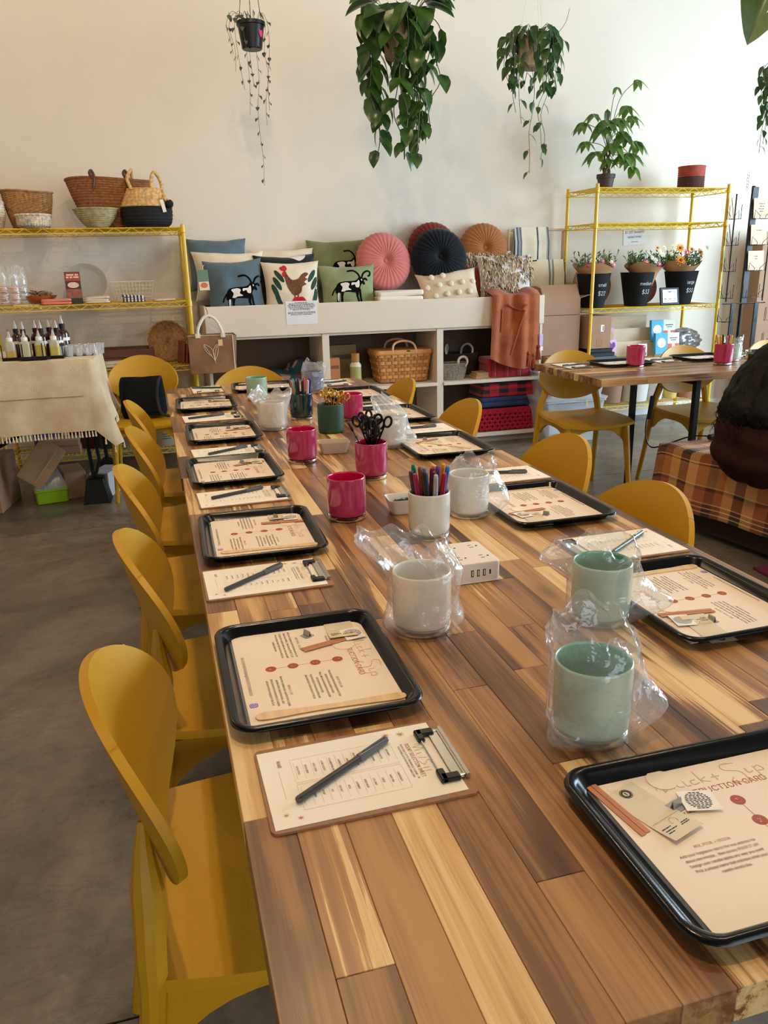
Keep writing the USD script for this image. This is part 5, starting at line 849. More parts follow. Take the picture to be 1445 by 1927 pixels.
# orange throw over the cabinet front
or_m = weave('burnt_orange_gauze', (172, 88, 42), (146, 70, 32), sc=260, bump=1.0); tas = mat('orange_tassel', (150, 66, 36), .9)
t = thing('throw_blanket', 'burnt orange gauze throw hanging over the cabinet front', 'blanket'); nx, nz = 20, 22; P = np.zeros((nx, nz, 3))
for i in range(nx):
    for j in range(nz):
        f, g = i/(nx-1), j/(nz-1); x = 2.335+.375*f-.03*g*(1-f); L = .72*g
        if L < .20: y, z = 5.05+.20-L, 1.088+.02*math.sin(f*9)+.02*(1-abs(L-.1)/.1)
        else: y, z = 5.032-.03*g-.014*math.sin(f*10+g*2)-.012*math.sin(f*23), 1.085-(L-.20)*(1.0-.14*(1-f)+.08*math.sin(f*3))
        P[i, j] = (x, y, z)
part(t, 'cloth', shell(P, .008), or_m, 60)
part(t, 'raised_stripe', cat(tube([P[4, k]+[0, -.010, 0] for k in range(9, 15)], .008, 6), tube([P[12, k]+[-.012*(k-9), -.012, 0] for k in range(9, 19)], .008, 6), tube([P[6+k, 8]+[0, -.012, -.008*k*(k < 6)] for k in range(8)], .008, 6)), tas)
for (x, z) in ((2.62, .60), (2.70, .645), (2.66, .585)): part(t, 'tassel', cat(trimesh.creation.icosphere(1, .014).apply_translation((x, 5.01, z+.06)), *[tube([(x, 5.01, z+.06), (x+.014*math.cos(a), 5.01+.014*math.sin(a), z), (x+.018*math.cos(a), 5.01+.016*math.sin(a), z-.035)], .004, 5) for a in np.arange(9)*.7]), tas)
t = thing('swing_tag', 'lilac and white price tag hanging beside the orange throw', 'tag', (2.722, 5.015, .71)); part(t, 'tag_card', bx(.028, .0015, .085, b=.0004), mat('lilac_card', (206, 180, 222), .6), False); part(t, 'white_tip', bx(.022, .0015, .03, .004, -.002, -.035, .0004), white_p, False)

# ---------------------------------------------------------------- inside the cubbies
zs = .482
t = thing('floral_bundle', 'folded dark floral fabric with teal and red in the left cubby', 'fabric', (.83, 5.28, zs), 0); fm = raw('floral_cloth', {'tc': ('texture_coordinate', {}), 'v': ('voronoi_texture', {'scale': 13}), 'r': ('rgb_ramp', {'ramp': [(0, lin((24, 62, 66))), (.35, lin((30, 76, 74))), (.45, lin((120, 34, 36))), (.62, lin((24, 40, 42))), (.75, lin((150, 112, 96))), (1, lin((26, 60, 66)))], 'interpolate': False}), 's': ('separate_color', {}), 'p': ('principled_bsdf', {'roughness': .9})}, [('tc.object', 'v.vector'), ('v.color', 's.color'), ('s.r', 'r.fac'), ('r.color', 'p.base_color')], 'p.BSDF')
m = loft([oval(a, b_, z, 40, 3, .012, 1) for a, b_, z in ((.22, .13, 0), (.245, .145, .03), (.24, .14, .07), (.225, .12, .105), (.14, .07, .12), (.01, .01, .122))]); part(t, 'bundle', m, fm, 40); part(t, 'folded_flap', loft([oval(a, .10, z, 30, 3, .01) for a, z in ((.09, .0), (.10, .03), (.085, .07), (.03, .09))]).apply_translation((.13, .04, .10)), fm, 40)
for l, x, w, h, c, n in (('tall olive printed box at the back of the middle cubby', 1.30, .20, .27, (120, 100, 50), 'olive_box'), ('orange brown carton in the middle cubby', 1.19, .075, .20, (176, 110, 60), 'orange_box')):
    t = thing('product_box', l, 'box', (x, 5.42 if w > .1 else 5.22, zs)); part(t, 'box_body', bx(w, .06, h, b=.002), mat(n, c, .55), False); part(t, 'print_band', bx(w*.8, .001, h*.12, 0, -.0308, h*.62, .0002), mat(n+'_band', tuple(int(v*.65) for v in c), .6), False)
t = thing('candle_tin', 'yellow green canister with a pale lid in the middle cubby', 'canister', (1.345, 5.20, zs)); part(t, 'tin_body', cyl(.041, .13, n=28), mat('pistachio', (168, 158, 96), .4), 50); part(t, 'lid', lathe([(.001, .165), (.026, .164), (.040, .146), (.042, .130), (.001, .130)], 28), mat('pale_lid', (216, 206, 176), .4)); part(t, 'cap', cyl(.030, .06, z=.165, n=24), mat('amber_cap', (176, 120, 50), .4))
for k in range(3):
    t = thing('notebook', f'small pale notebook lying in the middle cubby, {["lowest", "middle", "top"][k]} of the pile', 'book', (1.195, 5.14, zs+.013*k), 3*k); part(t, 'cover', bx(.085, .10, .003, z=.009, b=.0008), mat(f'note_{k}', ((214, 220, 190), (236, 230, 210), (190, 200, 160))[k], .6), False); part(t, 'pages', bx(.082, .097, .009, b=.0008), white_p, False)
t = thing('copper_cup', 'short copper cup beside the pale notebooks', 'cup', (1.275, 5.15, zs)); part(t, 'cup', lathe([(.001, 0), (.025, 0), (.029, .035), (.027, .035), (.024, .004), (.001, .004)], 24), mat('copper', (184, 118, 84), .4, .4))
# picnic basket of splints
ash = mat('ash_splint', (206, 144, 74), .55, var=.18, vs=10); ash2 = mat('ash_splint_dark', (178, 116, 56), .55, var=.18, vs=10)
t = thing('picnic_basket', 'woven wooden picnic basket with a leather-like swing handle in the cubby', 'basket', (1.70, 5.27, zs), -1)
def pk(f, z): k = .86+.14*z/.215; w, d = .215*k, .13*k; q = rr(2*w, 2*d, .03, 4); return q
per = rr(.42, .26, .03, 4)
def along(s, z, o=0):
    k = .85+.15*z/.215; q = per*k; q = np.vstack([q, q[:1]]); L = np.r_[0, np.cumsum(np.linalg.norm(np.diff(q, axis=0), axis=1))]; s = (s % 1)*L[-1]; p = np.array([np.interp(s, L, q[:, 0]), np.interp(s, L, q[:, 1])]); c = p/np.linalg.norm(p); return np.array([*(p+c*o), z])
part(t, 'liner', loft([np.array([along(k/56, z, -.004) for k in range(56)]) for z in (.004, .21)], cap=True), ash2, 30)
for r_ in range(8):
    S_ = []
    for k in range(26):
        a, b_ = (k+.06+.5*(r_ % 2))/26, (k+.94+.5*(r_ % 2))/26; z0 = .008+.0255*r_; S_.append(shell([[along(a+(b_-a)*f, z0+zz, .0035*math.sin(f*PI)+.0005) for zz in (0, .012, .023)] for f in (0, .25, .5, .75, 1)], .0015))
    part(t, 'splint_row', cat(S_), ash if r_ % 2 else ash2, 40, kind='stuff')
part(t, 'rim', tube([along(k/56, .213, .004) for k in range(56)], .007, 6, closed=True, flat=1.6), ash); part(t, 'lid', mv(loft([ring3(rr(.425*e, .265*e, .03, 4), z) for e, z in ((1, 0), (1.015, .004), (1.015, .014), (.99, .02))]), 0, 0, .216), ash, 30)
for y in (-.125, .10): handle(t, [(-.085, y, .18), (-.088, y-.004, .23), (-.075, y*.9, .275), (-.03, y*.8, .296), (.03, y*.8, .296), (.075, y*.9, .275), (.088, y-.004, .23), (.085, y, .18)], .0085, mat('tan_strap', (214, 156, 110), .5))
part(t, 'clasp', rot(extr(ell(.014, .010), .004), 'x', 90).apply_translation((.03, -.131, .225)), mat('old_brass', (96, 78, 48), .4, .7), False)
basket('small grey woven tray basket with white ring handles in the right cubby', 2.075, 5.19, zs, -2, [(.10, 0), (.115, .05), (.125, .115)], mat('grey_weave', (150, 138, 120), .85, var=.35, vs=70, bump=.8, bs=150), woven=.003, asp=.62)
rb = thing('rope_ring', 'right white ring handle of the grey woven basket', 'handle', (2.155, 5.15, zs+.118)); part(rb, 'ring', tube([(.036*math.cos(a), 0, .036*math.sin(a)+.01) for a in np.arange(24)/24*2*PI], .0095, 8, closed=True), white_r)
rb = thing('rope_ring', 'left white ring handle of the grey woven basket', 'handle', (1.99, 5.15, zs+.118)); part(rb, 'ring', tube([(.012*math.cos(a), .034*math.cos(a), .036*math.sin(a)+.01) for a in np.arange(24)/24*2*PI], .0095, 8, closed=True), white_r)
b = basket('dark brown basket with tall white rope handles at the back of the right cubby', 2.21, 5.42, zs, 0, [(.14, 0), (.165, .08), (.17, .16)], mat('dark_weave', (64, 44, 34), .9, bump=.8, bs=150), woven=.003, asp=.55)
for s in (-1, 1): handle(b, [(s*.10, -.06, .13), (s*.11, -.05, .20), (s*.085, -.01, .23), (s*.06, .04, .20), (s*.06, .07, .14)], .008, white_r)
for k in range(3):
    t = thing('wooden_plaque', f'thin wooden plaque lying in the right cubby, {["lowest", "middle", "top"][k]} of three', 'plaque', (2.335+.004*k, 5.17, zs+.0142*k), 4-3*k); part(t, 'board', bx(.20-.012*k, .13, .0135, b=.002), pine, False); part(t, 'edge_strip', bx(.20-.012*k, .002, .004, 0, -.0655, .005, .0005), mat('bark_strip_%d' % k, (150, 106, 70), .7), False)
rp = stripes('red_tartan', 'x', .10, [(0, (176, 26, 34)), (.42, (30, 20, 24)), (.55, (176, 26, 34)), (.8, (222, 190, 120)), (.83, (130, 20, 28))], ('y', .10, [(0, (176, 26, 34)), (.45, (24, 20, 24)), (.62, (176, 26, 34)), (.85, (210, 180, 120)), (.88, (150, 22, 30))]))
bp = stripes('buffalo_check', 'x', .15, [(0, (190, 22, 36)), (.5, (22, 16, 22))], ('z', .055, [(0, (190, 22, 36)), (.5, (22, 16, 22))]))
folded('red tartan blanket folded in the right cubby', 2.52, 5.20, zs, .36, .22, 3, .048, rp, -3, name='folded_blanket', cat_='blanket', sd=5)
z0 = .083
folded('chunky red knit blanket, lowest of the folded pile', 2.48, 5.22, z0, .46, .28, 2, .085, mat('red_knit', (164, 12, 40), .95, bump=1.0, bs=60), 0, name='folded_blanket', cat_='blanket', sd=6)
t = thing('knit_braids', 'braided red wool on the front of the lowest blanket', 'blanket'); part(t, 'braids', cat(*[scl(trimesh.creation.icosphere(1, .021), .62, .55, 1).apply_transform(trimesh.transformations.rotation_matrix((.7 if (i+j) % 2 else -.7), (0, 1, 0))).apply_translation((2.27+.021*i, 5.073, .102+.029*j)) for i in range(21) for j in range(5)]), MATS['red_knit'], True, kind='stuff'); tag(t, kind='stuff')
folded('blue knit blanket in the middle of the folded pile', 2.49, 5.22, .262, .44, .27, 2, .036, mat('blue_knit', (44, 58, 98), .95, bump=.8, bs=90), 0, name='folded_blanket', cat_='blanket', sd=7); folded('red and black checked blanket on top of the folded pile', 2.50, 5.22, .338, .44, .26, 2, .05, bp, 1, name='folded_blanket', cat_='blanket', sd=8)
# towel rack behind the cabinet's right end
t = thing('towel_rack', 'pale wooden towel rack behind the right end of the cabinet', 'rack'); rk = mat('blond_wood', (206, 172, 134), .6)
for a, b_ in (((2.665, 5.50, .9), (2.665, 5.50, 1.545)), ((3.135, 5.52, .7), (3.135, 5.52, 1.53))): part(t, 'upright', tube([a, b_], .011), rk)
for z, y in ((1.54, 5.50), (1.30, 5.47), (1.02, 5.47)): part(t, 'rail', tube([(2.66, y, z), (3.14, y, z)], .009), rk)
st_ = stripes('blue_striped_towel', 'x', .29, [(0, (226, 214, 188)), (.14, (80, 86, 96)), (.19, (224, 214, 190)), (.42, (150, 152, 150)), (.46, (70, 78, 92)), (.50, (190, 190, 184)), (.56, (70, 78, 92)), (.60, (150, 150, 150)), (.66, (90, 96, 104)), (.70, (228, 216, 190))])
st2 = stripes('cream_striped_towel', 'x', .30, [(0, (234, 218, 184)), (.18, (120, 118, 112)), (.23, (220, 206, 176)), (.28, (140, 136, 130)), (.33, (234, 218, 184)), (.62, (60, 56, 54)), (.66, (236, 216, 176))])
for nm_, lb_l, x0, x1, zt_, zb_, y, m in (('towel', 'cream towel with blue grey stripes on the top rail of the rack', 2.70, 2.985, 1.555, 1.23, 5.485, st_), ('towel', 'cream towel with grey and black stripes on the lower rail of the rack', 2.73, 3.12, 1.315, .98, 5.455, st2)):
    t = thing(nm_, lb_l, 'towel', ((x0+x1)/2, y, zt_)); w = x1-x0; P = np.array([[((i/11-.5)*w, (.026*(1 if j < 6 else -1)*min(1, abs(j-6)/2) -.004*math.sin(i*1.3)*(j > 7)), -abs(j-6)/6*(zt_-zb_)*(.6 if j < 6 else 1)+.003) for j in range(13)] for i in range(12)]); part(t, 'cloth', shell(P, .006), m, 60)
    if zt_ < 1.4: part(t, 'clip', cat(tube([(-.17, -.035, -.01), (-.06, -.036, .0)], .005, 6), bx(.02, .008, .03, -.17, -.035, -.03)), steel_m)

# ---------------------------------------------------------------- cartons, storage bins and the right shelf's goods
carton('large cardboard box under the open one, right of the cabinet', 2.93, 5.26, .62, .32, .30, .295, 1, tape=False); carton('open cardboard box on top, right of the cabinet', 2.93, 5.26, .918, .31, .29, .12, 1, flaps=35, tape=False)
carton('cardboard box with a white shipping label, before the right shelf post', 3.235, 5.18, .6575, .20, .22, .245, 3, lab=True); carton('flat cardboard box under the big cartons, right of the cabinet', 2.955, 5.20, .525, .33, .30, .092, 1)
bin_m = film('storage_bin', tint=(.86, .92, .98), haze=.38, rough=.3, bump=.03, bs=8)
t = thing('storage_bin', 'clear storage bin on the floor, lower of two', 'bin', (2.925, 5.02, 0)); part(t, 'bin_wall', loft([ring3(rr(w, d, .03), z) for w, d, z in ((.42, .34, .002), (.50, .40, .30), (.52, .42, .305), (.52, .42, .32))]), bin_m, 30); part(t, 'lid', loft([ring3(rr(w, d, .03), z) for w, d, z in ((.53, .43, .322), (.535, .435, .335), (.50, .40, .34))]), bin_m, 30); part(t, 'blue_contents', bx(.20, .25, .22, .08, 0, .03, .03), mat('blue_contents', (96, 130, 168), .7, var=.3, vs=14), False); part(t, 'pale_contents', bx(.16, .25, .19, -.12, 0, .03, .03), mat('pale_contents', (196, 196, 196), .7, var=.2, vs=16), False)
t = thing('storage_bin', 'clear storage bin with blue things, stacked on the lower one', 'bin', (2.935, 5.02, .3405)); part(t, 'bin_wall', loft([ring3(rr(w, d, .03), z) for w, d, z in ((.44, .35, .0), (.50, .40, .165), (.52, .42, .168), (.52, .42, .178))]), bin_m, 30); part(t, 'blue_contents', bx(.40, .3, .11, .0, 0, .012, .03), mat('dark_blue_contents', (58, 76, 108), .7, var=.4, vs=14), False)
zt = RS[2]+.0045; bk_m = mat('chalkboard_black', (19, 20, 22), .8, specular_ior_level=.25); chalk = mat('chalk', (196, 196, 192), .9); krft = mat('bouquet_paper', (178, 130, 88), .8, var=.06, vs=14)
petal = {k: mat('petal_'+k, c, .6) for k, c in dict(orange=(244, 150, 24), magenta=(204, 28, 104), pink=(232, 120, 140), white=(246, 238, 228), cream=(238, 228, 170), lilac=(196, 160, 200)).items()}; stemm = leafmat('sprig_green', (70, 100, 52), (110, 132, 70))
def bloom(kind, o, R_, dirn, open_=1):
    ps = []
    n = 12 if kind == 'daisy' else 9
    for ringk, (sc_, lift) in enumerate(((1, .15), (.72, .5))):
        for k in range(n):
            a = (k+.5*ringk)*2*PI/n; q = R_*sc_; ps.append(TM([(0, 0, 0), (q*.55*math.cos(a-.24), q*.55*math.sin(a-.24), q*lift*.5), (q*math.cos(a), q*math.sin(a), q*lift*.9), (q*.55*math.cos(a+.24), q*.55*math.sin(a+.24), q*lift*.5)], [(0, 1, 2), (0, 2, 3)], process=False))
    m = cat(*ps); c = trimesh.creation.icosphere(1, R_*.26).apply_translation((0, 0, R_*.12)); return frame(m, o, (dirn[1], -dirn[0], .3), dirn), frame(c, o, (dirn[1], -dirn[0], .3), dirn)
def bouquet(parent_label, x, y, z, fl, sd, wrap_h=.06, spread=.14, n_g=40):
    t = thing('bouquet', parent_label, 'bouquet', (x, y, z)); r = random.Random(sd); a = np.arange(30)/30*2*PI
    part(t, 'paper_wrap', loft([np.column_stack([np.cos(a)*(q+.008*np.sin(a*5+sd)), np.sin(a)*(q*.8), np.full(30, zz)+wz*np.sin(a*3+sd)]) for q, zz, wz in ((.06, -.10, 0), (.10, -.01, .004), (.145, .035, .012), (.165, wrap_h, .022))], cap=False), krft, 40)
    G = []
    for k in range(n_g):
        aa, rr_ = r.uniform(0, 6.28), r.uniform(.3, 1)*spread; p = np.array([rr_*math.cos(aa), rr_*.8*math.sin(aa), wrap_h-.02]); q = p*[1.35, 1.35, 1]+[0, 0, r.uniform(.04, .13)]
        G.append(tube([p*[.3, .3, .5], p, q], .0013, 4))
        for j in range(7): o = p+(q-p)*(j/7); G.append(frame(TM([(0, 0, 0), (.006, .016, .002), (0, .034, 0), (-.006, .016, .002)], [(0, 1, 2), (0, 2, 3)], process=False), o, (r.uniform(-1, 1), r.uniform(-1, 1), .6), (r.uniform(-1, 1), -1, .5)))
    part(t, 'greenery', cat(G), stemm, True, kind='stuff')
    for (dx, dz, R_, c, k) in fl:
        dirn = np.array([dx*2, -1, .35+.5*r.random()]); dirn /= np.linalg.norm(dirn); m, cc = bloom(k, np.array([dx*1.15, -.07-.02*r.random(), wrap_h+dz]), R_*1.45, dirn); f = part(t, 'flower', m, petal[c], True); part(f, 'flower_centre', cc, petal['cream' if c != 'cream' else 'white'] if c != 'orange' else mat('orange_eye_%d_%d' % (sd, int(500+dx*1000)), (150, 70, 16), .8), True)
def bucket(label, x, size, price, top_r=.128):
    t = thing('flower_bucket', label, 'bucket', (x, 5.21, zt)); h = .25
    part(t, 'bucket_wall', lathe([(.001, 0), (.082, 0), (.086, .004), (top_r, h-.006), (top_r+.003, h), (top_r-.001, h), (.084, .008), (.001, .006)], 40), bk_m, 50)
    def wrap(m):
        v = m.vertices.copy(); R_ = .086+(top_r-.086)*v[:, 1]/h; a = v[:, 0]/.11; m.vertices = np.column_stack([np.sin(a)*(R_+.0009), -np.cos(a)*(R_+.0009), v[:, 1]]); return m
    part(t, 'chalk_lettering', wrap(cat(text(size, .024, .014, .155, 0, sx=.9), text(price, .032, .02, .09, 0, sx=.9))), chalk, False, label='chalk price lettering')
bucket('black bucket chalked small $22, behind the left post', 3.245, 'small', '$22'); bucket('black bucket chalked medium $33, in the middle of the shelf', 3.625, 'medium', '$33'); bucket('black bucket chalked large $55, at the right of the shelf', 4.02, 'large', '$55')
bouquet('paper-wrapped bouquet of pink and red flowers in the small bucket', 3.245, 5.21, zt+.25, [(-.09, .0, .022, 'magenta', 'd'), (-.05, .02, .024, 'pink', 'd'), (-.02, .03, .02, 'white', 'd'), (.02, .03, .02, 'pink', 'd'), (.055, .035, .026, 'magenta', 'd'), (.085, .02, .02, 'white', 'd'), (-.07, .035, .016, 'white', 'd'), (.10, .0, .02, 'pink', 'd')], 1)
bouquet('paper-wrapped bouquet with yellow snapdragons in the medium bucket', 3.69, 5.21, zt+.245, [(-.04, .01, .026, 'pink', 'd'), (.0, .05, .018, 'white', 'd'), (.03, .03, .022, 'white', 'd'), (.05, .09, .02, 'cream', 'd'), (.06, .0, .024, 'magenta', 'd'), (.03, .12, .018, 'orange', 'd'), (.085, .12, .018, 'cream', 'd'), (.08, .07, .018, 'cream', 'd')], 2, n_g=54)
bouquet('paper-wrapped bouquet with orange gerberas in the large bucket', 4.01, 5.21, zt+.25, [(-.06, .02, .036, 'orange', 'daisy'), (-.07, .11, .03, 'orange', 'daisy'), (-.02, .075, .026, 'magenta', 'd'), (.09, .075, .028, 'orange', 'daisy'), (-.12, .12, .02, 'cream', 'd'), (-.13, .07, .018, 'cream', 'd'), (.02, .10, .02, 'orange', 'd'), (-.02, .0, .02, 'lilac', 'd'), (.14, .11, .018, 'cream', 'd')], 3, n_g=54)
t = thing('tablet_frame', 'black framed white sign standing before the large bucket', 'sign', (3.85, 5.088, zt), (-12, 0, -3)); part(t, 'frame', bx(.165, .014, .135, b=.004), blk, False); part(t, 'white_sheet', bx(.125, .002, .10, 0, -.0078, .018, .0004), mat('sign_white', (240, 240, 236), .5), False); part(t, 'sign_text', rot(flat(bars([(0, .102, .03), (0, .096, .022), (-.04, .045, .02), (0, .045, .02), (.04, .045, .02)], .004, 5)), 'x', 90).apply_translation((0, -.0094, 0)), dk_i, False)
plate_m = weave_m('round_rattan', (150, 104, 64), 0)
for l, x, z, R_, m in (('round woven plate leaning behind the small bucket', 3.36, .16, .165, plate_m), ('round brown wooden plate leaning behind the medium bucket', 3.82, .13, .13, MATS['red_wood'])):
    t = thing('round_plate', l, 'plate', (x, 5.44, zt+z), (80, 0, 0)); part(t, 'plate', lathe([(.001, -.006), (R_*.8, -.006), (R_, .008), (R_+.004, .014), (R_-.006, .014), (R_*.78, .002), (.001, .001)], 44), m)
basket('round basket, red rim over dark brown coils, on top of the right shelf', 4.10, 5.30, RS[0]+.005, 0, [(.098, 0), (.098, .08), (.099, .165)], mat('brick_coil', (158, 66, 50), .8, var=.2, vs=30), coils=11, split=(.088, mat('dark_coil', (74, 40, 34), .85, var=.2, vs=30), 'dark brown lower coils'), name='coiled_basket')
t = thing('wall_sign', 'white paper sign taped to the wall behind the right shelf', 'sign', (3.83, 5.597, 1.42), (0, -3, 0)); part(t, 'paper', bx(.21, .001, .125, b=.0002), MATS['office_paper'], False); part(t, 'sign_text', cat(*[rot(text(l, h, 0, 0, 0, maxw=.19), 'x', 90).apply_translation((0, -.0012, z)) for l, h, z in (('$5 OFF Bouquets', .02, .09), ('Sunday Funday!', .016, .055), ('see the counter', .008, .02))]), MATS['typed_ink'], False)
# the lower shelf of the right unit
zt = RS[3]+.0045; wdl = mat('display_wood', (212, 190, 156), .6, var=.08, vs=3, stretch=(3, 30, 30))
t = thing('card_stand', 'stepped pale wooden display stand on the right shelf', 'stand', (3.62, 5.25, zt)); [part(t, 'step_board', bx(.44, .012, .12, 0, -.02+.07*k, .0+.095*k, .002), wdl, False) for k in range(3)]; [part(t, 'side_board', bx(.012, .16, .16, s*.226, .06, 0, .002), wdl, False) for s in (-1, 1)]
def cardbox(label, x, y, z, w, h, base, bits, tilt=-6):
    t = thing('card_pack', label, 'box', (x, y, z), (tilt, 0, -2)); part(t, 'pack', bx(w, .03, h, b=.001), mat('pack_%d_%d' % (int(x*100), int(z*100)), base, .5), False)
    for k, (pg, c, n) in enumerate(bits): part(t, n, rot(extr(pg, .0008), 'x', 90).apply_translation((0, -.0152, 0)), mat('print_%d_%d_%d' % (int(x*100), int(z*100), k), c, .55), False)
bl, orr = (70, 168, 214), (226, 92, 46)
for k, (x, y, z) in enumerate([(3.845, 5.22, zt+.11), (3.83, 5.13, zt+.015)]):
    w = 'upper' if k == 0 else 'lower'
    cardbox(f'{w} sky blue card pack with a white disc', x, y, z, .105, .165, bl, [(ell(.038, .038, 0, .088), (240, 240, 232), 'white_disc')]); cardbox(f'{w} white card pack with orange blocks, right of the blue one', x+.112, y+.005, z+.004, .105, .16, (226, 222, 208), [(sbox(-.05, .03, -.014, .075), orr, 'orange_block'), (sbox(.014, .03, .05, .075), orr, 'orange_block'), (sbox(-.03, .0, .02, .03), orr, 'orange_block'), (sbox(-.034, .115, .034, .122), (90, 90, 88), 'print_line'), (sbox(-.024, .10, .024, .106), (90, 90, 88), 'print_line')])
cardbox('pink card with a gold arch on the upper step of the stand', 3.455, 5.285, zt+.10, .085, .125, (222, 168, 196), [(ell(.033, .042, 0, .062), (206, 160, 110), 'gold_arch'), (sbox(-.03, .016, .03, .026), (120, 60, 80), 'dark_line')]); cardbox('lilac card with a purple heart on the lower step of the stand', 3.425, 5.20, zt+.035, .085, .105, (222, 176, 214), [(Polygon([(0, .02), (.032, .055), (.03, .08), (.014, .088), (0, .072), (-.014, .088), (-.03, .08), (-.032, .055)]), (120, 50, 130), 'purple_heart')])
cardbox('small white and green card at the front of the stand', 3.655, 5.12, zt+.01, .075, .095, (232, 228, 212), [(sbox(-.03, .005, .03, .03), (60, 84, 66), 'green_band')]); carton('low brown carton below the card packs', 3.86, 5.12, zt-.002, .20, .03, .018, 0, tape=False)
t = thing('plastic_wrap_heap', 'grey crumpled plastic-wrapped parcel on the right shelf', 'parcel', (4.10, 5.24, zt)); q = trimesh.creation.icosphere(4, .1); q.vertices *= 1+.28*(np.abs(meshkit.noise(q.vertices*28, 3)-.5)*2)[:, None]; q = scl(q, 1.5, .9, .95).apply_translation((0, 0, .10)); q.vertices[:, 2] = np.maximum(q.vertices[:, 2], .001); part(t, 'wrap', q, mat('grey_wrap', (120, 118, 118), .15, coat=.8, var=.3, vs=20), 25)
for k, (w, c) in enumerate((('lower grey', (96, 100, 104)), ('middle black', (16, 17, 19)), ('upper black', (13, 13, 15)))):
    t = thing('storage_case', f'{w} flat case in the stack left of the card stand', 'case', (3.285-.012*k, 5.20, zt+.0308*k)); part(t, 'case_body', bx(.25-.02*k, .24, .030, b=.004), mat(f'case_{k}', c, .5), False); part(t, 'lid_line', bx(.252-.02*k, .242, .002, z=.02, b=.0005), blk, False)
zt = RS[4]+.0045
for l, x, R_, h, c in (('brown ceramic planter on the bottom right shelf', 3.46, .105, .20, (150, 112, 88)), ('large white planter on the bottom right shelf', 3.68, .125, .22, (210, 206, 198)), ('small white planter on the bottom right shelf', 3.875, .075, .15, (214, 210, 204)), ('pale yellow planter on the bottom right shelf', 4.03, .06, .14, (222, 196, 110)), ('terracotta pink planter on the bottom right shelf', 4.17, .075, .15, (176, 116, 92))):
    t = thing('planter', l, 'planter', (x, 5.24, zt)); part(t, 'planter_wall', lathe([(.001, 0), (R_*.82, 0), (R_*.86, .004), (R_, h-.004), (R_, h), (R_-.01, h), (R_*.8, .02), (.001, .015)], 36), mat('planter_%d' % int(x*100), c, .5), 50); part(t, 'soil', cyl(R_*.9, .006, z=h-.03, n=24), mat('soil_%d' % int(x*100), (54, 42, 34), .95, bump=1, bs=60))
# ---------------------------------------------------------------- hanging plants
poth = leafmat('pothos_leaf', (34, 66, 26), (72, 104, 38), .3); hoya_l = leafmat('hoya_leaf', (40, 70, 34), (82, 112, 52), .35); vine_m = mat('vine_stem', (84, 92, 52), .6); money_l = leafmat('money_leaf', (74, 112, 44), (128, 160, 78), .4, .35); hearts_l = leafmat('string_leaf', (58, 60, 44), (92, 88, 66), .5, .1); rope = mat('pot_cord', (206, 196, 174), .8); soil = mat('potting_soil', (54, 42, 32), .95)
def leaf(L_, w, heart=.25, fold=.22, droop=.25, curl=0, n=7):
    """A leaf along +y with a heart-shaped base, folded on its midrib, drooping at its tip."""
    P = []
    for j in range(n):
        f = j/(n-1); hw = w/2*(math.sin(min(1, f*1.0)**.62*PI)**.8 if f < 1 else 0)*(1-.25*f)*1.25; yb = L_*f-heart*L_*.18*(1-f)**3
        row = []
        for s in (-1, -.5, 0, .5, 1):
            x = s*hw; y = yb-(heart*L_*.22*abs(s) if f < .25 else 0); row.append((x, y, abs(x)*fold-droop*L_*f*f+curl*x*f))
        P.append(row)
    m = sheet(np.array(P)); return m
def drop(pot_xyz, start_a, r_out, length, r, wig=.03, n=26):
    """A trailing vine: out over the rim, then down."""
    c, s = math.cos(start_a), math.sin(start_a); x0, y0, z0 = pot_xyz; pts = [(x0+c*.03, y0+s*.03, z0), (x0+c*r_out*.7, y0+s*r_out*.7, z0+.05), (x0+c*r_out, y0+s*r_out, z0-.02)]
    k = max(2, int(length/.12))
    for i in range(1, k+1): pts.append((x0+c*r_out*(1-.25*i/k)+r.uniform(-wig, wig), y0+s*r_out*(1-.25*i/k)+r.uniform(-wig, wig), z0-.02-length*i/k))
    return spline(pts, n)
def trail(t, P, r, step, Lf, wf, lm, vine_r=.0022, start=3, **kw):
    part(t, 'vine', tube(P, vine_r, 5), vine_m); seg = np.r_[0, np.cumsum(np.linalg.norm(np.diff(P, axis=0), axis=1))]; s = seg[min(start, len(seg)-1)]; k = 0
    while s < seg[-1]:
        p = np.array([np.interp(s, seg, P[:, i]) for i in range(3)]); a = r.uniform(0, 6.28); q = 1-.35*s/seg[-1]; l = Lf*q*r.uniform(.8, 1.15)
        out = np.array([math.cos(a), math.sin(a)*.8-.25, 0]); d = out*r.uniform(.35, .8)+[0, 0, -r.uniform(.5, 1)]; nn = out+[0, -.5, .45]
        b = p+out*Lf*.22; part(t, 'leaf', cat(frame(leaf(l, l*wf, **kw), b, d, nn), tube([p, (p+b)/2+[0, 0, .01], b], .0014, 4)), lm, True); s += step*r.uniform(.75, 1.25)
def cords(t, x, y, z, rr_, top, m, r_=.0018): part(t, 'hanger', cat(*[tube([(x+rr_*math.cos(a), y+rr_*math.sin(a), z), (x+.01*math.cos(a), y+.01*math.sin(a), top)], r_, 5) for a in (.4, 2.5, 4.6)], tube([(x, y, top-.01), (x, y, H)], r_*1.2, 5)), m)
r = random.Random(12)
t = thing('hanging_plant', 'sparse string-of-hearts vine in a small black pot hanging at the left', 'plant'); X, Y, Z = .662, 4.6, 2.475
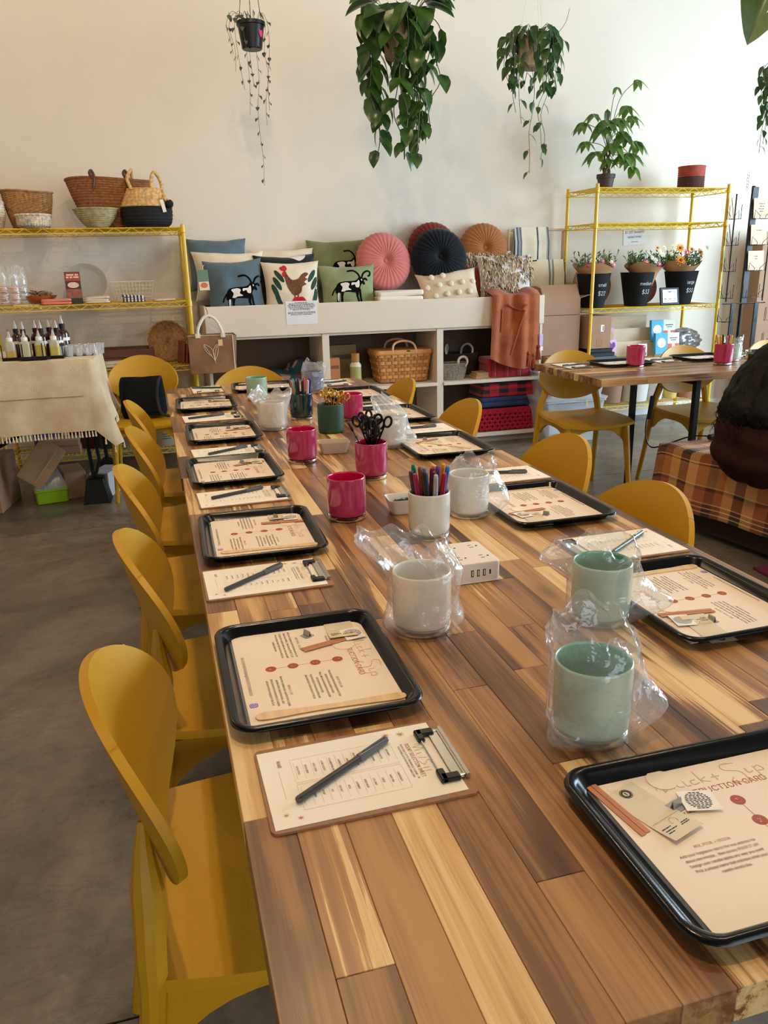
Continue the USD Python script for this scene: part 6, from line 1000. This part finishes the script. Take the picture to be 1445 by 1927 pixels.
part(t, 'pot', lathe([(.001, Z), (.052, Z), (.056, Z+.004), (.073, Z+.115), (.079, Z+.117), (.08, Z+.135), (.075, Z+.135), (.068, Z+.11), (.001, Z+.108)], 30).apply_translation((X, Y, 0)), blk, 45); part(t, 'pink_sticker', mv(rot(extr(ell(.014, .022), .001), 'x', 90), X+.045, Y-.05, Z+.075).apply_transform(trimesh.transformations.rotation_matrix(.75, (0, 0, 1), (X+.045, Y-.05, 0))), mat('pink_sticker', (226, 40, 110), .5), False)
cords(t, X, Y, Z+.13, .074, 3.05, blk)
for a, l, ro in ((-1.2, .82, .05), (-.5, .50, .085), (-.25, .42, .095), (3.5, .32, .10), (3.0, .22, .12), (3.9, .45, .07), (4.2, .30, .05), (3.3, .14, .14)): trail(t, drop((X, Y, Z+.13), a, ro, l, r, .012), r, .062, .026, .9, hearts_l, .0011, heart=.3, fold=.3)
t = thing('hanging_plant', 'bushy dark green pothos trailing from a woven pot in the middle', 'plant'); X, Y, Z = 1.53, 4.6, 2.46
part(t, 'pot', loft([oval(a, a, z, 28, 3) for a, z in ((.065, Z), (.085, Z+.01), (.10, Z+.17), (.10, Z+.18), (.092, Z+.18), (.085, Z+.15), (.01, Z+.145))]).apply_translation((X, Y, 0)), mat('rattan_pot', (186, 160, 122), .8, bump=.5, bs=60), 40); cords(t, X, Y, Z+.18, .095, 3.1, rope)
for k in range(21):
    a = k*2*PI/21*1.0+r.uniform(-.15, .15); lng = r.choice([.28, .4, .52, .62, .72]); front = math.sin(a) < .2
    trail(t, drop((X, Y, Z+.18), a, r.uniform(.12, .27), lng if front else lng*.7, r, .035), r, .088, .125, .78, poth, .0028, heart=.9, fold=.18, droop=.3)
for k in range(16):
    a = r.uniform(0, 6.28); p = np.array([X+.08*math.cos(a), Y+.08*math.sin(a), Z+.2]); q = p+[.13*math.cos(a), .13*math.sin(a), r.uniform(.02, .17)]; part(t, 'leaf', cat(frame(leaf(.13, .10, .9, .18, .35), q, (math.cos(a), math.sin(a), -.25), (-.2*math.cos(a), -.4, .8)), tube([p, (p+q)/2+[0, 0, .03], q], .002, 4)), poth, True)
t = thing('hanging_plant', 'hoya with small oval leaves in a pale pot on white cords, right of the pothos', 'plant'); X, Y, Z = 2.385, 4.6, 2.44
part(t, 'pot', loft([oval(a, a, z, 28, 2.4) for a, z in ((.06, Z), (.08, Z+.01), (.098, Z+.16), (.098, Z+.165), (.09, Z+.165), (.08, Z+.14), (.01, Z+.135))]).apply_translation((X, Y, 0)), mat('bark_pot', (196, 176, 150), .8, bump=.6, bs=30), 40); cords(t, X, Y, Z+.165, .09, 3.05, white_r)
for k in range(17):
    a = k*2*PI/17; trail(t, drop((X, Y, Z+.16), a, r.uniform(.12, .20), r.uniform(.10, .30), r, .03), r, .046, .098, .56, hoya_l, .0018, heart=.2, fold=.2, droop=.25)
for a, l, ro in ((-1.9, .74, .05), (-.4, .66, .09), (3.6, .45, .13), (-.8, .60, .08), (2.9, .38, .15)): trail(t, drop((X, Y, Z+.16), a, ro, l, r, .02), r, .11, .08, .56, hoya_l, .0018, heart=.2, fold=.2, droop=.2)
part(t, 'runner', tube(spline([(X+.04, Y-.03, Z+.16), (X+.12, Y-.04, Z+.18), (X+.19, Y-.04, Z+.25), (X+.215, Y-.04, Z+.33)], 16), .0016, 5), vine_m)
t = thing('hanging_plant', 'hoya trailing at the right picture edge', 'plant'); X, Y, Z = 4.23, 4.6, 2.35
part(t, 'pot', loft([oval(a, a, z, 28, 2.4) for a, z in ((.06, Z), (.08, Z+.01), (.098, Z+.16), (.09, Z+.165), (.08, Z+.14), (.01, Z+.135))]).apply_translation((X, Y, 0)), MATS['bark_pot'], 40); cords(t, X, Y, Z+.165, .09, 3.05, white_r)
for k in range(9): trail(t, drop((X, Y, Z+.16), 2.4+k*.28, r.uniform(.09, .13), r.uniform(.25, .5), r, .02), r, .055, .082, .5, hoya_l, .0018, heart=.2, fold=.2, droop=.25)
t = thing('hanging_plant', 'big split monstera leaf dipping into the top right corner', 'plant'); mon = leafmat('monstera_leaf', (58, 84, 28), (82, 104, 40), .35, .15)
P = []
for j in range(12):
    f = j/11; hw = .14*(math.sin(f**.6*PI)**.75 if f < 1 else 0)*(1-.1*f); P.append([(s*hw, .36*f, .35*abs(s*hw)-.05*f*f) for s in (-1, -.75, -.5, -.25, 0, .25, .5, .75, 1)])
hole = sheet(P); c_ = hole.triangles_center; keep = ~((np.abs(c_[:, 0]-.05) < .02) & (np.abs(c_[:, 1]-.16) < .018)) & ~((np.abs(c_[:, 0]+.05) < .02) & (np.abs(c_[:, 1]-.20) < .018)); hole.update_faces(keep)
part(t, 'leaf', frame(hole, (2.80, 3.0, 2.56), (-.40, -.05, -.92), (-.55, -1, .25)), mon, True); part(t, 'stem', tube(spline([(2.80, 3.0, 2.56), (2.95, 3.05, 2.72), (3.05, 3.1, 2.75), (3.12, 3.1, 2.6)], 14), .006, 8), vine_m)
part(t, 'pot', lathe([(.001, 2.38), (.09, 2.38), (.12, 2.58), (.112, 2.58), (.001, 2.55)], 28).apply_translation((3.12, 3.1, 0)), MATS['bark_pot'], 40); cords(t, 3.12, 3.1, 2.57, .112, 3.2, white_r)
# money tree on the right shelf
X, Y, Z = 3.33, 5.26, RS[0]+.005
t = thing('money_tree', 'money tree with finger-like leaves in a small dark pot on top of the right shelf', 'plant'); part(t, 'pot', lathe([(.001, 0), (.048, 0), (.05, .003), (.062, .075), (.068, .077), (.069, .104), (.063, .104), (.056, .08), (.001, .078)], 30).apply_translation((X, Y, Z)), mat('brown_pot', (70, 52, 46), .6), 45)
for k in range(3): part(t, 'trunk', tube([(X+.02*math.cos(k*2.1+f*7), Y+.02*math.sin(k*2.1+f*7), Z+.07+.22*f) for f in np.linspace(0, 1, 14)], np.linspace(.014, .007, 14), 7), mat('bark_%d' % k, (124, 98, 70), .85, bump=.6, bs=90))
tops = [((-.16, -.06, .50), 5, .115), ((.02, -.10, .47), 6, .17), ((-.06, -.08, .46), 6, .18), ((.17, -.03, .50), 6, .13), ((-.13, -.06, .25), 5, .15), ((-.20, -.04, .32), 5, .12), ((.13, -.10, .24), 6, .17), ((.06, -.12, .36), 6, .15), ((.10, -.02, .40), 5, .15), ((.20, -.02, .74), 3, .12), ((-.10, -.08, .42), 6, .16), ((.22, -.04, .33), 6, .15), ((-.02, -.12, .30), 6, .17), ((.10, -.06, .56), 5, .14), ((-.22, -.02, .45), 5, .13), ((.05, -.14, .22), 5, .15), ((.02, -.05, .68), 3, .08), ((-.05, -.10, .20), 5, .12), ((.16, -.10, .15), 4, .14), ((.0, .03, .55), 5, .13)]
for (dx, dy, dz), n_, L_ in tops:
    o = np.array([X+dx, Y+dy, Z+dz]); part(t, 'leaf_stalk', tube(spline([(X, Y, Z+.27), (X+dx*.35, Y+dy*.35, Z+.27+(dz-.27)*.7), o], 12), .0024, 5), vine_m); hd = np.array([dx, dy-.03, .02]); hd /= np.linalg.norm(hd)
    for j in range(n_):
        a = (j-(n_-1)/2)*2*PI/(n_+1.5); d = np.array([hd[0]*math.cos(a)-hd[1]*math.sin(a), hd[0]*math.sin(a)+hd[1]*math.cos(a), -.45-.5*r.random()]); part(t, 'leaflet', frame(leaf(L_*(1-.25*abs(a)/PI), L_*.34, 0, .2, .22), o, d, (d[0]*.3, -.4, 1)), money_l, True)
for dx, dz in ((-.11, .20), (.02, .18)): part(t, 'gold_bauble', trimesh.creation.icosphere(2, .022).apply_translation((X+dx, Y-.10, Z+dz)), mat('bauble_%d' % int(dz*100), (224, 164, 60), .2, .6), True)

# ---------------------------------------------------------------- card spinner at the right edge
RX, RY = 4.48, 5.05
t = thing('card_spinner', 'black wire greeting card spinner at the right picture edge', 'rack'); part(t, 'pole', cyl(.014, 1.80, RX, RY, .02, 14), blk); part(t, 'base', cyl(.20, .02, RX, RY, 0, 32), blk); part(t, 'hook_chain', cat(*[tube([(RX-.06+.009*math.cos(a), RY, 1.80+.021*k+.012*math.sin(a)) for a in np.arange(10)/10*2*PI], .0016, 4, closed=True) for k in range(6)]), clip_m)
part(t, 'spine_panel', cat(bx(.055, .02, .86, RX, RY-.02, .95, .003), bx(.04, .012, .46, RX-.10, RY-.03, .50, .002), bx(.04, .012, .46, RX+.12, RY-.03, .50, .002)), blk, False)
for s, zz0, zz1 in ((-.17, .97, 1.76), (.17, .97, 1.76)): part(t, 'wire_upright', tube([(RX+s, RY-.03, zz0), (RX+s, RY-.03, zz1)], .005, 6), blk)
part(t, 'cross_bar', tube([(RX-.20, RY-.03, .955), (RX+.2, RY-.03, .955)], .005, 6), blk)
def pocket(x, z, w, h, ang):
    c, s = math.cos(ang), math.sin(ang); L = lambda u, v, o: (x+u*c+o*s, RY-.06-o*c+u*s, z+v)
    return cat(tube([L(-w/2, h, 0), L(-w/2, 0, .0), L(-w/2, 0, .035), L(-w/2, h*.6, .04), L(-w/6, h*.2, .04), L(-w/6, 0, .035), L(w/6, 0, .035), L(w/6, h*.2, .04), L(w/2, h*.6, .04), L(w/2, 0, .035), L(w/2, 0, 0), L(w/2, h, 0)], .0022, 5), tube([L(-w/2, 0, 0), L(w/2, 0, 0)], .0022, 5))
cardc = mat('greeting_card', (212, 184, 152), .7, var=.05, vs=9); prt = mat('greeting_print', (130, 108, 88), .7)
for k, z in enumerate((1.58, 1.39, 1.20, 1.0)):
    part(t, 'card_pocket', pocket(RX+.03, z, .15, .10, 0), blk); part(t, 'card_pocket', pocket(RX-.19, z, .09, .10, -1.1), blk)
    if k < 3:
        g = thing('greeting_card', f'kraft greeting card in the {["top", "second", "third"][k]} front pocket of the spinner', 'card', (RX+.03, RY-.082, z+.004), (-6, 0, 0)); part(g, 'card', bx(.145, .004, .145, b=.0006), cardc, False); part(g, 'print', rot(flat(bars([(0, .10-.018*i, w) for i, w in enumerate([(.05, .04, .055, .04), (.045,), (.03, .02)][k])], .007, k)), 'x', 90).apply_translation((0, -.0024, 0)), prt, False)
        g = thing('greeting_card', f'card seen edge-on in the {["top", "second", "third"][k]} left pocket of the spinner', 'card', (RX-.20, RY-.06, z+.006), (-10, 0, 51)); part(g, 'card', bx(.085, .004, .15, b=.0006), mat('edge_card_%d' % k, [(196, 166, 134), (92, 70, 60), (206, 160, 130)][k], .7), False); part(g, 'envelope', bx(.084, .003, .14, 0, .004, 0, .0006), kraft_l, False)
for z in (.82, .62):
    for s in (-.19, .19): part(t, 'card_pocket', pocket(RX+s, z, .10, .10, s*4), blk)
carton('tall brown cardboard sheet box standing behind the card spinner', 4.98, 5.40, 0, .26, .14, 1.5, 4, tape=False)
t = thing('magenta_rug', 'dark magenta rug edge on the floor at the right', 'rug', (2.82, 1.92, 0), -4); part(t, 'pile', bx(.92, .62, .012, b=.004), mat('magenta_pile', (116, 20, 58), .95, bump=1, bs=300), False); part(t, 'binding', cat(bx(.012, .62, .013, -.462, 0, 0, .003)), mat('rug_binding', (90, 14, 44), .9), False)

# ---------------------------------------------------------------- plaid-covered bench and the person on it
plb = stripes('brown_plaid', 'x', .34, [(0, (44, 22, 14)), (.16, (150, 78, 34)), (.30, (206, 156, 92)), (.46, (44, 22, 14)), (.62, (214, 166, 100)), (.80, (160, 84, 38))],
             ('y', .30, [(0, (40, 20, 14)), (.05, (226, 180, 112)), (.07, (60, 30, 18)), (.12, (226, 180, 112)), (.14, (90, 44, 22)), (.19, (226, 180, 112)), (.21, (160, 84, 38)), (.40, (70, 32, 18)), (.45, (226, 180, 112)), (.47, (186, 120, 62)), (.72, (196, 132, 72)), (.77, (50, 24, 16)), (.8, (226, 180, 112)), (.82, (120, 60, 28)), (.92, (50, 24, 16))]), src='UV', mixf=.5, fine=260)
A = -.165; ca, sa = math.cos(A), math.sin(A); BX, BY = 2.335, 2.955
def bw(u, v, z): return (BX+u*ca-v*sa*-1*-1 if 0 else BX+u*math.cos(A)+(-v)*(-math.sin(A))*-1, BY+u*math.sin(A)-v*math.cos(A), z)
# bench frame: u runs away from the main table (+x), v runs toward the camera (-y), turned by A
def bw(u, v, z): return (BX+u*.985+v*.172, BY+u*.172*-0.2-v*.985, z)
t = thing('plaid_bench', 'long low dark bench under the plaid throw at the right', 'bench'); dk_up = mat('dark_upholstery', (44, 28, 22), .85)
c4 = lambda z, e: [bw(e, e, z), bw(.72, e, z), bw(.72, 1.15, z), bw(e, 1.15, z)]
part(t, 'bench_body', hexa(c4(.03, .055), c4(.41, .03)), dk_up, False); [part(t, 'foot', bx(.05, .05, .03, *bw(u, v, 0)[:2], 0, .004), blk, False) for u in (.12, .62) for v in (.12, 1.05)]
t = thing('plaid_throw', 'brown orange and cream plaid throw covering the bench', 'blanket'); nu, nv = 40, 34; P = np.zeros((nu, nv, 3)); UV = np.zeros((nu, nv, 2))
for i in range(nu):
    for j in range(nv):
        s = i/(nu-1)*1.02; v = j/(nv-1)*1.14; drop_ = .285; w = .004*math.sin(v*17+s*3)
        if s < drop_: u, z = .012-.035*(1-s/drop_)+.012*math.sin(v*13)*(1-s/drop_)*.5, .425-(drop_-s)
        else: u, z = .012+(s-drop_), .425+.008*math.sin(v*9+s*11)*min(1, (s-drop_)*6)-.0
        rnd_ = max(0, 1-abs(s-drop_)/.05); z -= .012*rnd_**2
        if v < .04: z -= .01*(1-v/.04)
        P[i, j] = bw(u, v-.005, z+w); UV[i, j] = (v, s)
m = shell(P, .006); part(t, 'cloth', m, plb, True, uv=np.vstack([UV.reshape(-1, 2)]*2))
Q = np.array([[bw(.02+u, -.012-.02*(1-zf), .42-.24*(1-zf)) for zf in np.linspace(0, 1, 10)] for u in np.linspace(0, .7, 24)]); UQ = np.array([[(u+.1, 1-zf*.24) for zf in np.linspace(0, 1, 10)] for u in np.linspace(0, .7, 24)]); part(t, 'end_fall', shell(Q, .005), plb, True, uv=np.vstack([UQ.reshape(-1, 2)]*2))
# person: hunched over, seen from behind, long dark curly hair, dark brown jumper
def hull(a, ra, b, rb_):
    s = [m3.Manifold.sphere(q, 20).translate(tuple(map(float, p))) for p, q in ((a, ra), (b, rb_))]; return m3.Manifold.batch_hull(s)
def body(bones, fine=.016, it=12):
    M_ = hull(*bones[0])
    for b in bones[1:]: M_ = M_+hull(*b)
    q = M_.refine_to_length(fine).to_mesh(); m = TM(np.array(q.vert_properties[:, :3]), np.array(q.tri_verts), process=True); return trimesh.smoothing.filter_taubin(m, .5, .53, it)
V = lambda *p: np.array(p, float)
px, py, pz = 0., 0., .44   # modelled facing +y about the seat point, then turned to face away (+x)
J = dict(hip=V(px, py-.02, pz+.10), waist=V(px, py-.03, pz+.25), chest=V(px, py+.10, pz+.35), neck=V(px, py+.19, pz+.45), head=V(px, py+.27, pz+.54), shL=V(px-.18, py+.11, pz+.37), shR=V(px+.18, py+.11, pz+.37), elL=V(px-.25, py+.18, pz+.16), elR=V(px+.25, py+.08, pz+.14), wrL=V(px-.13, py+.40, pz+.20), wrR=V(px+.14, py+.36, pz+.19), knL=V(px-.11, py+.43, pz+.08), knR=V(px+.12, py+.43, pz+.08), anL=V(px-.12, py+.46, .09), anR=V(px+.13, py+.46, .09), toL=V(px-.13, py+.62, .035), toR=V(px+.15, py+.62, .035))
skin = mat('skin', (150, 96, 68), .5, subsurface_weight=.1, subsurface_scale=.01); jump = mat('brown_jumper', (50, 22, 18), .9, bump=.5, bs=160, specular_ior_level=.2); hairm = mat('dark_hair', (16, 10, 8), .6, specular_ior_level=.2); jean = mat('dark_jeans', (38, 40, 52), .85, bump=.3, bs=250)
t = thing('person', 'person in dark brown jumper with long curly hair, seated on the bench, back turned', 'person', (2.54, 2.37, 0), -90)
bn = [(J['hip'], .155, J['waist'], .14), (J['waist'], .14, J['chest'], .135), (J['chest'], .125, J['neck'], .055), (J['neck'], .055, J['head'], .06), (J['head']-V(0, .01, .02), .085, J['head']+V(.0, .02, .05), .092), (J['head'], .07, J['head']+V(.01, .055, -.055), .05), (J['chest'], .10, J['shL'], .07), (J['chest'], .10, J['shR'], .07)]
for s in 'LR':
    bn += [(J['sh'+s], .066, J['el'+s], .05), (J['el'+s], .05, J['wr'+s], .033), (J['hip']+(V(-.08, 0, -.03) if s == 'L' else V(.08, 0, -.03)), .095, J['kn'+s], .07), (J['kn'+s], .068, J['an'+s], .045), (J['an'+s], .045, J['to'+s], .032)]
    w = J['wr'+s]; fd = V(.55 if s == 'L' else -.55, .8, -.1); fd /= np.linalg.norm(fd); sd_ = np.cross(fd, V(0, 0, 1)); bn += [(w, .03, w+fd*.075, .034)]
    for k, (o, ln) in enumerate(((-.027, .062), (-.009, .072), (.009, .068), (.026, .052))): a = w+fd*.08+sd_*o; b_ = a+fd*ln*.6+V(0, 0, -.008); bn += [(a, .0095, b_, .009), (b_, .009, b_+fd*ln*.4+V(0, 0, -.018), .008)]
    e = 1 if s == 'L' else -1; bn += [(w+fd*.03+sd_*e*-.025, .012, w+fd*.06+sd_*e*-.052, .010), (w+fd*.06+sd_*e*-.052, .010, w+fd*.085+sd_*e*-.058, .009)]
bm = body(bn, .014); part(t, 'body', bm, skin, True)
fc = J['head']+V(.012, .10, 0)
part(t, 'nose', loft([oval(a, b_, z, 12) for a, b_, z in ((.006, .006, .03), (.010, .013, 0), (.015, .016, -.012), (.004, .004, -.02))]).apply_translation(fc+V(0, .008, 0)), skin, True); [part(t, 'eye', trimesh.creation.icosphere(2, .0125).apply_translation(fc+V(s*.032, -.004, .025)), mat('eye_%d' % (s+1), (60, 44, 36), .2), True) for s in (-1, 1)]; part(t, 'mouth', scl(trimesh.creation.icosphere(2, .02), 1, .35, .35).apply_translation(fc+V(0, .0, -.045)), mat('lips', (128, 66, 58), .5), True); [part(t, 'ear', scl(trimesh.creation.icosphere(2, .026), .4, .7, 1).apply_translation(J['head']+V(s*.094, .01, .01)), skin, True) for s in (-1, 1)]
jb = [(J['hip']+V(0, 0, -.04), .185, J['waist'], .178), (J['hip']+V(-.04, -.10, -.02), .165, J['waist']+V(-.02, -.06, -.04), .165), (J['hip']+V(.08, -.10, -.02), .155, J['waist']+V(.04, -.05, -.06), .15), (J['waist'], .175, J['chest'], .158), (J['chest'], .14, J['neck']+V(0, -.01, -.03), .075), (J['chest'], .115, J['shL'], .086), (J['chest'], .115, J['shR'], .086)]
for s in 'LR': jb += [(J['sh'+s], .084, J['el'+s], .07), (J['el'+s], .07, J['wr'+s]+(J['el'+s]-J['wr'+s])*.12, .045)]
m = body(jb, .018, 10); nrm = m.vertex_normals; f = np.sin(m.vertices[:, 2]*52+m.vertices[:, 0]*7+3*meshkit.noise(m.vertices*5, 2)); m.vertices = m.vertices+nrm*(.008*f+.010*(meshkit.noise(m.vertices*14, 4)-.5))[:, None]; m.vertices[:, 2] = np.maximum(m.vertices[:, 2], np.where(m.vertices[:, 1] > -.10, .436, .34)); part(t, 'jumper', m, jump, True, label='dark brown knitted jumper')
jn = []
for s, e in (('L', -1), ('R', 1)): jn += [(J['hip']+V(e*.08, 0, -.03), .105, J['kn'+s], .08), (J['kn'+s], .078, J['an'+s], .056)]
part(t, 'jeans', body(jn, .02, 8), jean, True); [part(t, 'shoe', body([(J['an'+s]+V(0, -.02, -.03), .052, J['to'+s], .042)], .012, 6), blk, True) for s in 'LR']
# hair: a curly mass from the crown down the back, with curls standing off it
hd = J['head']; hb = [(hd+V(0, -.02, .02), .112, hd+V(0, .0, .04), .108), (hd+V(0, -.05, -.0), .12, V(0, .06, .90), .135), (V(0, .06, .90), .135, V(-.05, -.09, .80), .115), (V(-.05, -.09, .80), .115, V(-.07, -.19, .685), .08), (V(.05, .04, .88), .13, V(.08, -.08, .78), .11), (V(.08, -.08, .78), .11, V(.09, -.18, .68), .08), (V(-.05, -.09, .80), .11, V(.01, -.20, .69), .085), (hd+V(-.08, -.04, .0), .09, hd+V(-.15, -.14, -.20), .08), (hd+V(.08, -.04, 0), .09, hd+V(.15, -.14, -.20), .08)]
m = body(hb, .014, 4); m.vertices = m.vertices+m.vertex_normals*(.030*(meshkit.fbm(m.vertices*24, 3, 5)-.5))[:, None]; part(t, 'hair', m, hairm, True, label='long dark curly hair')
pts, _ = trimesh.sample.sample_surface(m, 900, seed=3); cv, cw, cc = [], [], []
rr2 = np.random.default_rng(8)
for p in pts:
    d = p-(hd+V(0, -.12, -.14)); d /= np.linalg.norm(d); a0 = rr2.uniform(0, 6.28); L_ = rr2.uniform(.05, .11)
    for k in range(9): f = k/8; cv.append(p-d*.01+d*.028*f+V(.009*math.cos(a0+f*9), .009*math.sin(a0+f*9), -L_*f))
    cc.append(9); cw += list(np.linspace(.004, .0012, 9))
bc = UsdGeom.BasisCurves.Define(stage, str(t.GetPath())+'/curls'); bc.CreateTypeAttr('linear'); bc.CreatePointsAttr(Vt.Vec3fArray.FromNumpy(np.array(cv, np.float32))); bc.CreateCurveVertexCountsAttr(cc); bc.CreateWidthsAttr(Vt.FloatArray.FromNumpy(np.array(cw, np.float32))); bc.SetWidthsInterpolation('vertex'); UsdShade.MaterialBindingAPI.Apply(bc.GetPrim()).Bind(hairm); tag(bc.GetPrim(), kind='stuff')
t = thing('power_cable', 'thin black cable with an adapter hanging under the right-hand table to the bench', 'cable'); part(t, 'cord', tube(spline([(2.42, 3.10, .712), (2.36, 3.09, .56), (2.345, 3.08, .45), (2.37, 3.06, .38), (2.44, 3.02, .40), (2.52, 2.95, .445), (2.60, 2.90, .45)], 36), .0035, 7), blk); part(t, 'adapter', rot(bx(.022, .018, .12, b=.004), 'y', 6).apply_translation((2.365, 3.09, .52)), blk, False); part(t, 'plug', cat(bx(.06, .03, .025, 2.60, 2.88, .437, .006), bx(.03, .025, .02, 2.645, 2.86, .437, .004)), blk, False)
